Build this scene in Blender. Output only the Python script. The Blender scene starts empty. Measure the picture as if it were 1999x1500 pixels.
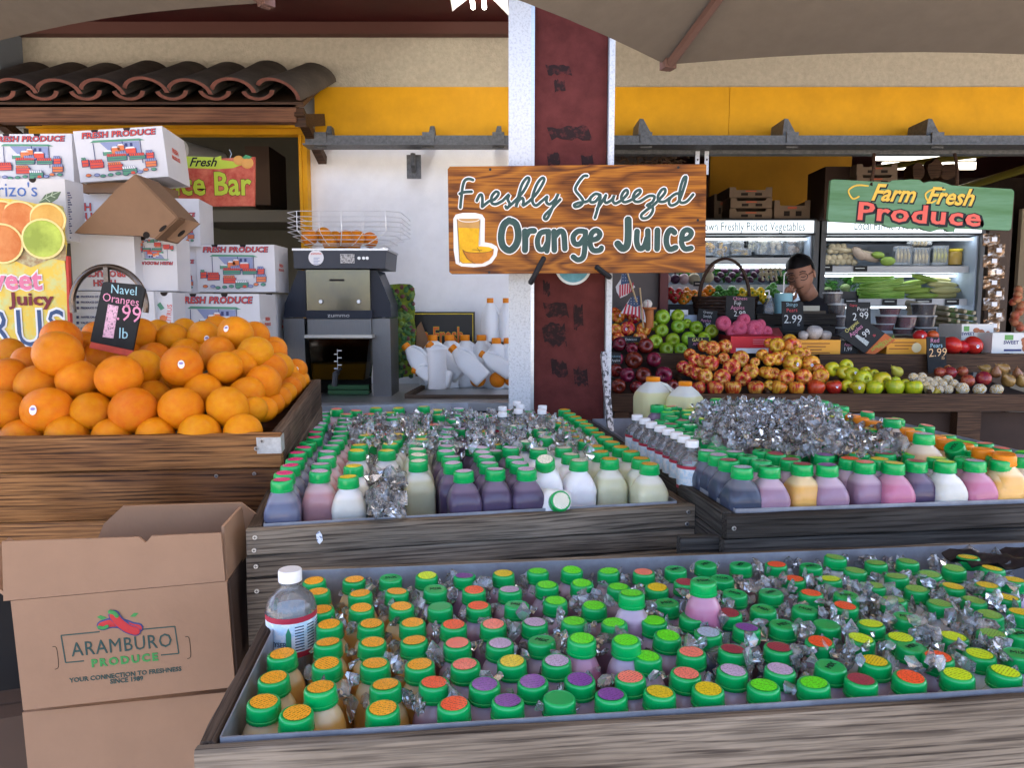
import bpy, bmesh, math, random
from mathutils import Vector, Matrix, Euler
random.seed(7)
S = bpy.context.scene
COL = S.collection
PI = math.pi
R = math.radians
# ---------------------------------------------------------------- camera, sky, sun, exposure
F = 1444.0; CX = 999.5; CY = 750.0; PITCH = R(5.75); CAMZ = 1.30
cam = bpy.data.cameras.new('camera'); camo = bpy.data.objects.new('camera', cam); COL.objects.link(camo)
cam.sensor_width = 36; cam.lens = F/1999*36; cam.clip_start = .02; cam.clip_end = 2000
camo.location = (0, 0, CAMZ); camo.rotation_euler = (PI/2-PITCH, 0, 0); S.camera = camo
W = bpy.data.worlds.new('World'); S.world = W; W.use_nodes = True
nt = W.node_tree; nt.nodes.clear()
sky = nt.nodes.new('ShaderNodeTexSky'); sky.sky_type = 'NISHITA'; sky.sun_disc = False
SUN_EL, SUN_AZ = R(58), R(20)      # the sun stands behind the building, a little right
sky.sun_elevation = SUN_EL; sky.sun_rotation = SUN_AZ
sky.air_density = .5; sky.dust_density = 4.0; sky.ozone_density = .2
bg = nt.nodes.new('ShaderNodeBackground'); bg.inputs[1].default_value = .15
wo = nt.nodes.new('ShaderNodeOutputWorld'); nt.links.new(sky.outputs[0], bg.inputs[0]); nt.links.new(bg.outputs[0], wo.inputs[0])
sl = bpy.data.lights.new('sun', 'SUN'); sl.energy = 4.5; sl.angle = R(.5); sl.color = (1, .95, .88)
so = bpy.data.objects.new('sun', sl); COL.objects.link(so)
sd = Vector((math.sin(SUN_AZ)*math.cos(SUN_EL), math.cos(SUN_AZ)*math.cos(SUN_EL), math.sin(SUN_EL)))
so.rotation_euler = sd.to_track_quat('Z', 'Y').to_euler(); so.location = sd*30
S.view_settings.view_transform = 'Standard'; S.view_settings.look = 'None'
S.view_settings.gamma = 1; S.view_settings.use_curve_mapping = False
S.view_settings.exposure = 3.3
cy = S.cycles
cy.use_denoising = True
cy.max_bounces = 9; cy.diffuse_bounces = 4; cy.glossy_bounces = 4; cy.transmission_bounces = 9; cy.transparent_max_bounces = 20
cy.caustics_reflective = False; cy.caustics_refractive = False; cy.sample_clamp_indirect = 6

# ---------------------------------------------------------------- pixel helpers (photograph pixels -> place)
def ray(px, py):
    a, b = (px-CX)/F, (CY-py)/F
    return Vector((a, math.cos(PITCH)+b*math.sin(PITCH), -math.sin(PITCH)+b*math.cos(PITCH)))
def at(px, py, Y):
    d = ray(px, py); return Vector((0, 0, CAMZ)) + d*(Y/d.y)
def atz(px, py, Z):
    d = ray(px, py); return Vector((0, 0, CAMZ)) + d*((Z-CAMZ)/d.z)
def sc_at(px, py, Y):              # metres per pixel there
    return (Y/ray(px, py).y)/F
# ---------------------------------------------------------------- materials
MATS = {}
def lk(n, a, b): n.links.new(a, b)
def rgb(c): return (c[0], c[1], c[2], 1)
def M(name, col, rough=.5, metal=0, var=0, vs=6, bump=0, bs=80, coat=0, trans=0, ior=1.45, emis=0, sss=0,
      col2=None, str_=(1, 1, 1), thr=(.35, .65), rnd=0, transl=0, spec=.3, alpha=1, grad=None):
    if name in MATS: return MATS[name]
    m = bpy.data.materials.new(name); m.use_nodes = True; n = m.node_tree; b = n.nodes['Principled BSDF']
    b.inputs['Base Color'].default_value = rgb(col); b.inputs['Roughness'].default_value = rough
    b.inputs['Metallic'].default_value = metal; b.inputs['Coat Weight'].default_value = coat
    b.inputs['Transmission Weight'].default_value = trans; b.inputs['IOR'].default_value = ior
    b.inputs['Specular IOR Level'].default_value = spec; b.inputs['Alpha'].default_value = alpha
    if sss: b.inputs['Subsurface Weight'].default_value = sss; b.inputs['Subsurface Radius'].default_value = (.02, .012, .008); b.inputs['Subsurface Scale'].default_value = .5
    if emis: b.inputs['Emission Color'].default_value = rgb(col); b.inputs['Emission Strength'].default_value = emis
    tc = mp = None
    if var or bump or rnd or grad:
        tc = n.nodes.new('ShaderNodeTexCoord'); mp = n.nodes.new('ShaderNodeMapping'); mp.inputs['Scale'].default_value = str_
        oi = n.nodes.new('ShaderNodeObjectInfo'); vm = n.nodes.new('ShaderNodeVectorMath'); vm.operation = 'ADD'
        ms = n.nodes.new('ShaderNodeMath'); ms.operation = 'MULTIPLY'; ms.inputs[1].default_value = 13.7
        lk(n, oi.outputs['Random'], ms.inputs[0]); lk(n, tc.outputs['Object'], vm.inputs[0]); lk(n, ms.outputs[0], vm.inputs[1]); lk(n, vm.outputs[0], mp.inputs[0])
    out = None
    if var:
        nz = n.nodes.new('ShaderNodeTexNoise'); nz.inputs['Scale'].default_value = vs; nz.inputs['Detail'].default_value = 5; nz.inputs['Roughness'].default_value = .65
        lk(n, mp.outputs[0], nz.inputs[0])
        cr = n.nodes.new('ShaderNodeValToRGB'); cr.color_ramp.elements[0].position = thr[0]; cr.color_ramp.elements[1].position = thr[1]
        c2 = col2 or tuple(c*(1-var) for c in col)
        cr.color_ramp.elements[0].color = rgb(c2); cr.color_ramp.elements[1].color = rgb(col)
        lk(n, nz.outputs[0], cr.inputs[0]); out = cr.outputs[0]
    if grad:   # (z0, z1, colour above): the level of what fills it
        sx = n.nodes.new('ShaderNodeSeparateXYZ'); lk(n, tc.outputs['Object'], sx.inputs[0])
        mr = n.nodes.new('ShaderNodeMapRange'); mr.inputs[1].default_value = grad[0]; mr.inputs[2].default_value = grad[1]; lk(n, sx.outputs[2], mr.inputs[0])
        mx = n.nodes.new('ShaderNodeMix'); mx.data_type = 'RGBA'; lk(n, mr.outputs[0], mx.inputs[0])
        if out: lk(n, out, mx.inputs[6])
        else: mx.inputs[6].default_value = rgb(col)
        mx.inputs[7].default_value = rgb(grad[2]); out = mx.outputs[2]
    if rnd:
        hs = n.nodes.new('ShaderNodeHueSaturation'); mr = n.nodes.new('ShaderNodeMapRange')
        mr.inputs[3].default_value = .5-rnd*.12; mr.inputs[4].default_value = .5+rnd*.12
        m2 = n.nodes.new('ShaderNodeMapRange'); m2.inputs[3].default_value = 1-rnd; m2.inputs[4].default_value = 1+rnd*.5
        lk(n, oi.outputs['Random'], mr.inputs[0]); lk(n, mr.outputs[0], hs.inputs[0])
        fr = n.nodes.new('ShaderNodeMath'); fr.operation = 'FRACT'; lk(n, ms.outputs[0], fr.inputs[0]); lk(n, fr.outputs[0], m2.inputs[0]); lk(n, m2.outputs[0], hs.inputs[2])
        if out: lk(n, out, hs.inputs[4])
        else: hs.inputs[4].default_value = rgb(col)
        out = hs.outputs[0]
    if out: lk(n, out, b.inputs['Base Color'])
    if bump:
        nb = n.nodes.new('ShaderNodeTexNoise'); nb.inputs['Scale'].default_value = bs; nb.inputs['Detail'].default_value = 4
        lk(n, mp.outputs[0], nb.inputs[0]); bm_ = n.nodes.new('ShaderNodeBump'); bm_.inputs['Strength'].default_value = bump; bm_.inputs['Distance'].default_value = .004
        lk(n, nb.outputs[0], bm_.inputs['Height']); lk(n, bm_.outputs[0], b.inputs['Normal'])
    if transl:
        t = n.nodes.new('ShaderNodeBsdfTranslucent'); t.inputs[0].default_value = rgb(col)
        if out: lk(n, out, t.inputs[0])
        mx = n.nodes.new('ShaderNodeMixShader'); mx.inputs[0].default_value = transl
        lk(n, b.outputs[0], mx.inputs[1]); lk(n, t.outputs[0], mx.inputs[2]); lk(n, mx.outputs[0], n.nodes['Material Output'].inputs[0])
    MATS[name] = m; return m

def wood(name, light, dark, edge, gs=1.0, axis=0, knots=.5, rough=.75, bump=.5, blotch=.5, rings=105):
    if name in MATS: return MATS[name]
    m = bpy.data.materials.new(name); m.use_nodes = True; n = m.node_tree; b = n.nodes['Principled BSDF']; b.inputs['Roughness'].default_value = rough; b.inputs['Specular IOR Level'].default_value = .18
    tc = n.nodes.new('ShaderNodeTexCoord'); oi = n.nodes.new('ShaderNodeObjectInfo'); ms = n.nodes.new('ShaderNodeMath'); ms.operation = 'MULTIPLY'; ms.inputs[1].default_value = 31.7
    vm = n.nodes.new('ShaderNodeVectorMath'); vm.operation = 'ADD'
    lk(n, oi.outputs['Random'], ms.inputs[0]); lk(n, tc.outputs['Object'], vm.inputs[0]); lk(n, ms.outputs[0], vm.inputs[1])
    def nz(scale3, sc, det, dist=0):
        mp = n.nodes.new('ShaderNodeMapping'); s3 = list(scale3)
        if axis: s3[0], s3[axis] = s3[axis], s3[0]
        mp.inputs['Scale'].default_value = s3; lk(n, vm.outputs[0], mp.inputs[0])
        t = n.nodes.new('ShaderNodeTexNoise'); t.inputs['Scale'].default_value = sc*gs; t.inputs['Detail'].default_value = det; t.inputs['Distortion'].default_value = dist
        lk(n, mp.outputs[0], t.inputs[0]); return t.outputs[0]
    def ramp(src, p):
        cr = n.nodes.new('ShaderNodeValToRGB'); el = cr.color_ramp.elements
        while len(el) < len(p): el.new(.5)
        for e, (x, c) in zip(el, p): e.position = x; e.color = rgb(c)
        lk(n, src, cr.inputs[0]); return cr.outputs[0]
    grain = nz((.03, 1, 1), 230, 6, .1); warp = nz((.10, 1, 1), 8, 3, .5); blot = nz((.35, 1, 1), 6, 5, .5); crack = nz((.03, 1, 1), 150, 4, .2)
    sx = n.nodes.new('ShaderNodeSeparateXYZ'); lk(n, vm.outputs[0], sx.inputs[0])
    def mth(op, a, b_=None, c=None):
        q = n.nodes.new('ShaderNodeMath'); q.operation = op
        for i_, v_ in enumerate((a, b_, c)):
            if v_ is None: continue
            if isinstance(v_, (int, float)): q.inputs[i_].default_value = v_
            else: lk(n, v_, q.inputs[i_])
        return q.outputs[0]
    across = mth('ADD', sx.outputs[2], mth('MULTIPLY', sx.outputs[0 if axis else 1], .6))
    rg = mth('ADD', mth('MULTIPLY', across, rings), mth('MULTIPLY', warp, 8.0)); rg = mth('PINGPONG', rg, .5); band = mth('ADD', mth('MULTIPLY', rg, 1.3), mth('MULTIPLY', grain, .45))
    c1 = ramp(grain, [(.42, dark), (.56, light)]); c2 = ramp(band, [(.26, dark), (.38, tuple((a*.6+b_*.4) for a, b_ in zip(light, dark))), (.58, light)])
    mx = n.nodes.new('ShaderNodeMix'); mx.data_type = 'RGBA'; mx.inputs[0].default_value = .5; lk(n, c1, mx.inputs[6]); lk(n, c2, mx.inputs[7])
    mx2 = n.nodes.new('ShaderNodeMix'); mx2.data_type = 'RGBA'; mx2.blend_type = 'MULTIPLY'
    f = ramp(blot, [(.38, (blotch,)*3), (.6, (0, 0, 0))]); lk(n, f, mx2.inputs[0]); lk(n, mx.outputs[2], mx2.inputs[6]); mx2.inputs[7].default_value = rgb(edge)
    ck = ramp(crack, [(.27, (.75,)*3), (.33, (0, 0, 0))]); mxc = n.nodes.new('ShaderNodeMix'); mxc.data_type = 'RGBA'; lk(n, ck, mxc.inputs[0]); lk(n, mx2.outputs[2], mxc.inputs[6]); mxc.inputs[7].default_value = rgb(tuple(c*.3 for c in dark))
    out = mxc.outputs[2]
    if knots:
        mp = n.nodes.new('ShaderNodeMapping'); s3 = [1.6, 5, 5]
        if axis: s3[0], s3[axis] = s3[axis], s3[0]
        mp.inputs['Scale'].default_value = s3; lk(n, vm.outputs[0], mp.inputs[0])
        vo = n.nodes.new('ShaderNodeTexVoronoi'); vo.inputs['Scale'].default_value = 1.7; lk(n, mp.outputs[0], vo.inputs[0])
        kf = ramp(vo.outputs['Distance'], [(.0, (knots,)*3), (.09, (knots*.8,)*3), (.16, (0, 0, 0))])
        mx3 = n.nodes.new('ShaderNodeMix'); mx3.data_type = 'RGBA'; lk(n, kf, mx3.inputs[0]); lk(n, out, mx3.inputs[6]); mx3.inputs[7].default_value = rgb(tuple(c*.3 for c in dark)); out = mx3.outputs[2]
    lk(n, out, b.inputs['Base Color'])
    bp = n.nodes.new('ShaderNodeBump'); bp.inputs['Strength'].default_value = bump; bp.inputs['Distance'].default_value = .003; lk(n, grain, bp.inputs['Height']); lk(n, bp.outputs[0], b.inputs['Normal'])
    MATS[name] = m; return m

def plywood():
    m = bpy.data.materials.new('varnished_plywood'); m.use_nodes = True; n = m.node_tree; b = n.nodes['Principled BSDF']; b.inputs['Roughness'].default_value = .4; b.inputs['Specular IOR Level'].default_value = .2
    tc = n.nodes.new('ShaderNodeTexCoord')
    def noise(s3, sc, det, dist):
        mp = n.nodes.new('ShaderNodeMapping'); mp.inputs['Scale'].default_value = s3; lk(n, tc.outputs['Object'], mp.inputs[0])
        t = n.nodes.new('ShaderNodeTexNoise'); t.inputs['Scale'].default_value = sc; t.inputs['Detail'].default_value = det; t.inputs['Distortion'].default_value = dist; lk(n, mp.outputs[0], t.inputs[0]); return t
    a = noise((.22, 1, 1), 9, 2, .8); g = noise((.03, 1, 1), 220, 4, 0)
    mm = n.nodes.new('ShaderNodeMath'); mm.operation = 'MULTIPLY'; mm.inputs[1].default_value = 6; lk(n, a.outputs[0], mm.inputs[0])
    pp = n.nodes.new('ShaderNodeMath'); pp.operation = 'PINGPONG'; pp.inputs[1].default_value = .5; lk(n, mm.outputs[0], pp.inputs[0])
    m2 = n.nodes.new('ShaderNodeMath'); m2.operation = 'MULTIPLY'; m2.inputs[1].default_value = .9; lk(n, g.outputs[0], m2.inputs[0])
    ad = n.nodes.new('ShaderNodeMath'); ad.operation = 'MULTIPLY_ADD'; ad.inputs[1].default_value = .75; lk(n, pp.outputs[0], ad.inputs[0]); lk(n, m2.outputs[0], ad.inputs[2])
    cr = n.nodes.new('ShaderNodeValToRGB'); el = cr.color_ramp.elements; el[0].position = .40; el[0].color = (.08, .024, .006, 1); el[1].position = .85; el[1].color = (.40, .145, .016, 1)
    e = el.new(.60); e.color = (.21, .066, .010, 1)
    lk(n, ad.outputs[0], cr.inputs[0]); lk(n, cr.outputs[0], b.inputs['Base Color'])
    MATS['ply'] = m; return m

def printed(name, base, ink, sc=420):      # a sheet of fine print, lines of small words
    m = bpy.data.materials.new(name); m.use_nodes = True; n = m.node_tree; b = n.nodes['Principled BSDF']; b.inputs['Roughness'].default_value = .35
    tc = n.nodes.new('ShaderNodeTexCoord'); sx = n.nodes.new('ShaderNodeSeparateXYZ'); lk(n, tc.outputs['Object'], sx.inputs[0])
    w = n.nodes.new('ShaderNodeTexWave'); w.bands_direction = 'Y'; w.inputs['Scale'].default_value = 88; w.inputs['Distortion'].default_value = 0; lk(n, tc.outputs['Object'], w.inputs[0])
    mp = n.nodes.new('ShaderNodeMapping'); mp.inputs['Scale'].default_value = (1, .8, 0); lk(n, tc.outputs['Object'], mp.inputs[0])
    nz = n.nodes.new('ShaderNodeTexNoise'); nz.inputs['Scale'].default_value = sc*1.1; nz.inputs['Detail'].default_value = 0; lk(n, mp.outputs[0], nz.inputs[0])
    a = n.nodes.new('ShaderNodeMath'); a.operation = 'MULTIPLY'; lk(n, w.outputs['Fac'] if 'Fac' in w.outputs else w.outputs[1], a.inputs[0]); lk(n, nz.outputs[0], a.inputs[1])
    cr = n.nodes.new('ShaderNodeValToRGB'); cr.color_ramp.elements[0].position = .44; cr.color_ramp.elements[1].position = .50
    cr.color_ramp.elements[0].color = rgb(base); cr.color_ramp.elements[1].color = rgb(ink); lk(n, a.outputs[0], cr.inputs[0]); lk(n, cr.outputs[0], b.inputs['Base Color'])
    MATS[name] = m; return m

# ---------------------------------------------------------------- mesh builder
class MB:
    def __init__(s): s.v = []; s.f = []; s.mi = []; s.m = 0; s.sm = []; s.smooth = True
    def add(s, vs, fs, T=None):
        o = len(s.v)
        for p in vs:
            p = Vector(p); s.v.append(T @ p if T is not None else p)
        for f in fs: s.f.append([o+i for i in f]); s.mi.append(s.m)
        return s
    def box(s, c, d, T=None, rot=None):
        x, y, z = d[0]/2, d[1]/2, d[2]/2
        vs = [Vector((a*x, b*y, e*z)) for e in (-1, 1) for b in (-1, 1) for a in (-1, 1)]
        if rot: Rm = Euler(rot).to_matrix(); vs = [Rm @ v for v in vs]
        vs = [v+Vector(c) for v in vs]
        return s.add(vs, [(0, 2, 3, 1), (4, 5, 7, 6), (0, 1, 5, 4), (2, 6, 7, 3), (0, 4, 6, 2), (1, 3, 7, 5)], T)
    def tube(s, pts, r, n=8, caps=True, flat=None, closed=False, T=None):
        pts = [Vector(p) for p in pts]; N = len(pts); rr = r if isinstance(r, (list, tuple)) else [r]*N
        vs = []; fs = []; prev = None
        for i, p in enumerate(pts):
            a = pts[(i-1) % N] if (closed or i) else pts[0]; b = pts[(i+1) % N] if (closed or i < N-1) else pts[-1]
            d = (b-a); d = d.normalized() if d.length > 1e-9 else Vector((0, 0, 1))
            if flat is not None: u = Vector(flat)
            else:
                u = prev - d*prev.dot(d) if prev is not None else d.orthogonal()
                u.normalize(); prev = u
            w = d.cross(u).normalized()
            for k in range(n):
                t = 2*PI*k/n
                if flat is not None: vs.append(p + w*(rr[i]*math.cos(t)) + u*(min(.0012, rr[i]*.3)*math.sin(t)))
                else: vs.append(p + u*(rr[i]*math.cos(t)) + w*(rr[i]*math.sin(t)))
        for i in range(N if closed else N-1):
            j = (i+1) % N
            for k in range(n): fs.append((i*n+k, i*n+(k+1) % n, j*n+(k+1) % n, j*n+k))
        if caps and not closed: fs.append(tuple(range(n-1, -1, -1))); fs.append(tuple((N-1)*n+k for k in range(n)))
        return s.add(vs, fs, T)
    def cyl(s, p0, p1, r0, r1=None, n=12, T=None): return s.tube([p0, p1], [r0, r0 if r1 is None else r1], n, T=T)
    def lathe(s, prof, n=20, c=(0, 0, 0), T=None, rib=0, capb=True, capt=True):   # prof: (r, z, exponent)
        vs = []; fs = []
        for q in prof:
            r, z = q[0], q[1]; e = q[2] if len(q) > 2 else 2
            for k in range(n):
                t = 2*PI*(k+.5)/n; ct, st = math.cos(t), math.sin(t)
                k_ = r/((abs(ct)**e+abs(st)**e)**(1/e)) if e != 2 else r
                if rib and k % 2 and r > rib: k_ -= .0006
                vs.append((c[0]+ct*k_, c[1]+st*k_, c[2]+z))
        for i in range(len(prof)-1):
            for k in range(n): fs.append((i*n+k, i*n+(k+1) % n, (i+1)*n+(k+1) % n, (i+1)*n+k))
        if capb: fs.append(tuple(range(n-1, -1, -1)))
        if capt: fs.append(tuple((len(prof)-1)*n+k for k in range(n)))
        return s.add(vs, fs, T)
    def ell(s, c, r, n=12, T=None, rot=None):
        if not isinstance(r, (list, tuple)): r = (r, r, r)
        m = n//2; vs = [(0, 0, -1)]
        for i in range(1, m):
            a = -PI/2+PI*i/m
            for k in range(n): t = 2*PI*k/n; vs.append((math.cos(a)*math.cos(t), math.cos(a)*math.sin(t), math.sin(a)))
        vs.append((0, 0, 1)); fs = []
        for k in range(n): fs.append((0, 1+(k+1) % n, 1+k)); fs.append((len(vs)-1, len(vs)-1-n+k, len(vs)-1-n+(k+1) % n))
        for i in range(m-2):
            for k in range(n): a = 1+i*n; fs.append((a+k, a+(k+1) % n, a+n+(k+1) % n, a+n+k))
        Rm = Euler(rot).to_matrix() if rot else None
        o = []
        for v in vs:
            v = Vector((v[0]*r[0], v[1]*r[1], v[2]*r[2])); v = Rm @ v if Rm else v; o.append(v+Vector(c))
        return s.add(o, fs, T)
    def prism(s, poly, y0, y1, T=None):        # outline in XZ (counter-clockwise from the front), from y0 (front) to y1
        n = len(poly); ar = sum(poly[i][0]*poly[(i+1) % n][1]-poly[(i+1) % n][0]*poly[i][1] for i in range(n))
        if ar < 0: poly = poly[::-1]
        vs = [(p[0], y0, p[1]) for p in poly]+[(p[0], y1, p[1]) for p in poly]
        return s.add(vs, [tuple(range(n)), tuple(range(2*n-1, n-1, -1))]+[(i, n+i, n+(i+1) % n, (i+1) % n) for i in range(n)], T)
    def disc(s, c, r, n=10, T=None, y=0):      # flat disc facing -Y
        return s.prism([(c[0]+r*math.cos(2*PI*k/n), c[1]+r*math.sin(2*PI*k/n)) for k in range(n)], y, y+.0006, T)
    def stroke(s, pts, w, y, T=None, sub=4, closed=False):     # painted brush stroke in XZ
        P = smooth(pts, sub); N = len(P)
        P3 = [(p[0], y, p[1]) for p in P]
        rr = [w/2]*N
        if not closed:
            a = Vector(P3[0])-Vector(P3[1]); b = Vector(P3[-1])-Vector(P3[-2])
            a.normalize(); b.normalize()
            P3 = [Vector(P3[0])+a*w*.42, Vector(P3[0])+a*w*.25]+[Vector(p) for p in P3]+[Vector(P3[-1])+b*w*.25, Vector(P3[-1])+b*w*.42]
            rr = [w*.2, w*.4]+rr+[w*.4, w*.2]
        return s.tube(P3, rr, 8, flat=(0, 1, 0), T=T)
    def text(s, t, size, x=0, z=0, y=0, off=0, shear=0, sx=1, align='CENTER', ext=.0005, T=None, rot=0, space=1):
        vs, fs = textmesh(t, off/size, shear, align, space)
        c, q = math.cos(rot), math.sin(rot)
        out = []
        for v in vs:
            a, b = v[0]*size*sx, v[1]*size
            out.append((x+a*c-b*q, y-(ext if v[2] > 0 else 0), z+a*q+b*c))
        return s.add(out, fs, T)
    def build(s, name, mats, parent=None, loc=None, rot=None, smooth=True, ang=35):
        me = bpy.data.meshes.new(name); me.from_pydata([tuple(v) for v in s.v], [], s.f)
        if not isinstance(mats, (list, tuple)): mats = [mats]
        for m in mats: me.materials.append(m)
        if len(mats) > 1: me.polygons.foreach_set('material_index', s.mi)
        bm = bmesh.new(); bm.from_mesh(me); bmesh.ops.recalc_face_normals(bm, faces=bm.faces); bm.to_mesh(me); bm.free()
        if smooth: me.shade_smooth(); me.set_sharp_from_angle(angle=R(ang))
        me.validate(); me.update()
        return link(name, me, parent, loc, rot)
TX = {}
def textmesh(t, off, shear, align, space):
    k = (t, round(off, 4), shear, align, space)
    if k not in TX:
        cu = bpy.data.curves.new('t', 'FONT'); cu.body = t; cu.size = 1; cu.offset = off; cu.shear = shear; cu.extrude = .01
        cu.align_x = align; cu.align_y = 'CENTER'; cu.resolution_u = 2; cu.space_character = space
        ob = bpy.data.objects.new('t', cu); me = bpy.data.meshes.new_from_object(ob)
        TX[k] = ([tuple(v.co) for v in me.vertices], [tuple(p.vertices) for p in me.polygons])
        bpy.data.objects.remove(ob); bpy.data.curves.remove(cu); bpy.data.meshes.remove(me)
    return TX[k]
def smooth(p, sub=4):
    p = [Vector((a[0], a[1], a[2] if len(a) > 2 else 0)) for a in p]
    if len(p) < 3: return p
    out = []
    for i in range(len(p)-1):
        a, b, c, d = p[max(0, i-1)], p[i], p[i+1], p[min(len(p)-1, i+2)]
        for k in range(sub):
            t = k/sub; out.append(.5*((2*b)+(c-a)*t+(2*a-5*b+4*c-d)*t*t+(3*b-a-3*c+d)*t**3))
    out.append(p[-1]); return out
def link(name, me, parent=None, loc=None, rot=None):
    o = bpy.data.objects.new(name, me); COL.objects.link(o)
    if parent is not None: o.parent = parent
    if loc is not None: o.location = loc
    if rot is not None: o.rotation_euler = rot
    return o
def tag(o, label=None, cat=None, group=None, kind=None):
    if label: o['label'] = label
    if cat: o['category'] = cat
    if group: o['group'] = group
    if kind: o['kind'] = kind
    return o
def thing(name, label, cat, loc=(0, 0, 0), rot=(0, 0, 0), group=None):
    o = bpy.data.objects.new(name, None); COL.objects.link(o); o.location = loc; o.rotation_euler = rot; o.empty_display_size = .05
    return tag(o, label, cat, group)
ORD = 'first second third fourth fifth sixth seventh eighth ninth tenth eleventh twelfth thirteenth fourteenth fifteenth sixteenth seventeenth eighteenth nineteenth twentieth twenty-first twenty-second twenty-third twenty-fourth'.split()
def board(name, L, H, T, mat, parent, loc, rot=(0, 0, 0), jit=.0012, seg=14):
    """a sawn board, length along x from 0, height down from 0, thickness along y; edges a little worn"""
    b = MB(); c = .0022; vs = []; fs = []
    sec = [(c, 0), (T-c, 0), (T, -c), (T, -H+c), (T-c, -H), (c, -H), (0, -H+c), (0, -c)]
    for i in range(seg+1):
        for (y, z) in sec:
            vs.append((L*i/seg, y+random.uniform(-jit, jit)*.5, z+random.uniform(-jit, jit)))
    for i in range(seg):
        for k in range(8): fs.append((i*8+k, i*8+(k+1) % 8, (i+1)*8+(k+1) % 8, (i+1)*8+k))
    fs.append(tuple(range(7, -1, -1))); fs.append(tuple(seg*8+k for k in range(8)))
    b.add(vs, fs); o = b.build(name, mat, parent, loc, rot, ang=40)
    bm = bmesh.new(); bm.from_mesh(o.data); bmesh.ops.recalc_face_normals(bm, faces=bm.faces); bm.to_mesh(o.data); bm.free()
    return o

def clear(name, tint, refr=.35, ior=1.12, white=0, gl=1.0, rough=.03, gr=.06):
    """thin clear stuff: light goes straight through most of it, some is bent, rims and facets shine"""
    m = bpy.data.materials.new(name); m.use_nodes = True; n = m.node_tree; n.nodes.remove(n.nodes['Principled BSDF']); out = n.nodes['Material Output']
    tr = n.nodes.new('ShaderNodeBsdfTransparent'); tr.inputs[0].default_value = rgb(tint)
    rf = n.nodes.new('ShaderNodeBsdfRefraction'); rf.inputs['Color'].default_value = rgb(tint); rf.inputs['IOR'].default_value = ior; rf.inputs['Roughness'].default_value = rough
    gs = n.nodes.new('ShaderNodeBsdfGlossy'); gs.inputs['Roughness'].default_value = gr
    a = n.nodes.new('ShaderNodeMixShader'); a.inputs[0].default_value = refr; lk(n, tr.outputs[0], a.inputs[1]); lk(n, rf.outputs[0], a.inputs[2])
    o = a
    if white:
        t_ = n.nodes.new('ShaderNodeBsdfTranslucent'); d_ = n.nodes.new('ShaderNodeBsdfDiffuse'); df = n.nodes.new('ShaderNodeMixShader'); df.inputs[0].default_value = .35
        for q in (t_, d_): q.inputs[0].default_value = (.93, .95, .97, 1)
        lk(n, d_.outputs[0], df.inputs[1]); lk(n, t_.outputs[0], df.inputs[2]); w = n.nodes.new('ShaderNodeMixShader'); w.inputs[0].default_value = white
        lk(n, o.outputs[0], w.inputs[1]); lk(n, df.outputs[0], w.inputs[2]); o = w
    fr = n.nodes.new('ShaderNodeFresnel'); fr.inputs[0].default_value = 1.33+.2*gl; g = n.nodes.new('ShaderNodeMixShader'); lk(n, fr.outputs[0], g.inputs[0]); lk(n, o.outputs[0], g.inputs[1]); lk(n, gs.outputs[0], g.inputs[2]); lk(n, g.outputs[0], out.inputs[0])
    return m
def pbox(b, o, x0, y0, x1, y1, f=0, d=.01):
    Y = o.location.y+f; a, c = at(x0, y0, Y)-o.location, at(x1, y1, Y)-o.location
    return b.box(((a.x+c.x)/2, f+d/2, (a.z+c.z)/2), (abs(c.x-a.x), d, abs(a.z-c.z)))
def pp(o, pts, f=0):
    Y = o.location.y+f; r = []
    for (x, y) in pts: v = at(x, y, Y)-o.location; r.append((v.x, v.z))
    return r
def pprism(b, o, pts, f=0, d=.002): return b.prism(pp(o, pts, f), f, f+d)
def px1(o): return sc_at(1000, 600, o.location.y)
def ptext(b, o, t, x, y, h, f=0, off=0, **k):    # text centred on a pixel, cap height about h pixels
    q = px1(o); v = pp(o, [(x, y)], f)[0]; return b.text(t, h*1.38*q, v[0], v[1], f, off=off*q, **k)
# ---------------------------------------------------------------- materials of the place
galv = M('galvanised_steel', (0.14, 0.14, 0.1365), .5, .5, var=.45, vs=70, bump=.25, bs=200)
galvb = M('bright_galvanised_steel', (0.624, 0.64, 0.656), .5, .15, var=.2, vs=140, thr=(.4, .5), bump=.4, bs=260)
steel = M('brushed_steel', (.55, .55, .55), .35, .9, var=.15, vs=30, str_=(1, 1, 20))
zinc = M('pale_zinc_liner', (0.375, 0.3975, 0.45), .42, .35, var=.35, vs=14, bump=.1)
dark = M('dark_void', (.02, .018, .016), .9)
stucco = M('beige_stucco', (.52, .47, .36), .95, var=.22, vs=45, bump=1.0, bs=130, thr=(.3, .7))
yellow = M('yellow_paint', (0.7636, 0.368, 0.00552), .6, var=.16, vs=6, bump=.12, bs=150)
yellow2 = M('ochre_interior_paint', (.62, .30, .02), .7, var=.12, vs=5)
whitew = M('white_painted_wall', (.90, .90, .90), .8, var=.08, vs=9, bump=.3, bs=120)
maroon = M('maroon_paint', (.125, .032, .028), .65, spec=.08, var=.3, vs=16, bump=.15, bs=60)
residue = M('tape_residue', (0.021, 0.0084, 0.0078), .8, var=.6, vs=60, thr=(.36, .50), col2=(.088, .018, .016))
soffm = M('dark_red_soffit', (0.063, 0.0084, 0.0084), .55, var=.2)
brownw = M('dark_brown_panel', (.075, .048, .036), .7, var=.3, vs=8)
bluegrey = M('bluegrey_panel', (0.224, 0.256, 0.288), .6, var=.1)
wood_bin = wood('scorched_brown_wood', (.34, .16, .058), (.045, .018, .008), (.35, .27, .22), 1, 0, .9, .6, .7, .85)
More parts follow.
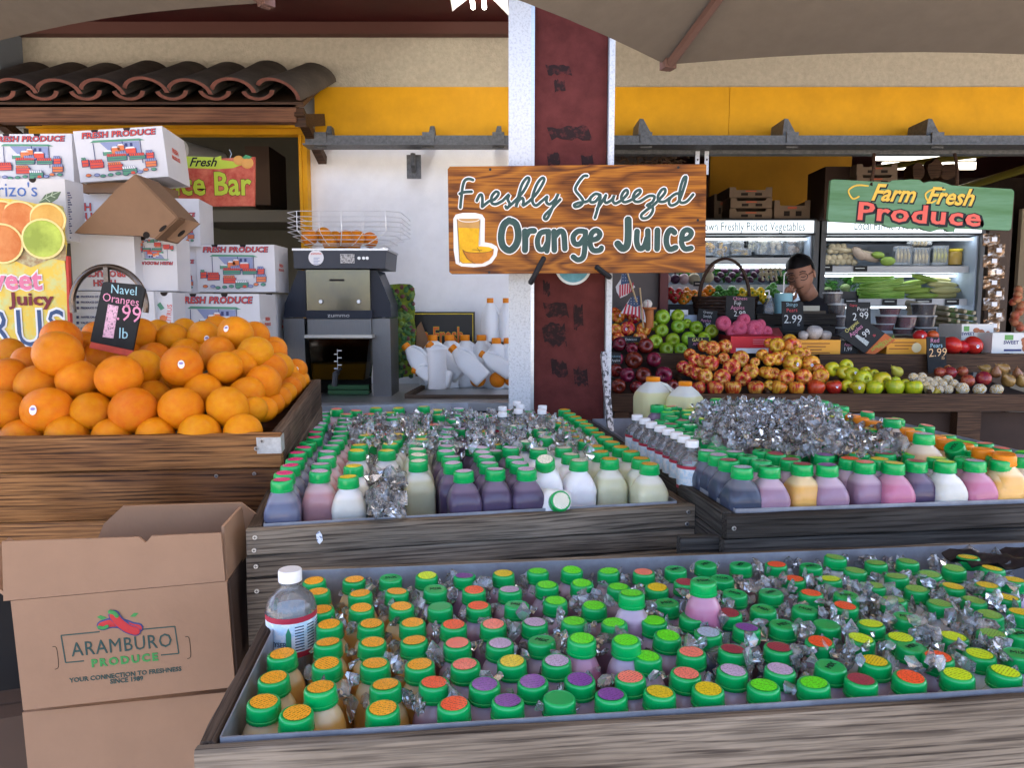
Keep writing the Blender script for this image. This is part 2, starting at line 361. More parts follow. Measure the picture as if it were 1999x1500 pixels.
wood_grey = wood('weathered_grey_wood', (.25, .205, .155), (.062, .048, .037), (.5, .47, .45), 1.3, 0, .35, .85, .6, .7, rings=110)
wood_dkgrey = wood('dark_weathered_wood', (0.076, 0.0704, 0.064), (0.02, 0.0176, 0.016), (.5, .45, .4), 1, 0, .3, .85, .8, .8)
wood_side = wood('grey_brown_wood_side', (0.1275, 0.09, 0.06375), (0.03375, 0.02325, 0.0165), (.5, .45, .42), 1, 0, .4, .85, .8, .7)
wood_brown = wood('dark_brown_wood', (0.0975, 0.04875, 0.024), (0.021, 0.0105, 0.006), (.5, .45, .42), 1, 0, .6, .6, .5, .7)
wood_fascia = wood('stained_fascia_wood', (0.21, 0.091, 0.042), (0.084, 0.035, 0.0154), (.4, .3, .3), .8, 0, .7, .6, .4, .7)
terra = M('terracotta', (.17, .06, .038), .8, var=.3, vs=25)
tile_d = M('dark_glazed_clay', (.085, .068, .052), .75, var=.4, vs=12, bump=.3, bs=60)
canvas = M('brown_canvas', (0.162, 0.129, 0.093), .95, var=.1, vs=20, bump=.2, bs=900, transl=.25)
canvas2 = M('seam_canvas', (.15, .085, .07), .95)
white_lamp = M('lamp_tube_glow', (1, 0.97, 0.9), .5, emis=3)
fix = M('white_enamel', (.8, .8, .78), .4)
concrete = M('concrete_ground', (.24, .22, .20), .9, var=.25, vs=2, bump=.3, bs=20)
floorm = M('shop_floor', (.16, .14, .12), .7, var=.3, vs=3)
black = M('black_plastic', (.018, .018, .02), .35)
screwm = M('screw_metal', (.5, .5, .5), .35, .8)

# ---------------------------------------------------------------- ground and building shell
def slab(name, x0, x1, y0, y1, z0, z1, mat, parent=None, kind=None):
    b = MB().box(((x0+x1)/2, (y0+y1)/2, (z0+z1)/2), (x1-x0, y1-y0, z1-z0)); o = b.build(name, mat, parent, smooth=False)
    if kind: tag(o, kind=kind)
    return o
slab('ground', -150, 150, -150, 150, -.2, 0, concrete, kind='structure')
slab('shop_floor', -2.8, 9, 3.6, 9, .004, .03, floorm, kind='structure')
WY = 3.45                                       # plane of the facade
bt = at(600, 172, WY).z; bb = at(600, 277, WY).z; st = at(600, 66, WY).z
bl = thing('market_building', 'market hall front with beige stucco, a yellow band and a white wall', 'building', (0, WY, 0))
def part(name, x0, x1, y0, y1, z0, z1, mat, par=None):   # world coordinates, relative to the building
    b = MB().box(((x0+x1)/2, (y0+y1)/2-WY, (z0+z1)/2), (x1-x0, y1-y0, z1-z0)); return b.build(name, mat, bl if par is None else par, smooth=False)
xl = at(608, 400, WY).x; xr = at(1050, 400, WY).x; xd = at(75, 300, WY).x
part('stucco_wall', -3.0, 4.6, WY, WY+.18, bt+.002, st+.3, stucco)
part('yellow_band', at(616, 200, WY).x, at(1422, 200, WY).x-.002, WY-.02, WY+.14, bb, bt, yellow)
part('yellow_band', at(1422, 200, WY).x, 4.6, WY-.02, WY+.14, bb, bt, yellow)
part('white_wall', xl, xr, WY, WY+.14, 0, bb-.002, whitew)
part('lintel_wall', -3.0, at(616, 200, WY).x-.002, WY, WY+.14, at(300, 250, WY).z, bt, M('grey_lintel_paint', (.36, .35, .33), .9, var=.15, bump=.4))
part('side_wall', -3.0, xd-.06, WY, WY+.14, 0, at(300, 250, WY).z-.002, M('grey_wall_paint', (.33, .34, .33), .8))  # wall left of the doorway in one even grey
part('corner_panel', -3.4, at(47, 130, WY).x, WY-.16, WY-.003, at(10, 190, WY).z, st+.3, bluegrey)
fy = WY-.04
df = part('door_frame', xd, xl+.001, fy-.02, WY-.002, at(300, 268, WY).z, at(300, 250, WY).z, yellow)
part('door_moulding', xd, xl-.03, fy-.04, fy-.022, at(300, 258, WY).z, at(300, 252, WY).z, yellow, df).parent = df
jamb = part('door_frame', at(590, 300, WY).x, xl+.001, fy-.02, WY-.002, 0, at(300, 268, WY).z-.002, yellow)
m1 = part('door_moulding', at(594, 300, WY).x, at(597, 300, WY).x, fy-.032, fy-.022, 0, at(300, 272, WY).z, yellow); m1.parent = jamb
slab('roof', -4.2, 6.5, 1.95, 10.6, 2.86, 3.05, soffm, kind='structure')
b = MB(); b.box((1.1, 2.72-WY, st+.05), (9.6, 1.44, .03)); b.build('soffit', soffm, bl, smooth=False)
b = MB(); b.box((1.1, -.03, st+.008), (8.2, .05, .05)); b.build('soffit_trim', M('trim_brown', (.10, .04, .03), .6), bl, smooth=False)
b = MB(); b.box((1.1, 2.02-WY, 2.62), (9.6, .06, .34)); b.build('fascia', soffm, bl, smooth=False)
# rooms behind
part('back_wall', -4.0, 9.0, 9.0, 9.1, 0, 2.86, brownw)
part('room_wall', -4.0, -3.9, WY+.15, 9.0, 0, 2.86, brownw)
part('room_wall', 6.3, 6.4, WY+.3, 9.0, 0, 2.86, brownw)
part('party_wall', xr-.12, xr, WY+.15, 8.0, 0, 2.86, brownw)
part('storeroom_wall', -3.9, xr-.13, 4.9, 5.0, 0, 2.86, M('olive_storeroom_wall', (.115, .10, .065), .8, var=.1))
# grey panel and post behind the flags
pan = tag(slab('notice_panel', at(1180, 600, 4.1).x, at(1290, 600, 4.1).x, 4.1, 4.14, .3, at(1200, 300, 4.1).z, M('grey_brown_board', (.10, .085, .08), .6, var=.15)), 'plain grey-brown board behind the two small flags', 'panel')
tag(slab('door_post', at(1288, 600, 4.05).x, at(1304, 600, 4.05).x, 4.05, 4.13, 0, at(1290, 535, 4.05).z+.6, M('maroon_post', (.10, .03, .03), .6)), 'thin maroon post right of the flags, left of the red peppers', 'post')

# gutter track across the facade, with straps
gt = thing('gutter_rail', 'long galvanised steel rail strapped along the foot of the yellow band', 'rail', (0, 3.25, 0))
za, zb = at(800, 265, 3.25).z, at(800, 290, 3.25).z
x0 = at(600, 277, 3.25).x
b = MB(); b.box(((x0+4.2)/2, 0, (za+zb)/2), (4.2-x0, .07, za-zb-.012)); b.box(((x0+4.2)/2, -.028, zb+.003), (4.2-x0, .10, .006)); b.build('rail_channel', galv, gt, smooth=False)
for px in (630, 838, 973, 1258, 1540, 1820):
    x = at(px, 277, 3.25).x; b = MB(); b.box((x, -.037, (za+zb)/2), (.05, .012, za-zb+.012)); b.build('strap', galv, gt, smooth=False)
    b = MB(); b.prism([(x-.028, za+.004), (x+.032, za+.004), (x-.006, za+.07), (x-.022, za+.072)], .0, .16) if px > 1200 else b.prism([(x-.026, za), (x+.016, za), (x+.01, za+.07), (x-.008, za+.07)], .12, .17)
    b.box((x, .10, za+.004), (.04, .2, .005)); b.build('strap_bracket', galv, gt, smooth=False)
b = MB(); xq = at(800, 300, 3.2).x; z0, z1 = at(800, 290, 3.2).z, at(800, 338, 3.2).z
b.box((xq, .08, (z0+z1)/2), (.062, .012, z0-z1)); b.tube([(xq, .05, z0), (xq, .045, (z0+z1)/2), (xq, .07, z1+.03)], .011, 8); b.build('drop_bracket', galv, gt)
# shutter runner under the rail at the right, with its holed bracket
sr = thing('shutter_track', 'thin grey metal runner with holed brackets under the rail, above the wooden sign', 'rail', (0, 3.33, 0))
b = MB(); z = at(1400, 296, 3.33).z; b.box((2.6, 0, z), (4.3, .05, .03)); b.build('runner', galv, sr, smooth=False)
for px in (1361, 1379):
    b = MB(); x = at(px, 330, 3.3).x; b.box((x, -.03, at(px, 318, 3.3).z), (.018, .004, .10)); b.build('bracket', galvb, sr, smooth=False)
    b = MB(); b.cyl((x, -.034, at(px, 312, 3.3).z), (x, -.036, at(px, 312, 3.3).z), .004); b.build('bolt_hole', dark, sr)

# ---------------------------------------------------------------- tiled awning
AY = 3.06; AZ = at(300, 203, AY).z
aw = thing('tiled_awning', 'small clay tile awning on a wooden fascia over the doorway', 'awning', (0, AY, AZ))
def loc(v): return Vector(v)-Vector((0, AY, AZ))
xa, xb = -2.9, at(578, 220, AY).x
b = MB(); b.box(((xa+xb)/2, .025, loc(at(300, 221, AY)).z), (xb-xa, .05, sc_at(300, 220, AY)*33)); b.build('fascia_board', wood_fascia, aw, smooth=False)
DR, DD = .19, .37
b = MB(); b.add([(xa, .0, -.012), (xb+.03, .0, -.012), (xb+.03, DD, DR-.012), (xa, DD, DR-.012), (xa, .0, .008), (xb+.03, .0, .008), (xb+.03, DD, DR+.008), (xa, DD, DR+.008)], [(0, 1, 2, 3), (7, 6, 5, 4), (0, 4, 5, 1), (1, 5, 6, 2), (2, 6, 7, 3), (3, 7, 4, 0)]); b.build('deck', wood_brown, aw, smooth=False)
def tile(up, r0, r1, L, zs):
    b = MB(); n = 12; th = .018; vs = []; fs = []; S_ = 4
    for s_ in range(S_+1):
        r = r0+(r1-r0)*s_/S_; y = L*s_/S_; dz = -.004*math.sin(PI*s_/S_)
        for k in range(n+1):
            t = PI*(.04+.92*k/n)
            vs.append((math.cos(t)*r, y, math.sin(t)*r*up*zs+dz)); vs.append((math.cos(t)*(r-th), y, math.sin(t)*(r-th)*up*zs+dz))
    m = 2*(n+1)
    for s_ in range(S_):
        for k in range(n):
            a = s_*m+2*k; fs += [(a, a+2, a+m+2, a+m), (a+1, a+m+1, a+m+3, a+3)]
        for k in (0, n): a = s_*m+2*k; fs.append((a, a+m, a+m+1, a+1))
    b.add(vs, fs); nf = len(b.f); b.m = 1
    ends = [(2*k, 2*k+1, 2*k+3, 2*k+2) for k in range(n)]+[(S_*m+2*k, S_*m+2*k+2, S_*m+2*k+3, S_*m+2*k+1) for k in range(n)]
    for f in ends: b.f.append(list(f)); b.mi.append(1)
    return b.build('tile', [tile_d, terra], aw)
cov = tile(1, .094, .086, .42, .62); pan_ = tile(-1, .066, .062, .40, .62); first = True
slope = math.atan2(DR, DD)
for i in range(9):
    px = 30+i*85.0-85; x = at(px, 180, AY-.06).x
    o = cov if first else link('tile', cov.data, aw); q = pan_ if first else link('tile', pan_.data, aw); first = False
    if px > 500: q.location = (0, 0, 0); bpy.data.objects.remove(o); bpy.data.objects.remove(q); break
    o.location = (x, -.06, .024+random.uniform(-.003, .005)); o.rotation_euler = (slope+random.uniform(-.02, .02), random.uniform(.02, .12), random.uniform(-.04, .02))
    q.location = (x+.088, -.035, .046); q.rotation_euler = (slope, random.uniform(-.05, .05), 0)
o = link('tile', cov.data, aw); o.location = (at(541, 190, AY-.06).x, -.05, .024); o.rotation_euler = (slope, .34, 0)
for s_ in (xb+.012, xa+.80):
    b = MB(); b.tube([(s_, .0, -.03), (s_, .36, -.15)], .026, 4); b.box((s_, .17, -.02), (.045, .33, .05), rot=(.25, 0, 0)); b.build('bracket', wood_brown, aw, smooth=False)

# ---------------------------------------------------------------- maroon column with bright steel flanges
CYY = 2.42
cl = thing('column', 'maroon painted post between two bright galvanised steel flanges, torn tape marks on its face', 'column', (at(1100, 500, CYY).x, CYY, 0))
def cx_(px): return at(px, 500, CYY).x-cl.location.x
H = 2.86
b = MB(); b.box(((cx_(1043)+cx_(1183))/2, .12, H/2), (cx_(1183)-cx_(1043), .2, H)); b.build('post', maroon, cl, smooth=False)
b = MB(); b.box(((cx_(993)+cx_(1036))/2, -.004, H/2), (cx_(1036)-cx_(993), .008, H)); b.build('flange', galvb, cl, smooth=False)
b = MB(); b.box(((cx_(1036)+cx_(1041))/2+.001, .06, H/2), (.012, .13, H)); b.build('flange_web', steel, cl, smooth=False)
b = MB(); b.box(((cx_(1184)+cx_(1196))/2, -.004, H/2), (cx_(1196)-cx_(1184)-.002, .008, H)); b.build('flange', galvb, cl, smooth=False)
b = MB(); b.box((cx_(1185), .1, H/2), (.004, .18, H)); b.build('flange_web', steel, cl, smooth=False)
for (x0, y0, x1, y1) in [(1065, 120, 1118, 145), (1082, 150, 1105, 178), (1068, 240, 1158, 272), (1068, 292, 1095, 322), (1135, 298, 1160, 322), (1060, 590, 1112, 622), (1058, 628, 1108, 680), (1120, 590, 1140, 650), (1075, 700, 1110, 740), (1120, 715, 1150, 760), (1060, 545, 1075, 580)]:
    a, c = at(x0, y0, CYY), at(x1, y1, CYY); b = MB(); w = c.x-a.x; h = a.z-c.z
    pts = []; N = 9
    for k in range(N): pts.append((a.x+w*k/N-cl.location.x, a.z-random.uniform(0, .25)*h))
    for k in range(N): pts.append((c.x-w*k/N-cl.location.x, c.z+random.uniform(0, .25)*h))
    b.prism(pts, .0185, .0205); b.build('tape_mark', residue, cl, smooth=False)
b = MB(); v = at(1120, 520, CYY); b.disc((v.x-cl.location.x, v.z), sc_at(1120, 520, CYY)*36, 32, y=.017); st_o = b.build('round_sticker', M('sticker_ring_white', (.75, .8, .8), .4), cl, smooth=False)
b = MB(); b.disc((v.x-cl.location.x, v.z), sc_at(1120, 520, CYY)*31, 32, y=.0155); b.build('sticker_face', M('sticker_blue', (.16, .45, .58), .4, var=.3, vs=30), st_o, smooth=False)
# slotted steel strut at its foot
b = MB(); b.tube([at(1178, 690, 2.3), at(1192, 845, 2.12)], .012, 4)
tag(b.build('slotted_strut', M('slotted_strut_metal', (.5, .5, .5), .45, .6, var=.85, vs=90, str_=(1, 1, .5), thr=(.46, .5)), smooth=False), 'slotted steel strut leaning at the right foot of the maroon column', 'strut')

# fluorescent fixture on the soffit
fx = thing('strip_light', 'white strip light with two bright tubes under the dark red soffit', 'light', at(938, 8, 3.15)-Vector((0, .6, 0)))
b = MB(); b.add([(-.10, -.1, -.028), (-.115, .6, -.028), (-.04, .6, .03), (-.04, -.1, .03), (.10, -.1, -.045), (.115, .6, -.045), (.04, .6, .03), (.04, -.1, .03)], [(0, 1, 2, 3), (4, 7, 6, 5), (3, 2, 6, 7)]); b.build('reflector', fix, fx, smooth=False)
for s_ in (-.03, .016): b = MB(); b.cyl((s_, -.1, -.012), (s_, .6, -.012), .009); b.build('tube', white_lamp, fx)

# ---------------------------------------------------------------- umbrellas
def umbrella(P0, ang_axis, Rr, rise, label, dirtwist=0):
    c = Vector((P0.x+math.cos(ang_axis)*Rr, P0.y+math.sin(ang_axis)*Rr, 0))
    u = thing('market_umbrella', label, 'umbrella', c, group='brown market umbrellas over the stall'); z = P0.z
    a0 = ang_axis+PI; N = 8; b = MB(); vs = []; fs = []; RR, TT = 8, 8
    for k in range(N):
        for i in range(RR+1):
            for j in range(TT+1):
                t = a0+2*PI*(k+j/TT)/N; f = i/RR
                e0 = Vector((math.cos(a0+2*PI*k/N), math.sin(a0+2*PI*k/N), 0)); e1 = Vector((math.cos(a0+2*PI*(k+1)/N), math.sin(a0+2*PI*(k+1)/N), 0))
                p = (e0*(1-j/TT)+e1*(j/TT))*Rr*f; q = math.sin(PI*j/TT)
                p *= 1-.018*q*f*f
                zz = z+rise*(1-f)+.05*math.sin(PI*f)*(1-q) - .02*math.sin(PI*f)+.012*q*f*f
                vs.append((p.x, p.y, zz))
        o = k*(RR+1)*(TT+1)
        for i in range(RR):
            for j in range(TT): a = o+i*(TT+1)+j; fs.append((a, a+1, a+TT+2, a+TT+1))
    b.add(vs, fs); cv = b.build('canopy', canvas, u, ang=80)
    for k in range(N):
        t = a0+2*PI*k/N; b = MB(); b.tube([(math.cos(t)*Rr*f, math.sin(t)*Rr*f, z+rise*(1-f)+.05*math.sin(PI*f)-.02*math.sin(PI*f)-.012) for f in (1.0, .98, .8, .6, .4, .2, .03)], [.006, .012, .012, .012, .012, .012, .012], 6, T=None); b.build('rib', canvas2, u)
        b = MB(); b.box((math.cos(t)*(Rr-.01), math.sin(t)*(Rr-.01), z-.003), (.03, .03, .022), rot=(0, 0, t)); b.build('rib_pocket', canvas2, u)
    b = MB(); b.cyl((0, 0, 0), (0, 0, z+rise), .02); b.build('pole', fix, u)
    b = MB(); b.cyl((0, 0, 0), (0, 0, .08), .28, .24, 20); b.build('base', black, u)
    return u
umbrella(at(1300, 126, 1.9), R(-71), 1.28, .42, 'dark brown market umbrella over the right hand trays, one rib coming to a point')
umbrella(at(527, 4, 1.9), R(229.5), 1.28, .42, 'light brown market umbrella edge hanging in the top left corner')
# ---------------------------------------------------------------- trays
def local(o, v):           # world point -> coordinates of thing o (set by loc and z-turn)
    d = Vector(v)-o.location; a = -o.rotation_euler.z; return Vector((d.x*math.cos(a)-d.y*math.sin(a), d.x*math.sin(a)+d.y*math.cos(a), d.z))
def screw(parent, x, z, y=-.001, r=.0042):
    b = MB(); b.cyl((x, y, z), (x, y-.0015, z), r, r*.8, 10); b.m = 1; b.box((x, y-.0016, z), (r*1.1, .0008, r*.25)); b.box((x, y-.0017, z), (r*.25, .0008, r*1.1))
    return b.build('screw', [screwm, black], parent)
def tray(name, label, A, Bp, depth, wm, sm, heights, liner=zinc, th=.022, cat='tray', group=None, linerlip=.003, wall=.12, backup=0, legs=True, rotx=0):
    """A, Bp: world points of the front rim, left and right outer corners"""
    th_ = math.atan2(Bp.y-A.y, Bp.x-A.x); L = math.hypot(Bp.x-A.x, Bp.y-A.y)
    t = thing(name, label, cat, A, (rotx, 0, th_), group)
    z = 0
    for i, h in enumerate(heights):
        board('front_board', L+(.004 if i else 0), h-.0028, th, wm, t, (-.002 if i else 0, (0, .004, -.001)[i % 3], z)); z -= h
    zz = 0
    for i, h in enumerate(heights[:2] if len(heights) > 1 else heights):
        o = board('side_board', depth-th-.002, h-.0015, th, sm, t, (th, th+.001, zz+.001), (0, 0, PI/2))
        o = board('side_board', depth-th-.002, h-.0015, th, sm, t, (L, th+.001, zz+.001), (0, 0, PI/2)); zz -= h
    board('back_board', L-2*th-.004, .1, th, wm, t, (th+.002, depth-th, .0))
    if liner:
        g = .0035; x0, x1, y0, y1 = th+g, L-th-g, th+g, depth-th-g; b = MB(); zt = linerlip; zb_ = -wall; w = .0016
        b.box(((x0+x1)/2, y0+w/2, (zt+zb_)/2), (x1-x0, w, zt-zb_)); xe = x0+(x1-x0)*(.66 if backup else 1); b.box(((x0+xe)/2, y1, (zt+zb_)/2+backup/2), (xe-x0, w, zt-zb_+backup))
        b.box((x0, (y0+y1)/2, (zt+zb_)/2), (w, y1-y0-.004, zt-zb_)); b.box((x1, (y0+y1)/2, (zt+zb_)/2), (w, y1-y0-.004, zt-zb_)); b.box(((x0+x1)/2, (y0+y1)/2, zb_), (x1-x0, y1-y0, w))
        b.build('metal_liner', liner, t, smooth=False)
    for x in (.05, L-.05) if legs else ():
        for y in (.05, depth-.05): b = MB(); b.box((x, y, (-A.z-sum(heights))/2), (.05, .05, A.z-sum(heights)+.002)); b.build('leg', sm, t, smooth=False)
    return t
ZF, ZM, ZR, ZB = CAMZ-.405, CAMZ-.368, CAMZ-.350, 0
# front tray
A = atz(378, 1470, ZF); B_ = atz(1999, 1366, ZF); B_ = A+(B_-A)*1.55
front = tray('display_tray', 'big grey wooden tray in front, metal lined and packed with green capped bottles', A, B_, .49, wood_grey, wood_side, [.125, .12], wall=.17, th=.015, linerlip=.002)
screw(front, .012, -.022); screw(front, .013, -.09)
b = MB(); b.box((.013, .25, -.065), (.0, .0, .0))
# middle tray
A = atz(480, 1037, ZM); B_ = atz(1357, 987, ZM)
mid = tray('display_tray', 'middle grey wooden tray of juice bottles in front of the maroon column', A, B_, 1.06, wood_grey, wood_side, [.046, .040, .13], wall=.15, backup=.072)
ML = (B_-A).length
for x, z in ((.014, -.012), (.012, -.034), (.014, -.062), (.014, -.105), (ML-.014, -.012), (ML-.016, -.035), (ML-.015, -.075)): screw(mid, x, z)
b = MB(); b.prism([(.113, -.012), (.119, -.007), (.123, -.014), (.124, -.024), (.119, -.03), (.115, -.026)], -.0022, -.001); b.build('torn_label', M('torn_paper', (.75, .78, .8), .6, var=.6, vs=160, col2=(.1, .15, .3), thr=(.45, .5)), mid, smooth=False)
# right tray
A = atz(1420, 1010, ZR); B_ = atz(1999, 989, ZR); B_ = A+(B_-A)*1.75
right = tray('display_tray', 'right hand dark wooden tray with a bright metal rim, full of juice bottles and ice', A, B_, 1.12, wood_dkgrey, wood_dkgrey, [.042, .15], wall=.15, linerlip=.006)
RL = (B_-A).length
board('shelf_board', RL+.02, .10, .02, wood_dkgrey, right, (-.07, .03, -.043))
screw(right, .012, -.02)
# orange bin
OY = 1.47; TH = R(5)
B_ = at(546, 849, OY); A = B_-Vector((math.cos(TH), math.sin(TH), 0))*1.0
obin = tray('produce_bin', 'scorched brown wooden bin heaped with navel oranges', A, B_, .50, wood_bin, wood_side, [.074, .105, .12], liner=None, th=.02, cat='bin', legs=False, rotx=R(7.5))
b = MB(); b.box((.5, .30, -.50), (.97, .44, .62)); b.build('under_bin_dark_block', M('under_bin_shade_black', (.02, .017, .015), .9), obin, smooth=False)  # near-black block added to stand for the shade under the bin
OL = math.hypot(B_.x-A.x, B_.y-A.y)
b = MB(); b.box((OL-.022, -.0012, -.022), (.048, .0022, .034)); b.box((OL+.0008, .014, -.022), (.0022, .03, .034)); b.build('corner_plate', M('plate_zinc', (.6, .63, .65), .4, .5, var=.3, vs=60), obin)
for x, z in ((-.035, -.012), (-.047, -.028)): screw(obin, OL+x, z, -.0026, .005)
for x, z in ((-.055, -.082), (-.13, -.085), (-.015, -.105), (-.02, -.155), (-.018, -.17), (-.6, -.1)): screw(obin, OL+x, z, -.0012, .004)
board('floor_board', OL-.05, .02, .56, wood_brown, obin, (.025, .03, -.08))

# ---------------------------------------------------------------- juice bottles
capm = M('green_cap_plastic', (.0, .38, .085), .28, spec=.5, coat=.2)
capo = M('orange_cap_plastic', (0.8075, 0.247, 0.0095), .35)
capw = M('white_cap_plastic', (.8, .8, .8), .35)
ink = (.03, .03, .02)
STK = dict(O=('orange', (.95, .42, .025)), Y=('mustard yellow', (.78, .58, .015)), T=('yellow-green', (.62, .85, .02)), G=('lime green', (.13, .85, .02)), g=('dull green', (.22, .48, .08)),
    R=('bright red', (.95, .11, .03)), C=('coral', (.95, .23, .16)), L=('pale lilac', (.55, .42, .60)), P=('purple', (.22, .06, .34)), D=('dark red', (.36, .04, .07)),
    B=('pale blue', (.42, .52, .66)), K=('hot pink', (.72, .03, .20)), W=('cream', (.78, .74, .60)), A=('amber', (.72, .38, .02)), M=(None, None))
STM = {k: printed('sticker_'+v[0].replace(' ', '_'), v[1], tuple(c*.30 for c in v[1]) if k not in 'W' else (.1, .2, .1)) for k, v in STK.items() if v[0]}
def jm(name, c, up):
    return M(name, c, .33, 0, var=.10, vs=25, sss=.35, coat=.3, grad=(.108, .114, up), transl=0)
JU = dict(o=('orange', jm('orange_juice_fill', (.76, .44, .13), (.76, .58, .34))), p=('purple', jm('purple_juice_fill', (0.091, 0.0665, 0.126), (0.182, 0.14, 0.21))),
    m=('mauve', jm('mauve_juice_fill', (.32, .20, .29), (.48, .37, .46))), k=('pink', jm('pink_juice_fill', (0.493, 0.17, 0.281), (0.51, 0.255, 0.357))),
    b=('blue-grey', jm('bluegrey_juice_fill', (0.115, 0.13, 0.209), (0.216, 0.23, 0.302))), n=('navy', jm('navy_juice_fill', (0.049, 0.063, 0.105), (0.14, 0.154, 0.196))),
    w=('white', jm('white_juice_fill', (0.648, 0.648, 0.594), (0.72, 0.72, 0.72))), e=('pale yellow', jm('pale_juice_fill', (0.634, 0.634, 0.44), (0.686, 0.686, 0.616))),
    r=('rose', jm('rose_juice_fill', (0.492, 0.271, 0.295), (0.558, 0.41, 0.459))), s=('milk white', jm('milk_fill', (.86, .86, .88), (.86, .86, .88))), t=('beige', jm('beige_juice_fill', (0.561, 0.374, 0.204), (0.595, 0.51, 0.408))))
BH = .148
def body_mesh(kind):
    if kind == 'round':
        prof = [(.010, 0), (.0235, .001), (.0265, .005), (.027, .02), (.0272, .085), (.0268, .098), (.0245, .109), (.021, .117), (.0178, .122), (.0165, .126), (.0165, .133)]; n = 24
    else:
        prof = [(.012, 0, 4), (.027, .001, 5), (.0300, .005, 6), (.0308, .012, 7), (.0308, .030, 7), (.0303, .034, 7), (.0303, .080, 7), (.0310, .086, 7), (.0308, .093, 6), (.0290, .101, 5), (.0255, .110, 4), (.0215, .118, 3), (.0178, .123, 2), (.0165, .126, 2), (.0165, .133, 2)]; n = 32
    b = MB(); b.lathe(prof, n); return b.build('bottle_body', list(JU.values())[0][1], ang=60)
def cap_mesh():
    b = MB(); b.lathe([(.0192, .127, 2), (.0198, .1275, 2), (.0198, .1310, 2), (.0190, .1316, 2), (.0193, .1325, 2), (.0190, .1425, 2), (.0184, .1452, 2), (.0172, .1468, 2), (.0160, .1472, 2), (.0158, .1466, 2)], 48, rib=.0189); return b.build('cap', capm, ang=50)
PB = {'round': body_mesh('round'), 'square': body_mesh('square')}; PC = cap_mesh()
bs = MB(); n = 16; bs.add([(.0152*math.cos(2*PI*k/n), .0152*math.sin(2*PI*k/n), 0) for k in range(n)]+[(.008*math.cos(2*PI*k/n), .008*math.sin(2*PI*k/n), .00025) for k in range(n)]+[(0, 0, .0003)],
    [(k, (k+1) % n, n+(k+1) % n, n+k) for k in range(n)]+[(n+k, n+(k+1) % n, 2*n) for k in range(n)])
PSt = bs.build('lid_sticker', STM['O'])
bm_ = MB(); bm_.text('MIX', .011, 0, 0, 0, T=Matrix.Rotation(-PI/2, 4, 'X')); PMk = bm_.build('pen_mark', M('pen_ink', (.01, .03, .02), .6))
BODY = {}; STME = {}
for k in PB:
    for j, (nm, mt) in JU.items():
        me = PB[k].data.copy(); me.materials.clear(); me.materials.append(mt); BODY[k, j] = me
for j, mt in STM.items():
    me = PSt.data.copy(); me.materials.clear(); me.materials.append(mt); STME[j] = me
CAPME, MKME = PC.data, PMk.data
for o in (PB['round'], PB['square'], PC, PSt, PMk): bpy.data.objects.remove(o)
def place_bottle(P, shape, juice, stk, label, group, tilt=None, rz=0, name='juice_bottle', s_=1.0):
    """P: world point of the middle of the cap's top; s_: size"""
    e = tilt if tilt else (random.uniform(-.05, .05), random.uniform(-.05, .05))
    Rm = Euler((e[0], e[1], rz)).to_matrix(); base = Vector(P)-Rm @ Vector((0, 0, .147*s_))
    t = thing(name, label, 'bottle', base, (e[0], e[1], rz), group); t.scale = (s_,)*3
    link('bottle_body', BODY[shape, juice], t); link('cap', CAPME, t)
    if stk != 'M':
        o = link('lid_sticker', STME[stk], t, (random.uniform(-.0008, .0008), random.uniform(-.0008, .0008), .1475), (random.uniform(-.03, .06), random.uniform(-.04, .04), random.uniform(-.8, .8)))
    elif random.random() < .8: link('pen_mark', MKME, t, (0, 0, .1470), (0, 0, random.uniform(-.9, .9)))
    return t
ALLB = []      # all bottle positions, for fillers and ice
def rows(items, where, ymin, tray_o, pitch):
    """name every bottle by its cap, contents and place in its row"""
    for it in items:
        l = it['l'] = local(tray_o, it['P'])
        if l.y < ymin:
            k = ymin-l.y; a = tray_o.rotation_euler.z; it['P'] = it['P']+Vector((-math.sin(a), math.cos(a), 0))*k; l.y = ymin+l.x*1e-4
    items.sort(key=lambda i: i['l'].y); rws = []; cur = [items[0]]
    for it in items[1:]:
        if it['l'].y-cur[0]['l'].y < pitch: cur.append(it)
        else: rws.append(cur); cur = [it]
    rws.append(cur)
    for r_, row in enumerate(rws):
        row.sort(key=lambda i: i['l'].x)
        for c_, it in enumerate(row):
            s_ = STK[it['s']][0]; capd = f'green cap with {s_} sticker' if s_ else 'plain green cap'
            if it.get('txt'): it['label'] = it['txt']; continue
            it['label'] = f"{JU[it['j']][0]} juice, {(s_+' sticker') if s_ else 'plain cap'}, {ORD[r_]} row from front, {ORD[c_]} from left, {where}"
    return items
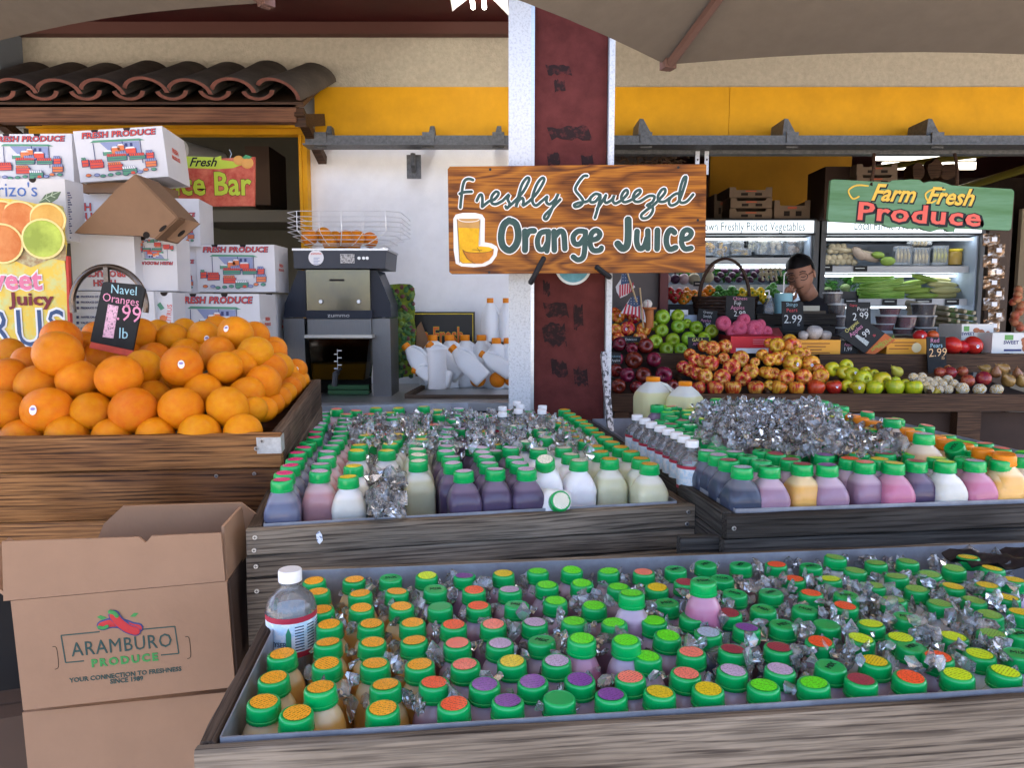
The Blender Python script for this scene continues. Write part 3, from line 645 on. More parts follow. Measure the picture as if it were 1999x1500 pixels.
FT = [(613,1134,'O'),(621,1155,'O'),(628,1190,'O'),(643,1219,'O'),(640,1254,'O'),(638,1295,'O'),(550,1277,'O'),(534,1323,'O'),(515,1370,'O'),(573,1410,'O'),(625,1342,'O',.008),(691,1132,'O'),(703,1159,'O'),(706,1187,'O'),(724,1218,'O'),(727,1254,'O'),(732,1295,'O'),(752,1337,'O'),(747,1384,'O'),(775,1155,'O'),(784,1184,'O'),(805,1216,'O'),(808,1251,'O'),(819,1297,'O'),
(763,1128,'M'),(833,1124,'T'),(907,1124,'P'),(850,1150,'M'),(859,1184,'M'),(925,1152,'R'),(934,1183,'R'),(886,1220,'R'),(892,1256,'C'),(908,1297,'C'),(848,1333,'R'),(886,1384,'R'),
(983,1120,'Y'),(1050,1115,'G'),(1117,1113,'G'),(1188,1115,'G'),(1257,1117,'C'),(1319,1111,'M'),(1378,1101,'M'),(1446,1102,'M'),(996,1151,'L'),(1068,1142,'G'),(1136,1139,'G'),(1208,1146,'G'),(1233,1158,'G',.03),(1282,1147,'Y'),(1338,1137,'D'),(1373,1134,'M',.045),(1410,1129,'M'),(1435,1158,'M'),(1009,1180,'M'),(1084,1173,'G'),(1160,1182,'G'),(1302,1177,'M'),
(1044,1215,'L'),(1121,1213,'G'),(1199,1216,'G'),(1277,1212,'G'),(1352,1204,'M'),(1423,1197,'D'),(1382,1235,'B'),(1458,1225,'P'),(963,1219,'C'),(1303,1241,'G'),(976,1256,'L'),(1057,1250,'M'),(1136,1247,'G',.015),(1222,1250,'G',.015),(1264,1281,'G'),(1350,1273,'C'),(1431,1268,'D'),(999,1291,'Y'),(1086,1290,'L'),(1339,1315,'C'),(1430,1309,'L'),
(946,1336,'P'),(1040,1331,'P'),(1132,1327,'P'),(1230,1322,'C'),(994,1380,'P'),(1096,1375,'M'),(1203,1378,'P'),(1297,1366,'Y'),(1391,1357,'Y'),
(1515,1102,'R'),(1583,1105,'M'),(1631,1088,'g',.006),(1550,1130,'R'),(1620,1130,'T'),(1670,1114,'g'),(1710,1099,'g'),(1772,1096,'g'),(1706,1143,'g'),(1750,1125,'g'),(1815,1121,'g'),(1863,1110,'g'),(1890,1088,'Y'),(1938,1110,'Y'),(1790,1150,'g'),(1860,1145,'Y'),(1928,1143,'Y'),(1979,1132,'Y'),
(1505,1156,'M'),(1583,1158,'R'),(1652,1162,'M'),(1745,1171,'g'),(1835,1178,'g'),(1901,1172,'g'),(1965,1166,'Y'),(1994,1195,'Y'),(1490,1189,'M'),(1572,1189,'M'),(1650,1183,'R'),(1770,1204,'M'),(1931,1200,'g'),(1529,1219,'M'),(1614,1219,'M'),(1700,1218,'T'),(1680,1247,'T'),(1758,1245,'T'),(1862,1243,'T'),(1937,1237,'g'),
(1520,1264,'D'),(1600,1253,'R'),(1832,1282,'R'),(1913,1277,'T'),(1709,1291,'Y'),(1622,1300,'M'),(1523,1307,'L'),(1497,1346,'G'),(1598,1343,'G'),(1698,1342,'D'),(1788,1331,'R'),(1880,1324,'T'),(1973,1318,'T'),(1988,1275,'M'),(1991,1237,'M'),(1780,1262,'M')]
JF = dict(O='o', R='m', C='m', P='m', L='m', G='m', D='b', M='m', Y='m', g='w', T='w', B='b')
items = []
for q in FT:
    z = CAMZ-.400+(q[3] if len(q) > 3 else 0); P = atz(q[0], q[1], z)
    j = JF[q[2]]
    if q[2] in 'M' and q[0] > 1340 and q[0] < 1400 and len(q) > 3: j = 'k'
    if q[2] == 'G' and q[1] > 1230 and q[0] < 1270: j = 'k' if q[0] < 1200 else 'm'
    it = dict(P=P, s=q[2], j=j, shape='round')
    if (q[0], q[1]) == (1233, 1158): it['txt'] = 'mauve juice bottle standing higher, lime green sticker, left of the raised pink one'
    if (q[0], q[1]) == (1373, 1134): it['txt'] = 'pink juice bottle with plain green cap standing highest in the front tray'
    items.append(it)
for it in rows(items, 'front tray', .049, front, .030):
    place_bottle(it['P'], it['shape'], it['j'], it['s'], it['label'], 'juice bottles packed in the front tray', rz=front.rotation_euler.z, s_=.90); ALLB.append(('F', it['P']))
MT = [(550,937,'K','b'),(555,924,'K','b'),(567,909,'K','b'),(576,897,'K','b'),(581,884,'K','b'),(593,874,'K','b'),(601,864,'M','b'),(614,854,'K','b'),(616,844,'K','b'),(619,835,'L','b'),(626,827,'L','b'),(626,819,'L','b'),(631,812,'L','b'),(634,805,'L','b'),
(624,920,'L','r'),(627,906,'L','r'),(637,894,'L','r'),(639,882,'L','r'),(647,870,'L','r'),(656,861,'L','r'),(662,852,'L','r'),(666,843,'L','r'),(667,834,'L','r'),(672,825,'L','r'),(672,817,'L','r'),(676,809,'C','r'),(657,799,'C','r',.012),
(680,931,'Y','w',-.006),(690,910,'Y','w'),(697,880,'Y','w'),(702,869,'Y','w'),(715,850,'Y','w'),(755,880,'Y','w'),(762,867,'Y','w'),(770,859,'Y','w'),(775,849,'Y','w'),
(816,900,'W','e'),(817,888,'W','e'),(815,877,'W','e'),(814,867,'W','e'),(821,858,'Y','e'),(822,849,'Y','e'),
(905,920,'L','p'),(884,904,'L','p'),(880,892,'L','p'),(870,881,'L','p'),(872,871,'L','p'),(870,862,'L','p'),(871,854,'L','p'),(872,845,'L','p'),(872,835,'L','p'),
(967,916,'L','p'),(954,904,'L','p'),(949,892,'L','p'),(942,883,'L','p'),(939,874,'L','p'),(1028,916,'L','p'),(1014,904,'L','p'),(1005,894,'L','p'),(997,874,'L','p'),
(695,802,'C','r'),(721,809,'C','r'),(720,817,'L','r'),(734,797,'Y','w',.008),(760,806,'Y','w'),(767,816,'L','w'),(778,797,'Y','w'),(816,807,'L','e'),(812,815,'L','e'),(827,794,'Y','e',.008),(853,801,'Y','e'),(857,810,'A','e'),(896,798,'L','p'),(900,809,'L','p'),(887,819,'L','p'),(941,811,'W','p'),
(1130,899,'W','s'),(1114,887,'W','s'),(1190,896,'A','e'),(1172,882,'A','e'),(1162,871,'A','e'),
(1274,909,'A','e'),(1251,895,'A','e'),(1232,882,'A','e'),(1212,873,'A','e'),(1194,863,'A','e'),(1181,854,'A','e'),(1166,845,'A','e'),(1154,836,'A','e'),(1144,828,'A','e'),(1134,821,'A','e'),(1122,814,'A','e'),(1111,807,'A','e'),(1102,800,'A','e'),
(1141,861,'A','e'),(1125,853,'A','e'),(1114,842,'A','e'),(1104,835,'A','e'),(1097,827,'A','e'),(1092,820,'A','e'),(1030,862,'W','s'),(1065,854,'W','s'),(1062,845,'W','s'),(1055,837,'W','s'),(1007,832,'W','s'),(1051,877,'W','s'),(1100,874,'W','s'),(1072,814,'A','s')]
items = []
for q in MT:
    items.append(dict(P=atz(q[0], q[1], CAMZ-.298+(q[4] if len(q) > 4 else 0)), s=q[2], j=q[3], shape='square'))
for it in rows(items, 'middle tray', .061, mid, .045):
    place_bottle(it['P'], 'square', it['j'], it['s'], it['label'], 'juice bottles in the middle tray', rz=mid.rotation_euler.z, tilt=(random.uniform(-.03, .03), random.uniform(-.03, .03))); ALLB.append(('M', it['P']))
v = atz(1064, 897, CAMZ-.290); place_bottle(v, 'square', 's', 'W', 'milk white bottle whose cream stickered cap tips towards the viewer', 'juice bottles in the middle tray', tilt=(.40, -.1), rz=.1); ALLB.append(('M', v))
v = atz(1095, 978, CAMZ-.345); place_bottle(v, 'square', 's', 'W', 'milk white bottle lying down with its round cream sticker facing out', 'juice bottles in the middle tray', tilt=(1.15, .12), rz=.1); ALLB.append(('M', v))
RT = [(1449,912,'B','n'),(1423,898,'D','n'),(1402,888,'L','n'),(1382,880,'L','n'),(1510,914,'M','m'),(1566,906,'D','o'),(1619,909,'P','m'),(1688,902,'C','m'),(1761,909,'Y','k'),(1869,908,'T','w'),(1927,906,'L','k'),(1985,906,'L','o'),
(1486,899,'M','m'),(1543,897,'D','m'),(1659,895,'R','m'),(1717,896,'Y','m'),(1789,900,'D','p'),(1830,894,'T','w'),(1885,894,'M','k'),(1947,892,'Y','t'),(1995,891,'L','t'),
(1460,890,'M','m'),(1515,886,'D','m'),(1488,880,'M','m'),(1434,882,'L','n'),(1400,872,'M','p'),(1411,878,'M','p'),(1610,888,'P','m'),(1678,886,'Y','m'),(1729,886,'D','m'),(1783,887,'G','m'),(1908,883,'M','k'),
(1742,818,'C','t',.03),(1804,847,'L','t',.04),
(1385,861,'M','m'),(1283,791,'M','p',.015),(1299,797,'G','m'),(1303,805,'G','m'),(1311,813,'g','m'),(1292,821,'M','m'),(1343,802,'T','m'),(1345,810,'T','m'),(1365,817,'T','m'),(1309,828,'D','m'),(1332,821,'D','m'),(1346,829,'M','m'),(1321,836,'M','m'),(1338,844,'M','m'),(1356,852,'M','m'),(1370,838,'M','m'),
(1398,779,'G','m'),(1504,780,'G','m'),(1606,783,'M','w'),(1625,789,'M','w'),(1644,794,'M','w'),(1626,799,'g','w'),(1644,805,'g','w'),(1631,814,'T','w'),(1629,821,'T','w'),(1665,822,'T','w'),(1700,838,'T','w')]
items = []
for q in RT:
    it = dict(P=atz(q[0], q[1], CAMZ-.278+(q[4] if len(q) > 4 else 0)), s=q[2], j=q[3], shape='square')
    if q[0] == 1742: it['txt'] = 'beige juice bottle standing above the ice, nearer the orange capped jugs, smaller of two'
    if q[0] == 1804: it['txt'] = 'beige juice bottle standing highest above the ice at right, larger of two'
    items.append(it)
for it in rows(items, 'right tray', .061, right, .045):
    place_bottle(it['P'], 'square', it['j'], it['s'], it['label'], 'juice bottles in the right tray', rz=right.rotation_euler.z, tilt=(random.uniform(-.03, .03), random.uniform(-.03, .03))); ALLB.append(('R', it['P']))
v = atz(1862, 872, CAMZ-.270); place_bottle(v, 'square', 't', 'M', 'beige juice bottle lying tilted beside the taller beige one in the right tray', 'juice bottles in the right tray', tilt=(.3, -.55)); ALLB.append(('R', v))
# orange capped bottles along the right side of the right tray
oc = [(1665,811),(1681,816),(1706,823),(1725,830),(1768,836),(1786,843),(1828,851),(1848,859),(1881,867),(1919,876),(1960,884),(1992,895)]
ocm = CAPME.copy(); ocm.materials.clear(); ocm.materials.append(capo)
for i, (x, y) in enumerate(oc[::-1]):
    P = atz(x, y, CAMZ-.268); l = local(right, P); a = right.rotation_euler.z; P += Vector((-math.sin(a), math.cos(a), 0))*max(0, .061-l.y); t = thing('juice_bottle', f'orange capped orange juice bottle, {ORD[i]} from the front of the diagonal orange row', 'bottle', P-Vector((0, 0, .147)), (0, 0, right.rotation_euler.z), 'orange capped bottles in the right tray')
    link('bottle_body', BODY['square', 'o'], t); link('cap', ocm, t); ALLB.append(('R', P))
# bottles buried under the ice: everywhere a gap in a tray would show
fb = MB()
def join_mesh(dst, me, T, m):
    dst.m = m; dst.add([v.co for v in me.vertices], [tuple(p.vertices) for p in me.polygons], T)
fm = [capm]+[JU[k][1] for k in 'mwpe']+[STM[k] for k in 'GLYC']
def filler(tr, key, Z, x0, x1, y0, y1, pitch, pick, dmin):
    have = [local(tr, p) for k, p in ALLB if k == key]; y = y0; row = 0
    while y < y1:
        x = x0+(row % 2)*pitch/2
        while x < x1:
            p = Vector((x+random.uniform(-.004, .004), y+random.uniform(-.004, .004), 0))
            if min([math.hypot(h.x-p.x, h.y-p.y) for h in have] or [9]) > dmin:
                a = tr.rotation_euler.z; w = Vector((tr.location.x+p.x*math.cos(a)-p.y*math.sin(a), tr.location.y+p.x*math.sin(a)+p.y*math.cos(a), Z-random.uniform(0, .012)))
                T = Matrix.Translation(w-Vector((0, 0, .147))) @ Euler((random.uniform(-.1, .1), random.uniform(-.1, .1), a)).to_matrix().to_4x4()
                c = pick(p); join_mesh(fb, BODY['round', 'o'], T, 1+'mwpe'.index(c)); join_mesh(fb, CAPME, T, 0)
                join_mesh(fb, STME['O'], T @ Matrix.Translation((0, 0, .1478)), random.choice((5, 6, 7, 8))); have.append(p)
            x += pitch
        y += pitch*.9; row += 1
filler(mid, 'M', CAMZ-.310, .06, ML-.06, .28, 1.0, .064, lambda p: 'w' if p.x < .3 else ('p' if p.x < .6 else 'e'), .050)
filler(right, 'R', CAMZ-.290, .22, RL-.2, .20, 1.05, .066, lambda p: 'm' if p.x < .5 else 'w', .056)
tag(fb.build('buried_bottles', fm), kind='stuff')
# ---------------------------------------------------------------- ice
icem = clear('clear_ice', (1, 1, 1), .10, 1.2, .18, 1.7, .0, .02)
def chunk(rad):
    bm = bmesh.new()
    sx, sy, sz = random.uniform(.7, 1.3), random.uniform(.55, 1.1), random.uniform(.35, .8)
    for _ in range(random.randint(9, 13)):
        v = Vector((random.gauss(0, 1), random.gauss(0, 1), random.gauss(0, 1))).normalized()*random.uniform(.8, 1.1)
        bm.verts.new((v.x*sx*rad, v.y*sy*rad, v.z*sz*rad))
    r = bmesh.ops.convex_hull(bm, input=bm.verts[:]); bmesh.ops.delete(bm, geom=[v for v in bm.verts if not v.link_faces], context='VERTS')
    bm.verts.ensure_lookup_table(); out = ([tuple(v.co) for v in bm.verts], [tuple(v.index for v in f.verts) for f in bm.faces]); bm.free(); return out
CH = [chunk(.013) for _ in range(24)]
def ice(tr, name, pts):
    b = MB(); a = tr.rotation_euler.z
    for (x, y, z, s_) in pts:
        w = Vector((tr.location.x+x*math.cos(a)-y*math.sin(a), tr.location.y+x*math.sin(a)+y*math.cos(a), z))
        T = Matrix.Translation(w) @ Euler((random.uniform(0, 6), random.uniform(0, 6), random.uniform(0, 6))).to_matrix().to_4x4() @ Matrix.Scale(s_, 4)
        c = random.choice(CH); b.add(c[0], c[1], T)
    tag(b.build(name, icem, smooth=False), kind='stuff')
def inpoly(px, py, poly):
    c = False; n = len(poly)
    for i in range(n):
        (x1, y1), (x2, y2) = poly[i], poly[i-1]
        if (y1 > py) != (y2 > py) and px < (x2-x1)*(py-y1)/(y2-y1)+x1: c = not c
    return c
def scatter(tr, poly, z0, z1, n, smin, smax, mound=0, keep=None, capZ=None, key=None):
    xs = [p[0] for p in poly]; ys = [p[1] for p in poly]; out = []; k = 0
    cap = [local(tr, p) for kk, p in ALLB if kk == key]
    Z0 = z1
    while len(out) < n and k < n*20:
        k += 1; px, py = random.uniform(min(xs), max(xs)), random.uniform(min(ys), max(ys))
        if not inpoly(px, py, poly): continue
        z = random.uniform(z0, z1); P = atz(px, py, z); l = local(tr, P)
        if random.random() > (P.y/2.3)**2*1.2+.05: continue
        sc = random.uniform(smin, smax)
        if keep and min([math.hypot(c.x-l.x, c.y-l.y) for c in cap] or [9]) < keep+.004*sc: continue
        out.append((l.x, l.y, z+random.uniform(0, mound), sc))
    return out
pts = scatter(mid, [(640, 845), (700, 812), (900, 806), (1010, 808), (1088, 815), (1160, 868), (1180, 900), (1070, 880), (860, 885), (800, 880), (700, 868)], CAMZ-.325, CAMZ-.296, 640, .7, 1.35, .012)
pts += scatter(mid, [(718, 905), (790, 905), (785, 1000), (728, 1000)], CAMZ-.355, CAMZ-.33, 60, 1.1, 1.7)
pts += [(.232+random.uniform(-.028, .03), random.uniform(.055, .12), ZM+random.uniform(-.03, .042), random.uniform(1.0, 1.5)) for _ in range(46)]
pts += scatter(mid, [(660, 900), (1200, 890), (1240, 905), (1100, 830), (650, 830)], CAMZ-.34, CAMZ-.315, 200, .7, 1.3, 0, .018, None, 'M')
ice(mid, 'crushed_ice', pts)
pts = scatter(right, [(1360, 860), (1350, 800), (1390, 786), (1590, 786), (1650, 815), (1750, 845), (1790, 880), (1740, 893), (1560, 893), (1420, 880)], CAMZ-.305, CAMZ-.275, 950, .7, 1.4, .015)
pts += scatter(right, [(1400, 850), (1420, 800), (1600, 800), (1680, 850), (1600, 872)], CAMZ-.278, CAMZ-.262, 200, .7, 1.4, .012)
ice(right, 'crushed_ice', pts)
pts = scatter(front, [(620, 1200), (700, 1130), (1200, 1112), (1940, 1075), (1999, 1150), (1999, 1330), (1400, 1370), (700, 1400), (600, 1330)], CAMZ-.435, CAMZ-.405, 600, .55, 1.15, 0, .0180, None, 'F')
pts += scatter(front, [(1480, 1110), (1990, 1130), (1990, 1300), (1560, 1300)], CAMZ-.415, CAMZ-.395, 230, .55, 1.1, 0, .0140, None, 'F')
pts += scatter(front, [(1240, 1140), (1560, 1130), (1560, 1300), (880, 1270), (930, 1210)], CAMZ-.42, CAMZ-.398, 90, .7, 1.3, 0, .0150, None, 'F')
ice(front, 'crushed_ice', pts)

# ---------------------------------------------------------------- water bottles
plas = clear('clear_bottle_plastic', (.99, .995, 1), .10, 1.05, .20, 1.2)
lab_w = M('water_label', (.55, .72, .85), .4, var=.5, vs=110, col2=(.8, .85, .9), thr=(.45, .55)); lab_r = M('label_red', (.42, .03, .06), .4); inkb = M('label_ink', (.03, .06, .12), .5)
def water_meshes():
    b = MB(); b.lathe([(.02, 0), (.029, .003), (.0315, .012), (.0315, .03), (.0305, .034), (.0315, .038), (.0315, .134), (.0305, .144), (.027, .152), (.020, .159), (.0145, .163), (.0125, .166), (.0125, .17), (.0145, .1705), (.0145, .172), (.0118, .173), (.0118, .182)], 24)
    o1 = b.build('water_body', plas, ang=60); b = MB(); b.lathe([(.0318, .084), (.0318, .135)], 24, capb=False, capt=False)
    b.m = 1
    for z in (.084, .1285): b.lathe([(.0321, z), (.0321, z+.007)], 24, capb=False, capt=False)
    b.m = 2
    for k in range(9):
        for j in range(3): t = -PI/2+.25+j*.5; zz = .093+k*.0037; c = .0323; b.add([(c*math.cos(t-.19), c*math.sin(t-.19), zz), (c*math.cos(t+.17), c*math.sin(t+.17), zz), (c*math.cos(t+.17), c*math.sin(t+.17), zz+.0015), (c*math.cos(t-.19), c*math.sin(t-.19), zz+.0015)], [(0, 1, 2, 3)])
    b.m = 3
    t = -PI/2-.18; c = .0325; b.add([(c*math.cos(t-.1), c*math.sin(t-.1), .094), (c*math.cos(t+.1), c*math.sin(t+.1), .094), (c*math.cos(t+.1), c*math.sin(t+.1), .116), (c*math.cos(t), c*math.sin(t), .124), (c*math.cos(t-.1), c*math.sin(t-.1), .116)], [(0, 1, 2, 3, 4)])
    o2 = b.build('label', [lab_w, lab_r, inkb, M('label_green', (.05, .3, .15), .5)], ang=60)
    b = MB(); b.lathe([(.0145, .1735), (.0148, .175), (.0148, .1865), (.0138, .188), (.004, .1882)], 32, rib=.0147); o3 = b.build('cap', capw, ang=50)
    r = o1.data, o2.data, o3.data
    for o in (o1, o2, o3): bpy.data.objects.remove(o)
    return r
WB, WL, WC = water_meshes()
bt_ = MB(); 
def geyser_text(t):
    for i, ch in enumerate('GEYSER'):
        a = -PI/2-.95+i*.125; c = .0324
        T = Matrix.Rotation(a+PI/2, 4, 'Z') @ Matrix.Translation((0, -c, .102)); bt_.text(ch, .0085, T=T)
    bt_.build('label_lettering', inkb, t)
def water(P, label, group=None, s_=1.0, rz=0, tilt=(0, 0)):
    t = thing('water_bottle', label, 'bottle', Vector(P)-Vector((0, 0, .188*s_)), (tilt[0], tilt[1], rz), group); t.scale = (s_,)*3
    link('bottle_body', WB, t); link('label', WL, t); link('cap', WC, t); return t
P = atz(566, 1112, CAMZ-.335); w_ = water(P, 'large clear water bottle with red banded label in the front left of the near tray', None, 1.02, .35); geyser_text(w_)
wl = [(1244,810),(1259,817),(1272,824),(1289,831),(1305,837),(1321,844),(1335,851),(1351,860)]
for i, (x, y) in enumerate(wl[::-1]): water(atz(x, y, CAMZ-.262), f'clear water bottle, {ORD[i]} from the front in the row along the right tray', 'water bottles lined along the right tray', .92, .6+i*.1)
for i, (x, y, d) in enumerate([(981,794,'back of the two standing left'),(981,805,'front of the two standing left'),(1009,784,'rearmost one of the middle cluster'),(1016,790,'middle one of the cluster'),(1012,799,'front one of the middle cluster'),(1059,792,'back of the two nearest the maroon column'),(1058,800,'front of the two nearest the maroon column')]):
    water(atz(x, y, CAMZ-.275), f'water bottle at back of middle tray, {d}', 'water bottles at the back of the middle tray', .85, i)

# ---------------------------------------------------------------- oranges
orm = M('orange_peel', (.80, .285, .0), .36, var=.22, vs=3, col2=(.76, .205, .0), bump=.55, bs=190, rnd=.10, coat=.05, sss=0, spec=.3)
def orange_mesh(k):
    b = MB(); n = 28; m = 16; vs = [(0, 0, -.98)]; random.seed(50+k)
    ph = [random.uniform(0, 6) for _ in range(4)]; cr = random.uniform(0, 6)
    for i in range(1, m):
        a = -PI/2+PI*i/m
        for j in range(n):
            t = 2*PI*j/n; r = 1+.018*math.sin(2*t+ph[0])*math.cos(a)+.014*math.sin(3*a+ph[1])
            z = math.sin(a)*(.94 if k % 2 else .9)
            if i > m-4: z -= .05*(i-(m-4))/3
            if k % 3 == 0: d = abs(((t-cr+PI) % (2*PI))-PI); r -= .03*math.exp(-(d/.12)**2)*max(0, math.sin(a*.9+.5))
            if i > m-5: r -= .018*abs(math.sin(2.5*t+ph[2]))
            vs.append((math.cos(a)*math.cos(t)*r, math.cos(a)*math.sin(t)*r, z))
    vs.append((0, 0, .80)); fs = []
    for j in range(n): fs.append((0, 1+(j+1) % n, 1+j)); fs.append((len(vs)-1, len(vs)-1-n+j, len(vs)-1-n+(j+1) % n))
    for i in range(m-2):
        for j in range(n): a = 1+i*n; fs.append((a+j, a+(j+1) % n, a+n+(j+1) % n, a+n+j))
    b.add(vs, fs); o = b.build('orange', orm, ang=180); me = o.data; bpy.data.objects.remove(o); return me
OM = [orange_mesh(k) for k in range(6)]; random.seed(11)
b = MB(); b.lathe([(.09, .80), (.075, .835), (.03, .845)], 8); o = b.build('stem_button', M('stem_green', (.16, .22, .06), .8)); STM_O = o.data; bpy.data.objects.remove(o)
stk_w = M('fruit_sticker_white', (.8, .8, .82), .35); stk_p = M('fruit_sticker_print', (.28, .22, .45), .4)
def patch(r0, w, h, lift=1.012):     # oval sticker lying on a unit ball, facing -Y
    b = MB(); n = 14
    for m_, s_, l_ in ((0, 1, lift), (1, .55, lift+.004)):
        b.m = m_; zo = 0 if m_ == 0 else h*.25
        vs = [tuple(Vector((0, -1, zo)).normalized()*l_)]
        for k in range(n): a = 2*PI*k/n; v = Vector((w*s_*(1 if m_ == 0 else 1.2)*math.cos(a), -1, zo+h*s_*(1 if m_ == 0 else .6)*math.sin(a))).normalized()*l_; vs.append(tuple(v))
        b.add(vs, [(0, 1+k, 1+(k+1) % n) for k in range(n)])
    o = b.build('fruit_sticker', [stk_w, stk_p], smooth=True); me = o.data; bpy.data.objects.remove(o); return me
SP = patch(1, .15, .20)
def fruit_sticker(t, r):
    link('fruit_sticker', SP, t).rotation_euler = (0, 0, 0)
OR = [(42,858,40,1.50),(131,853,41,1.50),(218,855,38,1.50),(304,852,38,1.50),(390,847,40,1.50),(474,845,38,1.51),
(8,803,41,1.53),(94,802,47,1.52,'s'),(179,803,38,1.53),(261,802,46,1.52),(354,800,43,1.53),(445,795,42,1.55),
(15,737,38,1.60),(72,752,40,1.59),(152,742,39,1.59),(232,736,44,1.57,'b'),(300,776,34,1.62),(397,765,36,1.62),(480,772,38,1.63),
(355,716,40,1.62,'s'),(278,720,38,1.66),(440,718,33,1.66,'b'),(410,757,30,1.68),(315,745,30,1.72),
(114,692,46,1.60,'b'),(55,706,30,1.70),(120,662,38,1.72,'s'),(196,700,34,1.76),(165,675,30,1.80),
(300,699,32,1.78),(337,660,31,1.86),(399,658,32,1.86,'s'),(460,652,34,1.82,'s'),(272,656,35,1.84),
(499,688,34,1.75),(535,690,26,1.88),(470,716,34,1.72),(362,690,30,1.80),(425,690,34,1.76),(514,748,36,1.68),(528,722,32,1.76),
(545,716,28,1.84),(560,730,24,1.90),(578,722,22,1.93,'s'),(497,800,26,1.58),(515,800,26,1.62),(530,788,25,1.68),(545,778,24,1.73),(556,768,23,1.78),(567,758,22,1.83),(577,748,21,1.88),(585,742,19,1.93),
(310,648,25,2.0),(360,645,24,2.0),(425,642,28,1.97),(498,655,28,1.92),(535,682,25,1.94),(250,690,34,1.82),(20,690,30,1.85),(190,655,28,1.95),(385,700,30,1.82),(130,715,30,1.82),(480,668,30,1.95),(450,745,32,1.72),(350,755,30,1.74),(250,765,28,1.70),(190,765,30,1.68),(125,765,30,1.66),(60,790,26,1.62),(330,725,28,1.76),(575,735,20,1.98),(30,765,28,1.68)]
OR.sort(key=lambda q: -q[1]); rws = [];
for q in OR:
    if rws and rws[-1][0][1]-q[1] < 17: rws[-1].append(q)
    else: rws.append([q])
for ri, row in enumerate(rws):
    row.sort(key=lambda q: q[0])
    for ci, q in enumerate(row):
        x, y, r, Y = q[:4]; P = at(x, y, Y); rr = r*sc_at(x, y, Y); f = q[4] if len(q) > 4 else ''
        t = thing('orange', f"{'stickered ' if f == 's' else ''}orange in the wooden bin, {ORD[ri]} layer from the bottom, {ORD[ci]} from the left", 'orange', P, (0, 0, 0), 'navel oranges heaped in the wooden bin')
        k = (ri*7+ci*3) % 6; rot = (random.uniform(-2.5, -.9) if not f == 'b' else random.uniform(.75, 1.05), random.uniform(-.4, .4), random.uniform(-.6, .6)) if f != '' or random.random() < .75 else (random.uniform(.4, .9), 0, random.uniform(-1, 1))
        o = link('peel', OM[k], t, None, rot); o.scale = (rr,)*3; s2 = link('stem_button', STM_O, t, None, rot); s2.scale = (rr*.9,)*3
        if f == 's': s3 = link('fruit_sticker', SP, t, None, (random.uniform(-.45, .2), 0, random.uniform(-.2, .55))); s3.scale = (rr*1.0,)*3
# ---------------------------------------------------------------- main wooden sign
sg_green = M('sign_green_paint', (0.0385, 0.084, 0.0735), .5, var=.2, vs=40); sg_white = M('sign_white_paint', (.82, .80, .74), .5)
v = at(1125, 430, 2.30)
ws = thing('juice_sign', 'varnished plywood sign lettered Freshly Squeezed Orange Juice, fixed to the maroon column', 'sign', v)
b = MB(); q = [(874, 330), (878, 325), (1376, 320), (1379, 322), (1377, 528), (1374, 532), (882, 535), (877, 531)]; pprism(b, ws, q, 0, .018); b.build('sign_board', plywood(), ws, ang=30)
def c4(pts): return [(860+x*.2702, 300+y*.27) for x, y in pts]
SQ = [[(235,190),(205,182),(175,195),(160,240),(150,320),(143,390)],[(138,290),(175,278),(225,275)],[(262,342),(282,300),(298,300),(303,335),(300,385)],[(300,385),(350,345),(390,330),(420,290),(400,275),(370,310),(370,355),(400,365),(450,340)],
[(450,340),(495,295),(485,330),(500,365),(480,395),(470,380)],[(490,385),(540,340),(600,270),(640,190),(625,175),(590,220),(565,300),(545,385),(560,345),(590,320),(600,345),(595,375),(640,345)],[(640,345),(700,280),(748,195),(735,175),(700,215),(670,290),(665,350),(690,375),(730,345),(770,310)],
[(770,310),(765,350),(790,365),(830,330),(850,290),(830,340),(800,410),(770,470),(750,470),(755,445),(800,400),(865,330)],
[(1060,160),(1030,165),(985,225),(975,265),(1010,310),(1030,345),(1010,375),(975,385),(965,370),(1000,355),(1060,345),(1090,310)],[(1155,300),(1120,290),(1085,320),(1085,350),(1120,345),(1155,305),(1140,380),(1115,465)],[(1130,400),(1165,350),(1195,300)],
[(1195,300),(1185,340),(1200,355),(1240,330),(1255,300),(1245,340),(1265,360),(1310,335)],[(1310,335),(1350,290),(1345,262),(1320,280),(1305,320),(1325,350),(1365,340),(1400,320)],[(1400,320),(1440,285),(1440,262),(1410,275),(1390,315),(1405,345),(1440,345),(1480,320)],
[(1480,320),(1510,305),(1545,310),(1530,350),(1490,375),(1530,385),(1530,420),(1500,460),(1460,468),(1450,445),(1480,415),(1540,370),(1580,330)],[(1580,330),(1620,285),(1620,255),(1595,265),(1570,310),(1580,345),(1620,345),(1655,320)],
[(1730,290),(1700,290),(1660,320),(1650,355),(1670,375),(1720,345),(1760,240),(1775,170),(1755,180),(1730,260),(1725,330),(1740,355),(1780,345),(1825,295)]]
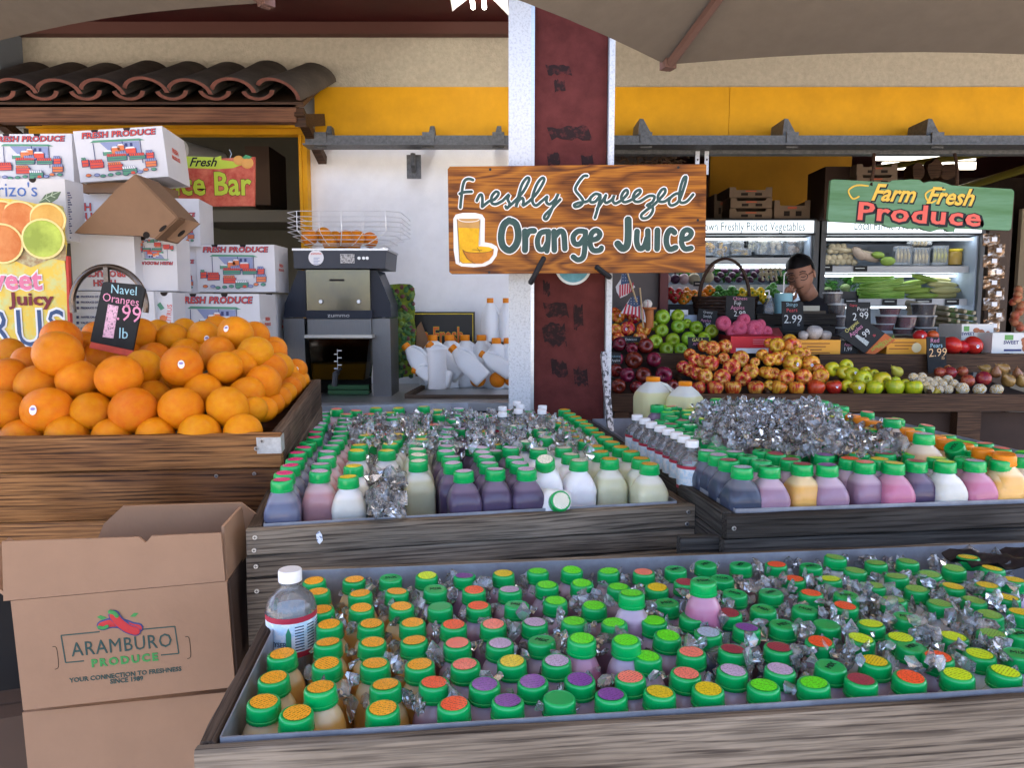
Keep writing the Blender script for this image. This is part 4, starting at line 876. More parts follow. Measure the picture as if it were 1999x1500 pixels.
OJ = [([(495,482),(455,520),(438,600),(452,670),(500,700),(545,660),(562,590),(545,510),(495,482)],44),([(610,560),(612,640),(610,700)],40),([(615,600),(640,562),(678,558)],38),([(768,562),(722,575),(700,630),(712,688),(748,688),(775,640)],34),([(780,560),(776,640),(768,706)],34),
([(820,560),(822,700)],36),([(825,600),(862,560),(890,582),(898,690)],36),([(1040,562),(992,562),(958,600),(968,648),(1005,652),(1040,610)],34),([(1047,562),(1042,680),(1030,748),(992,768),(957,745)],34),
([(1085,625),(1130,615),(1152,582),(1125,555),(1090,580),(1080,650),(1102,698),(1150,698),(1163,680)],34),([(1355,475),(1355,600),(1345,668),(1312,686),(1278,650)],46),([(1420,560),(1417,640),(1437,686),(1472,670),(1492,610)],36),([(1497,556),(1497,688)],36),([(1567,552),(1564,690)],38),
([(1692,572),(1662,550),(1635,590),(1632,650),(1655,692),(1700,678)],36),([(1742,620),(1790,610),(1812,572),(1782,550),(1750,572),(1740,640),(1764,688),(1812,683)],34)]
k = px1(ws)*.27
bw, bg = MB(), MB()
for p in SQ: q = pp(ws, c4(p)); bw.stroke(q, 36*k, -.0004); bg.stroke(q, 22*k, -.0012)
b2w, b2g = MB(), MB()
for p, w_ in OJ: q = pp(ws, c4(p)); b2w.stroke(q, (w_+20)*k, -.0004); b2g.stroke(q, (w_+5)*k, -.0012)
bw.build('lettering_outline', sg_white, ws); bg.build('script_lettering', sg_green, ws); b2w.build('lettering_outline', sg_white, ws); b2g.build('bold_lettering', sg_green, ws)
b = MB(); pprism(b, ws, c4([(92,470),(110,440),(160,428),(250,428),(300,440),(320,470),(318,640),(370,650),(405,670),(415,690),(405,740),(370,790),(320,815),(240,822),(150,815),(110,795),(95,700)]), -.0008, .0006)
b.m = 1; pprism(b, ws, c4([(118,470),(285,470),(270,780),(245,795),(160,795),(138,780)]), -.0014, .0004); b.m = 2; pprism(b, ws, c4([(128,535),(282,540),(272,700),(250,790),(160,790),(140,770)]), -.002, .0004)
b.m = 0; b.stroke(pp(ws, c4([(122,470),(150,455),(200,450),(260,455),(284,470),(260,488),(200,494),(150,488),(122,470)])), 5*k, -.0016)
b.m = 3; pprism(b, ws, c4([(158,695),(385,690),(380,730),(350,770),(300,795),(240,795),(190,760),(165,720)]), -.0028, .0004); b.m = 2; pprism(b, ws, c4([(158,695),(185,675),(270,668),(350,675),(385,692),(350,710),(270,718),(190,712)]), -.0034, .0004)
b.m = 4
for p in ([(160,695),(190,712),(270,718),(350,710),(385,692)],[(230,695),(300,700)],[(265,680),(285,712)],[(165,705),(200,765),(250,795)],[(120,475),(138,790)],[(286,475),(284,660)]): b.stroke(pp(ws, c4(p)), 3*k, -.0042)
b.build('painted_glass', [sg_white, M('glass_tint_paint', (.55, .30, .09), .5, var=.2, vs=30), M('juice_yellow_paint', (.85, .45, .01), .5, var=.25, vs=40), M('orange_half_paint', (.62, .22, .02), .5, var=.3, vs=50), M('thin_ink', (.05, .04, .02), .6)], ws, smooth=False)
for x, y in ((957, 331), (1324, 327), (1362, 430), (955, 532)): b = MB(); p = pp(ws, [(x, y)])[0]; b.cyl((p[0], -.0008, p[1]), (p[0], -.002, p[1]), .004); b.build('screw_head', black, ws)
rub = M('black_rubber', (.012, .012, .014), .5)
for a, c, lb in (((1062, 503), (1036, 552), 'black rubber clamp arm under the word Orange at the left foot of the wooden sign'), ((1164, 521), (1190, 541), 'short black rubber clamp arm at the right foot of the wooden sign')):
    p, q = at(a[0], a[1], 2.265), at(c[0], c[1], 2.27); b = MB(); d = (q-p).normalized(); b.tube([p-d*.004, p, p+(q-p)*.3, p+(q-p)*.75, q, q+d*.006], [.004, .008, .0085, .0078, .009, .005], 8); tag(b.build('clamp_arm', rub), lb, 'clamp')

# ---------------------------------------------------------------- printed cartons
P_red = M('print_red', (.72, .10, .06), .6); P_navy = M('print_navy', (.05, .06, .16), .6); P_grn = M('print_green', (.12, .32, .20), .6); P_blu = M('print_greyblue', (.28, .32, .50), .6); P_wht = M('print_white', (.8, .8, .8), .6); P_org = M('print_orange', (.75, .22, .08), .6)
cardw = M('white_carton', (0.703, 0.6935, 0.703), .7, var=.06, vs=8, bump=.08, bs=40); cardb = M('brown_carton', (.25, .145, .082), .8, var=.10, vs=10, bump=.15, bs=60); cardk = M('carton_core', (.25, .17, .11), .9)
PM = [P_red, P_navy, P_grn, P_blu, P_wht, P_org]
def farm_print(title=True):
    b = MB(); r = random.Random(3)
    def poly(m, pts, y=-.001): b.m = m; b.prism(pts, y, y+.0006)
    if title:
        b.m = 1; b.text('FRESH PRODUCE', .112, .5, .635, -.0006, off=.0075, shear=.15, sx=.97, space=1.05); b.m = 0; b.text('FRESH PRODUCE', .112, .5, .635, -.0016, off=.001, shear=.15, sx=.97, space=1.05)
    poly(3, [(.27, .53), (.73, .52), (.73, .33), (.42, .33)]); poly(2, [(.20, .565), (.74, .555), (.80, .525), (.16, .535)], -.0018)
    for x in (.49, .56, .62): poly(1, [(x, .45), (x+.03, .45), (x+.03, .50), (x, .50)], -.0018)
    for x in (.19, .53, .74): poly(1, [(x, .20 if x != .53 else .30), (x+.008, .20 if x != .53 else .30), (x+.008, .53), (x, .53)], -.0026)
    def crate(m, x0, z0, x1, z1, dots, y=-.003):
        poly(1, [(x0-.008, z0-.008), (x1+.008, z0-.004), (x1+.012, z1+.006), (x0-.008, z1+.006)], y+.0008); poly(m, [(x0, z0), (x1, z0+.004), (x1+.004, z1), (x0, z1)], y)
        b.m = 1; zz = (z0+z1)/2; b.prism([(x0, zz-.003), (x1, zz-.003), (x1, zz+.003), (x0, zz+.003)], y-.0006, y)
        n = int((x1-x0)/.024)
        for row in range(2):
            for k in range(n): b.m = 1; c = (x0+.014+k*.025-row*.004, z1+.008+row*.018); b.disc(c, .0155, 6, y=y-.0008+row*.0004); b.m = dots; b.disc(c, .0115, 6, y=y-.0014+row*.0004)
    for (x0, z0, x1, z1, m) in [(.40, .36, .50, .44, 5), (.56, .35, .68, .42, 0), (.30, .34, .40, .39, 2), (.47, .40, .55, .47, 5)]:
        poly(1, [(x0-.007, z0), (x1+.007, z0), (x1+.007, z1+.007), (x0-.007, z1+.007)], -.0026); poly(m, [(x0, z0), (x1, z0), (x1, z1), (x0, z1)], -.0034); b.m = 4; b.prism([(x0, z1), (x1, z1), (x1-.02, z1+.022), (x0+.02, z1+.022)], -.0034, -.003)
    crate(2, .34, .26, .56, .32, 0, -.004); crate(3, .44, .32, .58, .35, 3, -.0038); crate(2, .60, .26, .78, .31, 0, -.0045)
    crate(0, .13, .17, .28, .25, 0, -.005); crate(0, .34, .12, .50, .20, 5, -.0056); crate(2, .50, .06, .66, .13, 4, -.006); crate(5, .78, .14, .90, .22, 3, -.005)
    crate(0, .04, .20, .11, .29, 2, -.0052); crate(0, .80, .26, .88, .34, 3, -.0048)
    for i in range(10): x = .10+i*.085+r.uniform(-.01, .01); z = .07+r.uniform(-.02, .02)-(0 if i < 7 else -.02); b.m = 1; b.ell((x, -.0048, z), (.037, .0008, .027), 8); b.m = r.choice((0, 2, 5, 2, 3)); b.ell((x, -.0056, z), (.031, .001, .021), 8)
    o = b.build('farm_print', PM, smooth=False); me = o.data; bpy.data.objects.remove(o); return me
FP = farm_print()
b = MB(); b.m = 0; b.text('FRESH', .34, 0, .2, 0, off=.012); b.text('PRODUCE', .27, 0, -.15, 0, off=.012); o = b.build('side_print', P_red, smooth=False); SPR = o.data; bpy.data.objects.remove(o)
def carton(label, x0, y0, x1, y1, Y, D, yaw=0, roll=0, mat=None, front=True, side=True, notch=True, flipped=False, name='produce_carton', group='white printed produce cartons stacked behind the oranges', cat='carton'):
    mat = mat or cardw; a, c = at(x0, y1, Y), at(x1, y0, Y); Wd = (c.x-a.x)/math.cos(yaw); Hd = c.z-a.z
    t = thing(name, label, cat, a, (0, -roll, yaw), group)
    b = MB(); th = .005
    b.box((Wd/2, th/2, Hd/2), (Wd, th, Hd)); b.box((Wd/2, D-th/2, Hd/2), (Wd, th, Hd)); b.box((th/2, D/2, Hd/2), (th, D-2*th-.001, Hd)); b.box((Wd-th/2, D/2, Hd/2), (th, D-2*th-.001, Hd)); b.box((Wd/2, D/2, th), (Wd-2*th-.001, D-2*th-.001, th))
    b.box((Wd*.5, D*.25, Hd-.003), (Wd-2*th-.001, D*.47-th, .004)); b.box((Wd*.5, D*.75, Hd-.003), (Wd-2*th-.001, D*.47-th, .004)); b.build('carton_body', mat, t, smooth=False)
    if notch:
        b = MB(); r = .012
        for f_ in ((.24, .60) if front else (.6,)): b.prism([(Wd*f_+r*math.cos(PI+PI*i/8), Hd+.0006+r*1.1*math.sin(PI+PI*i/8)) for i in range(9)], -.0012, .0)
        b.build('finger_notch', M('notch_dark', (.03, .022, .018), .9), t, smooth=False)
    if front:
        o = link('farm_print', FP, t); s_ = Wd*.96; o.scale = (s_, 1, min(1.0, Hd/Wd/.70)*s_ if not flipped else s_); o.location = (Wd*.02, -.001, Hd*.02)
        if flipped: o.rotation_euler = (0, PI, 0); o.scale = (s_*.98, 1, s_*.98); o.location = (Wd*.98, -.001, Hd*.98)
    if side:
        o = link('side_print', SPR, t, (Wd+.0012, D*.45, Hd*.52), (0, 0, PI/2)); o.scale = (D*.30,)*3
        if flipped: o.rotation_euler = (0, PI, PI/2)
    return t
carton('white farm stand carton at the top left, above the blue lettered box', -22, 262, 143, 357, 2.78, .22, R(-2), 0)
carton('highest white farm stand carton, leaning right over the brown open carton', 157, 256, 318, 356, 2.70, .24, R(6), R(5.0))
carton('brown carton hidden under the highest white carton', 160, 356, 300, 376, 2.74, .2, mat=cardb, front=False, side=False, notch=False, group=None)
t_ = carton('white carton half covered by the open brown carton, only ESH showing', 120, 371, 300, 456, 2.78, .2, front=False, side=False)
b = MB(); b.m = 1; ptext(b, t_, 'FRESH', 150, 405, 15, -.0012, off=.8); ptext(b, t_, 'PRODUCE', 158, 424, 15, -.0012, off=.8); b.m = 0; ptext(b, t_, 'FRESH', 150, 405, 15, -.002, off=.1); ptext(b, t_, 'PRODUCE', 158, 424, 15, -.002, off=.1); b.build('carton_lettering', [P_red, P_navy], t_, smooth=False)
carton('white farm stand carton upper right of the open brown one, under the juice bar sign', 290, 386, 382, 480, 2.80, .2, R(8), 0, side=False, notch=False)
carton('white farm stand carton left of the stack by the juicer, squeezed in the middle', 288, 480, 380, 572, 2.82, .2, R(8), 0, side=False)
t_ = carton('white carton standing upside down, blank long face left, inverted print right', 143, 459, 262, 567, 2.52, .18, R(-1), 0, front=False, side=False, notch=False)
Wd = t_.children[0].dimensions[0] if False else (at(262, 567, 2.52).x-at(143, 567, 2.52).x)
b = MB(); b.m = 1; ptext(b, t_, 'FRESH', 205, 552, 12, -.0012, off=.8, rot=PI); ptext(b, t_, 'PRODUCE', 208, 534, 12, -.0012, off=.8, rot=PI); b.m = 0; ptext(b, t_, 'FRESH', 205, 552, 12, -.002, off=.1, rot=PI); ptext(b, t_, 'PRODUCE', 208, 534, 12, -.002, off=.1, rot=PI); b.build('carton_lettering', [P_red, P_navy], t_, smooth=False)
carton('inverted farm stand carton face between the blank carton and the squeezed one', 263, 462, 338, 568, 2.56, .16, R(8), 0, flipped=True, side=False)
t_ = carton('white carton with rows of small check boxes under the upside down one', 143, 569, 300, 700, 2.50, .2, 0, 0, front=False, side=False, notch=False)
b = MB()
for i in range(7):
    y = 577+i*11+(7 if i > 2 else 0); pbox(b, t_, 149, y, 154, y+5, -.0014, .0008)
    ptext(b, t_, ['PRODUCE OF USA', 'PRODUCE OF MEXICO', 'PRODUCE OF', 'NAVEL ORANGES', 'VALENCIA ORANGES', 'CARA CARA', 'TANGERINES'][i], 158, y+2.5, 4.0, -.001, align='LEFT', off=.12)
tag(b.build('check_list', P_navy, t_, smooth=False), kind='stuff')
t_ = carton('citrus carton with a drawn orange branch, right of the check box carton', 302, 571, 334, 690, 2.52, .2, R(6), 0, front=False, side=False)
b = MB(); b.m = 2; pprism(b, t_, [(306, 595), (312, 590), (320, 602), (313, 606)], -.001, .0008); b.m = 5; v = pp(t_, [(318, 622)])[0]; b.disc(v, .012, 12, y=-.001); b.m = 0; ptext(b, t_, 'CITRUS', 329, 615, 9, -.001, rot=PI/2*.93); b.build('branch_print', PM, t_, smooth=False)
carton('white farm stand carton beside the juicer, topmost of its stack', 386, 478, 536, 570, 2.84, .16, R(-1), 0)
carton('white farm stand carton directly behind the heaped oranges, lower one of its stack', 341, 574, 506, 690, 2.66, .18, 0, 0)
carton('white carton at the foot of the stack, mostly hidden, touching the juicer', 508, 574, 540, 700, 2.92, .2, 0, 0, front=False)
# open brown carton tipped over
t = thing('open_carton', 'open brown carton tipped on its corner on top of the white stack', 'carton', at(250, 440, 2.42))
b = MB(); D = .16
pprism(b, t, [(145, 455), (226, 371), (262, 341), (345, 425), (302, 466), (284, 461)], 0, .005); b.build('front_panel', cardb, t, smooth=False)
def side_quad(name, a, c, mat=cardb, d0=.004, d1=D):
    b = MB(); p = pp(t, [a, c]); n = Vector((p[1][1]-p[0][1], 0, -(p[1][0]-p[0][0]))).normalized()*.004
    vs = []
    for y in (d0, d1):
        for q in p: vs += [(q[0], y, q[1]), (q[0]-n.x, y, q[1]-n.z)]
    b.add(vs, [(0, 2, 3, 1), (4, 5, 7, 6), (0, 1, 5, 4), (2, 6, 7, 3), (0, 4, 6, 2), (1, 3, 7, 5)]); return b.build(name, mat, t, smooth=False)
side_quad('side_panel', (262, 341), (345, 425)); side_quad('bottom_panel', (345, 425), (302, 466)); side_quad('flap', (145, 455), (284, 461), d0=.006, d1=.03)
b = MB(); b.prism(pp(t, [(298, 462), (345, 423), (375, 432), (330, 471)], .0), .06, .066); b.build('flap', cardb, t, smooth=False)
for x, y in ((318, 446), (338, 452)): b = MB(); p = pp(t, [(x, y)])[0]; b.ell((p[0], -.0006+(.06 if y > 450 else 0), p[1]), (.016, .001, .006), 12, rot=(0, R(-38), 0)); b.build('hand_hole', M('hole_dark', (.02, .015, .012), .9), t)
b = MB(); p = pp(t, [(286, 459)])[0]; b.disc(p, .011, 12, y=-.0012); b.build('finger_notch', MATS['hole_dark'], t)

# ---------------------------------------------------------------- citrus poster board and the box behind it
t = carton('tall white carton lettered Brizo\'s in blue behind the citrus board', -60, 350, 128, 470, 2.46, .10, R(-1), 0, front=False, side=False, notch=False)
b = MB(); ptext(b, t, "Brizo's", 24, 372, 27, -.0012); b.build('blue_lettering', M('blue_ink', (.10, .19, .50), .6), t, smooth=False)
b = MB()
for i in range(20): pbox(b, t, 131, 376+i*4.6, 138+(i % 3)*2, 378+i*4.6, .01, .002)
b.m = 1; p = pp(t, [(65, 349)])[0]; b.prism([(p[0]+.012*math.cos(PI+PI*i/8), p[1]+.013*math.sin(PI+PI*i/8)) for i in range(9)], -.0012, .0); b.build('fine_print', [P_navy, MATS['notch_dark']], t, smooth=False)
t = thing('citrus_board', 'cut out citrus poster board with painted oranges, one green, above sweet juicy lettering', 'sign', at(0, 560, 2.36))
sgm = M('poster_yellow', (.78, .55, .08), .55, var=.35, vs=26, col2=(.62, .62, .25), thr=(.38, .55)); pgr = M('poster_straw', (.55, .52, .30), .6, var=.5, vs=60, col2=(.35, .20, .10))
b = MB(); pprism(b, t, [(-80, 388), (-10, 386), (20, 388), (45, 392), (72, 398), (95, 394), (118, 402), (126, 425), (122, 452), (127, 475), (125, 500), (131, 560), (135, 600), (137, 700), (-80, 700)], 0, .012); b.build('poster_panel', sgm, t, smooth=False)
b = MB(); pprism(b, t, [(-80, 480), (128, 478), (129, 510), (100, 505), (60, 522), (30, 510), (-80, 520)], -.001, .0008); b.build('straw_painting', pgr, t, smooth=False)
b = MB(); pprism(b, t, [(128, 500), (133, 500), (139, 700), (134, 700)], -.001, .014); b.build('red_edge', M('poster_red', (.55, .06, .04), .6), t, smooth=False)
b = MB(); kx = px1(t)
for i, (x, y, r_, m) in enumerate([(5, 425, 34, 0), (40, 428, 36, 0), (95, 430, 34, 1), (8, 476, 40, 0), (89, 467, 40, 2)]):
    p = pp(t, [(x, y)])[0]; b.m = 3; b.ell((p[0], -.001-i*.003, p[1]), ((r_+2)*kx, .002, (r_+1)*kx*.95), 26); b.m = m; b.ell((p[0], -.0024-i*.003, p[1]), ((r_-2)*kx, .003, (r_-3)*kx*.95), 26)
b.build('painted_orange', [M('poster_orange', (.80, .36, .12), .45, var=.35, vs=9, col2=(.62, .18, .04)), M('poster_gold', (.80, .50, .12), .45, var=.3, vs=9, col2=(.62, .30, .05)), M('poster_lime', (.60, .72, .12), .45, var=.4, vs=9, col2=(.30, .38, .05)), M('poster_rim', (.90, .72, .30), .5)], t)
b = MB(); pprism(b, t, [(76, 396), (88, 380), (104, 374), (119, 374), (112, 388), (98, 397)], -.006, .0012); b.m = 1
for q in ([(78, 395), (98, 384), (118, 375)], [(92, 387), (94, 379)], [(102, 382), (106, 375)], [(92, 388), (100, 394)], [(102, 383), (110, 386)]): b.stroke(pp(t, q), .0022, -.0066)
b.build('painted_leaf', [M('leaf_dark', (.10, .15, .09), .5), M('leaf_vein', (.45, .55, .40), .5)], t)
def outlined(t, s, x, y, h, col, oc, off, f=-.002, oo=.2, name='lettering', **k):
    b = MB(); b.m = 1; ptext(b, t, s, x, y, h, f, off=off, **k); b.m = 0; ptext(b, t, s, x, y, h, f-.0014, off=oo, **k); return b.build(name, [col, oc], t, smooth=False)
pink = M('poster_pink', (.72, .20, .32), .5); mar = M('poster_maroon', (0.175, 0.0175, 0.028), .5); nav = M('poster_navy', (.04, .08, .18), .5)
outlined(t, 'Sweet', 12, 548, 40, pink, P_wht, 4, oo=1.5); outlined(t, 'Juicy', 62, 585, 25, mar, M('poster_cream', (.8, .7, .4), .5), 1.0, oo=1.0, sx=1.3); outlined(t, 'CITRUS', -20, 645, 76, nav, P_wht, 4, oo=-.5, sx=.80, space=1.1)

# ---------------------------------------------------------------- chrome hoop and chalk signs
chrome = M('polished_chrome', (.13, .10, .08), .22, .9)
cen = at(213, 595, 2.12); b = MB(); r_ = sc_at(213, 595, 2.12)*72
b.tube([(cen.x+r_*math.cos(a), cen.y, cen.z+r_*1.02*math.sin(a)) for a in [R(-12)+R(204)*i/40 for i in range(41)]], .0085, 10)
b.tube([(cen.x, cen.y-.004, cen.z+r_), (cen.x, cen.y-.004, cen.z)], .009, 8)
tag(b.build('chrome_hoop', chrome), 'polished chrome hoop rising behind the navel oranges price card', 'hoop')
slate = M('chalkboard_slate', (0.0154, 0.0168, 0.0182), .6, var=.3, vs=30); chs = {c: M('chalk_'+n, k, .9) for c, n, k in (('w', 'white', (.72, .75, .74)), ('p', 'pink', (.72, .30, .46)), ('b', 'blue', (.35, .60, .70)), ('o', 'peach', (.80, .50, .25)), ('y', 'yellow', (.75, .70, .2)), ('r', 'red', (.7, .10, .12)))}
def chalk(label, pts, Y, lines, group='chalk price cards', bar=None, name='price_card', foot=False):
    cx, cy = sum(p[0] for p in pts)/len(pts), sum(p[1] for p in pts)/len(pts); t = thing(name, label, 'price sign', at(cx, cy, Y), (0, 0, 0), group)
    b = MB(); pprism(b, t, pts, 0, .006); b.build('slate_board', slate, t, smooth=False)
    for (s, x, y, h, col, rot) in lines:
        b = MB(); ptext(b, t, s, x, y, h, -.0006, rot=rot, off=-.1, sx=.9); b.build('chalk_writing', chs[col], t, smooth=False)
    if bar: b = MB(); pprism(b, t, bar[0], -.0006, .0006); b.build('chalk_block' if bar[1] != 'foot' else 'card_foot', bar[2], t, smooth=False)
    if foot: b = MB(); z = at(cx, max(p[1] for p in pts), Y).z; b.tube([(0, .008, at(cx, cy, Y).z*0), (0, .01, -.16)], .004, 6); b.build('stake', wood_brown, t)
    return t
t = chalk('leaning chalk card reading Navel Oranges 1.99 lb stuck in the oranges', [(200, 553), (206, 550), (272, 556), (283, 565), (259, 684), (176, 667)], 1.72, [('Navel', 242, 567, 18, 'b', -.10), ('Oranges', 236, 586, 17, 'p', -.16), ('.99', 252, 614, 33, 'p', -.14), ('lb', 241, 652, 22, 'b', -.1)], bar=([(211, 594), (231, 598), (221, 661), (200, 658)], 'block', M('chalk_block_pink', (.72, .45, .58), .9, var=.7, vs=260, col2=(.08, .06, .07), thr=(.36, .5))))
b = MB(); pprism(b, t, [(178, 668), (259, 685), (257, 697), (174, 679)], -.0006, .007); b.build('red_foot', M('card_red', (.62, .10, .07), .7, var=.3, vs=40), t, smooth=False)

# ---------------------------------------------------------------- juice bar sign in the doorway
t = thing('juice_bar_sign', 'red hanging sign lettered Fresh Juice Bar in lime, half behind the cartons', 'sign', at(400, 350, 3.15))
b = MB(); pprism(b, t, [(250, 318), (497, 306), (496, 402), (250, 404)], 0, .015); b.build('sign_board', M('sign_coral', (0.528, 0.068, 0.044), .55, var=.3, vs=22, col2=(.72, .20, .12)), t, smooth=False)
b = MB(); pprism(b, t, [(300, 306), (340, 304), (420, 307), (432, 304), (432, 312), (480, 318), (455, 328), (425, 330), (300, 325)], -.002, .0018); b.build('lime_ribbon', M('sign_lime', (.55, .66, .06), .5), t, smooth=False)
b = MB(); ptext(b, t, 'Fresh', 395, 317, 17, -.003, shear=.4, off=.4); b.build('script_lettering', M('sign_black', (.01, .01, .01), .5), t, smooth=False)
outlined(t, 'Juice Bar', 395, 361, 44, MATS['sign_lime'], MATS['sign_black'], 2.2, f=-.0008, oo=1.4, sx=.86)
for x, y, r_ in ((466, 313, 10), (483, 318, 12)): b = MB(); p = pp(t, [(x, y)])[0]; b.ell((p[0], -.002, p[1]), (r_*px1(t), .003, r_*.9*px1(t)), 16); b.build('painted_fruit', M('fruit_paint', (.82, .40, .10), .5, var=.2), t)
b = MB(); pprism(b, t, [(472, 308), (480, 302), (492, 306), (484, 312)], -.004, .002); b.build('painted_leaf', M('leaf_paint', (.08, .35, .14), .5), t, smooth=False)
b = MB(); b.tube([at(448, 292, 3.15)-t.location, at(452, 300, 3.15)-t.location, at(449, 309, 3.15)-t.location], .0015, 5); b.build('wire_hook', steel, t)

# ---------------------------------------------------------------- juicer
JY = 2.92; t = thing('juicer', 'tall navy and steel orange juicer with a wire basket on top and amber juice tank', 'juicer', at(666, 775, JY))
navy = M('juicer_navy', (0.0098, 0.0133, 0.0252), .4); stl = M('juicer_steel', (0.1575, 0.1575, 0.1575), .38, .65, var=.12, vs=20, str_=(20, 1, 1)); gry = M('juicer_grey', (0.042, 0.0462, 0.0595), .4)
def jb(name, mat, rects, sm=False, par=None):
    b = MB()
    for r_ in rects: pbox(b, t, *r_)
    return b.build(name, mat, par or t, smooth=sm)
b = MB(); pprism(b, t, [(572, 488), (755, 488), (752, 524), (574, 524)], -.05, .26); b.build('hopper_base', gry, t, smooth=False)
jb('hopper_rim', steel, [(570, 485, 757, 489, -.052, .265)])
jb('chute_frame', navy, [(597, 526, 724, 608, .02, .2), (597, 606, 727, 622, -.03, .22)])
gl = jb('window', M('smoky_window', (0.16, 0.14, 0.08), .16, .55, var=.55, vs=4, col2=(.11, .10, .075), coat=.5), [(597, 527, 723, 606, -.032, .045)])
jb('window_slot', dark, [(643, 545, 672, 549, -.034, .002)], par=gl)
for x in (627, 701): b = MB(); p = pp(t, [(x, 589)], -.033)[0]; b.cyl((p[0], -.033, p[1]), (p[0], -.042, p[1]), .009, .007, 12); b.build('knob', steel, t)
for s_, q in ((1, [(582, 528), (597, 528), (597, 620), (553, 620), (556, 592)]), (-1, [(724, 528), (736, 528), (762, 592), (764, 620), (724, 620)])):
    b = MB(); pprism(b, t, q, -.01, .18); b.build('wing_panel', navy, t, smooth=False)
jb('leg_panel', stl, [(553, 622, 598, 775, -.005, .2)]); jb('leg_panel', stl, [(726, 622, 764, 775, -.005, .2)])
jb('middle_panel', stl, [(600, 623, 725, 654, -.02, .25)]); jb('drip_edge', M('juicer_cream', (0.496, 0.48, 0.432), .4), [(594, 654, 727, 660, -.06, .25)])
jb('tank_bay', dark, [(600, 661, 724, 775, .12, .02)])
tk = MB(); pprism(tk, t, [(602, 662), (720, 662), (712, 742), (610, 742)], -.045, .14); tkk = tk.build('juice_tank', clear('tank_smoke', (.30, .30, .28), .0, 1.1, .0, .6), t, smooth=False)
b = MB(); pprism(b, t, [(611, 711), (713, 711), (709, 741), (613, 741)], -.038, .12); b.build('juice', M('amber_juice', (.60, .28, .01), .4), tkk, smooth=False)
b = MB(); pbox(b, t, 658, 682, 659.5, 722, -.047, .001)
for i in range(6): pbox(b, t, 659 if i % 2 == 0 else 652, 684+i*7, 667 if i % 2 == 0 else 659, 685.6+i*7, -.047, .001)
b.build('scale_marks', P_wht, tkk, smooth=False)
b = MB(); p = pp(t, [(658, 728)], -.05)[0]; b.tube([(p[0], -.045, p[1]), (p[0], -.075, p[1]), (p[0]-.004, -.08, p[1]-.05)], .011, 8); b.tube([(p[0], -.075, p[1]), (p[0]+.025, -.08, p[1]+.02)], .005, 6); b.build('tap', black, tkk)
b = MB(); ptext(b, t, 'zummo', 661, 616, 8, -.0315, sx=1.3); b.build('name_plate_lettering', M('plate_grey', (.45, .45, .45), .5), t, smooth=False)
b = MB(); p = pp(t, [(617, 503)], -.052)[0]; b.disc(p, 14.5*px1(t), 20, y=-.052); b.m = 1
for i in range(5): pbox(b, t, 612, 503+i*3, 624-(i % 2)*3, 504+i*3, -.0535, .001)
b.m = 2; ptext(b, t, 'zummo', 617, 495, 5, -.0535); b.build('round_sticker', [P_wht, P_blu, P_red], t, smooth=False)
b = MB(); pbox(b, t, 664, 496, 692, 514, -.0515, .001); b.build('display', M('display_lcd', (.5, .48, .46), .3, var=.7, vs=150, thr=(.45, .5)), t, smooth=False)
for x in (701, 710, 717): b = MB(); p = pp(t, [(x, 504)], -.052)[0]; b.cyl((p[0], -.05, p[1]), (p[0], -.055, p[1]), .006, .006, 10); b.build('button', steel, t)
for i in range(3): jb('floor_roller', M('roller_green', (.04, .12, .05), .5), [(640, 742+i*10, 720, 750+i*10, .05, .03)]) if i else None
# wire basket
wt = thing('wire_basket', 'chrome wire hopper basket flaring out on top of the juicer', 'basket', at(664, 486, JY+.1))
ch = M('basket_wire', (.80, .80, .80), .35, .4); w0, w1 = at(553, 412, JY-.08).x-wt.location.x, at(779, 412, JY-.08).x-wt.location.x; zt = at(660, 412, JY-.08).z-wt.location.z
def ring(f, z, b): # f: 0 bottom .. 1 top
    x0, x1 = w0*(.42+.58*f), w1*(.42+.58*f); yy = .09+.09*f; c = .05
    b.tube([(x0+c, -yy, z), (x1-c, -yy, z), (x1, -yy+c, z), (x1, yy-c, z), (x1-c, yy, z), (x0+c, yy, z), (x0, yy-c, z), (x0, -yy+c, z)], .0015, 5, closed=True)
lv = [(1, zt), (1, zt*.84), (1, zt*.70), (1, zt*.56), (1, zt*.42), (.85, zt*.30), (.68, zt*.18), (.5, zt*.07), (.3, zt*.02)]
for f, z in lv: b = MB(); ring(f, z, b); b.build('hoop_wire', ch, wt)
for k in range(9):
    for yy in (-1, 1):
        f = k/8; b = MB(); pts = []
        for ff, z in lv[:1]+lv[4:]:
            x0, x1 = w0*(.42+.58*ff)+.05, w1*(.42+.58*ff)-.05; pts.append((x0+(x1-x0)*f, yy*(.09+.09*ff), z))
        b.tube(pts, .0013 if k % 4 else .0018, 5); b.build('upright_wire', ch, wt) if k % 2 == 0 else None
for i, (x, y) in enumerate([(604, 470), (632, 467), (655, 474), (676, 472), (697, 472), (722, 476), (645, 482), (690, 482), (668, 484)]):
    P = at(x, y-7, JY+.1+(i % 3-1)*.05); o = thing('orange', f'small orange in the juicer basket, {ORD[i]} of the load counting from the left end' if i < 6 else f'small orange at the bottom of the juicer basket, {["left", "right", "middle"][i-6]} one', 'orange', P, group='oranges in the juicer basket')
    link('peel', OM[i % 6], o, None, (random.uniform(-1, 1), 1, i)).scale = (.033,)*3

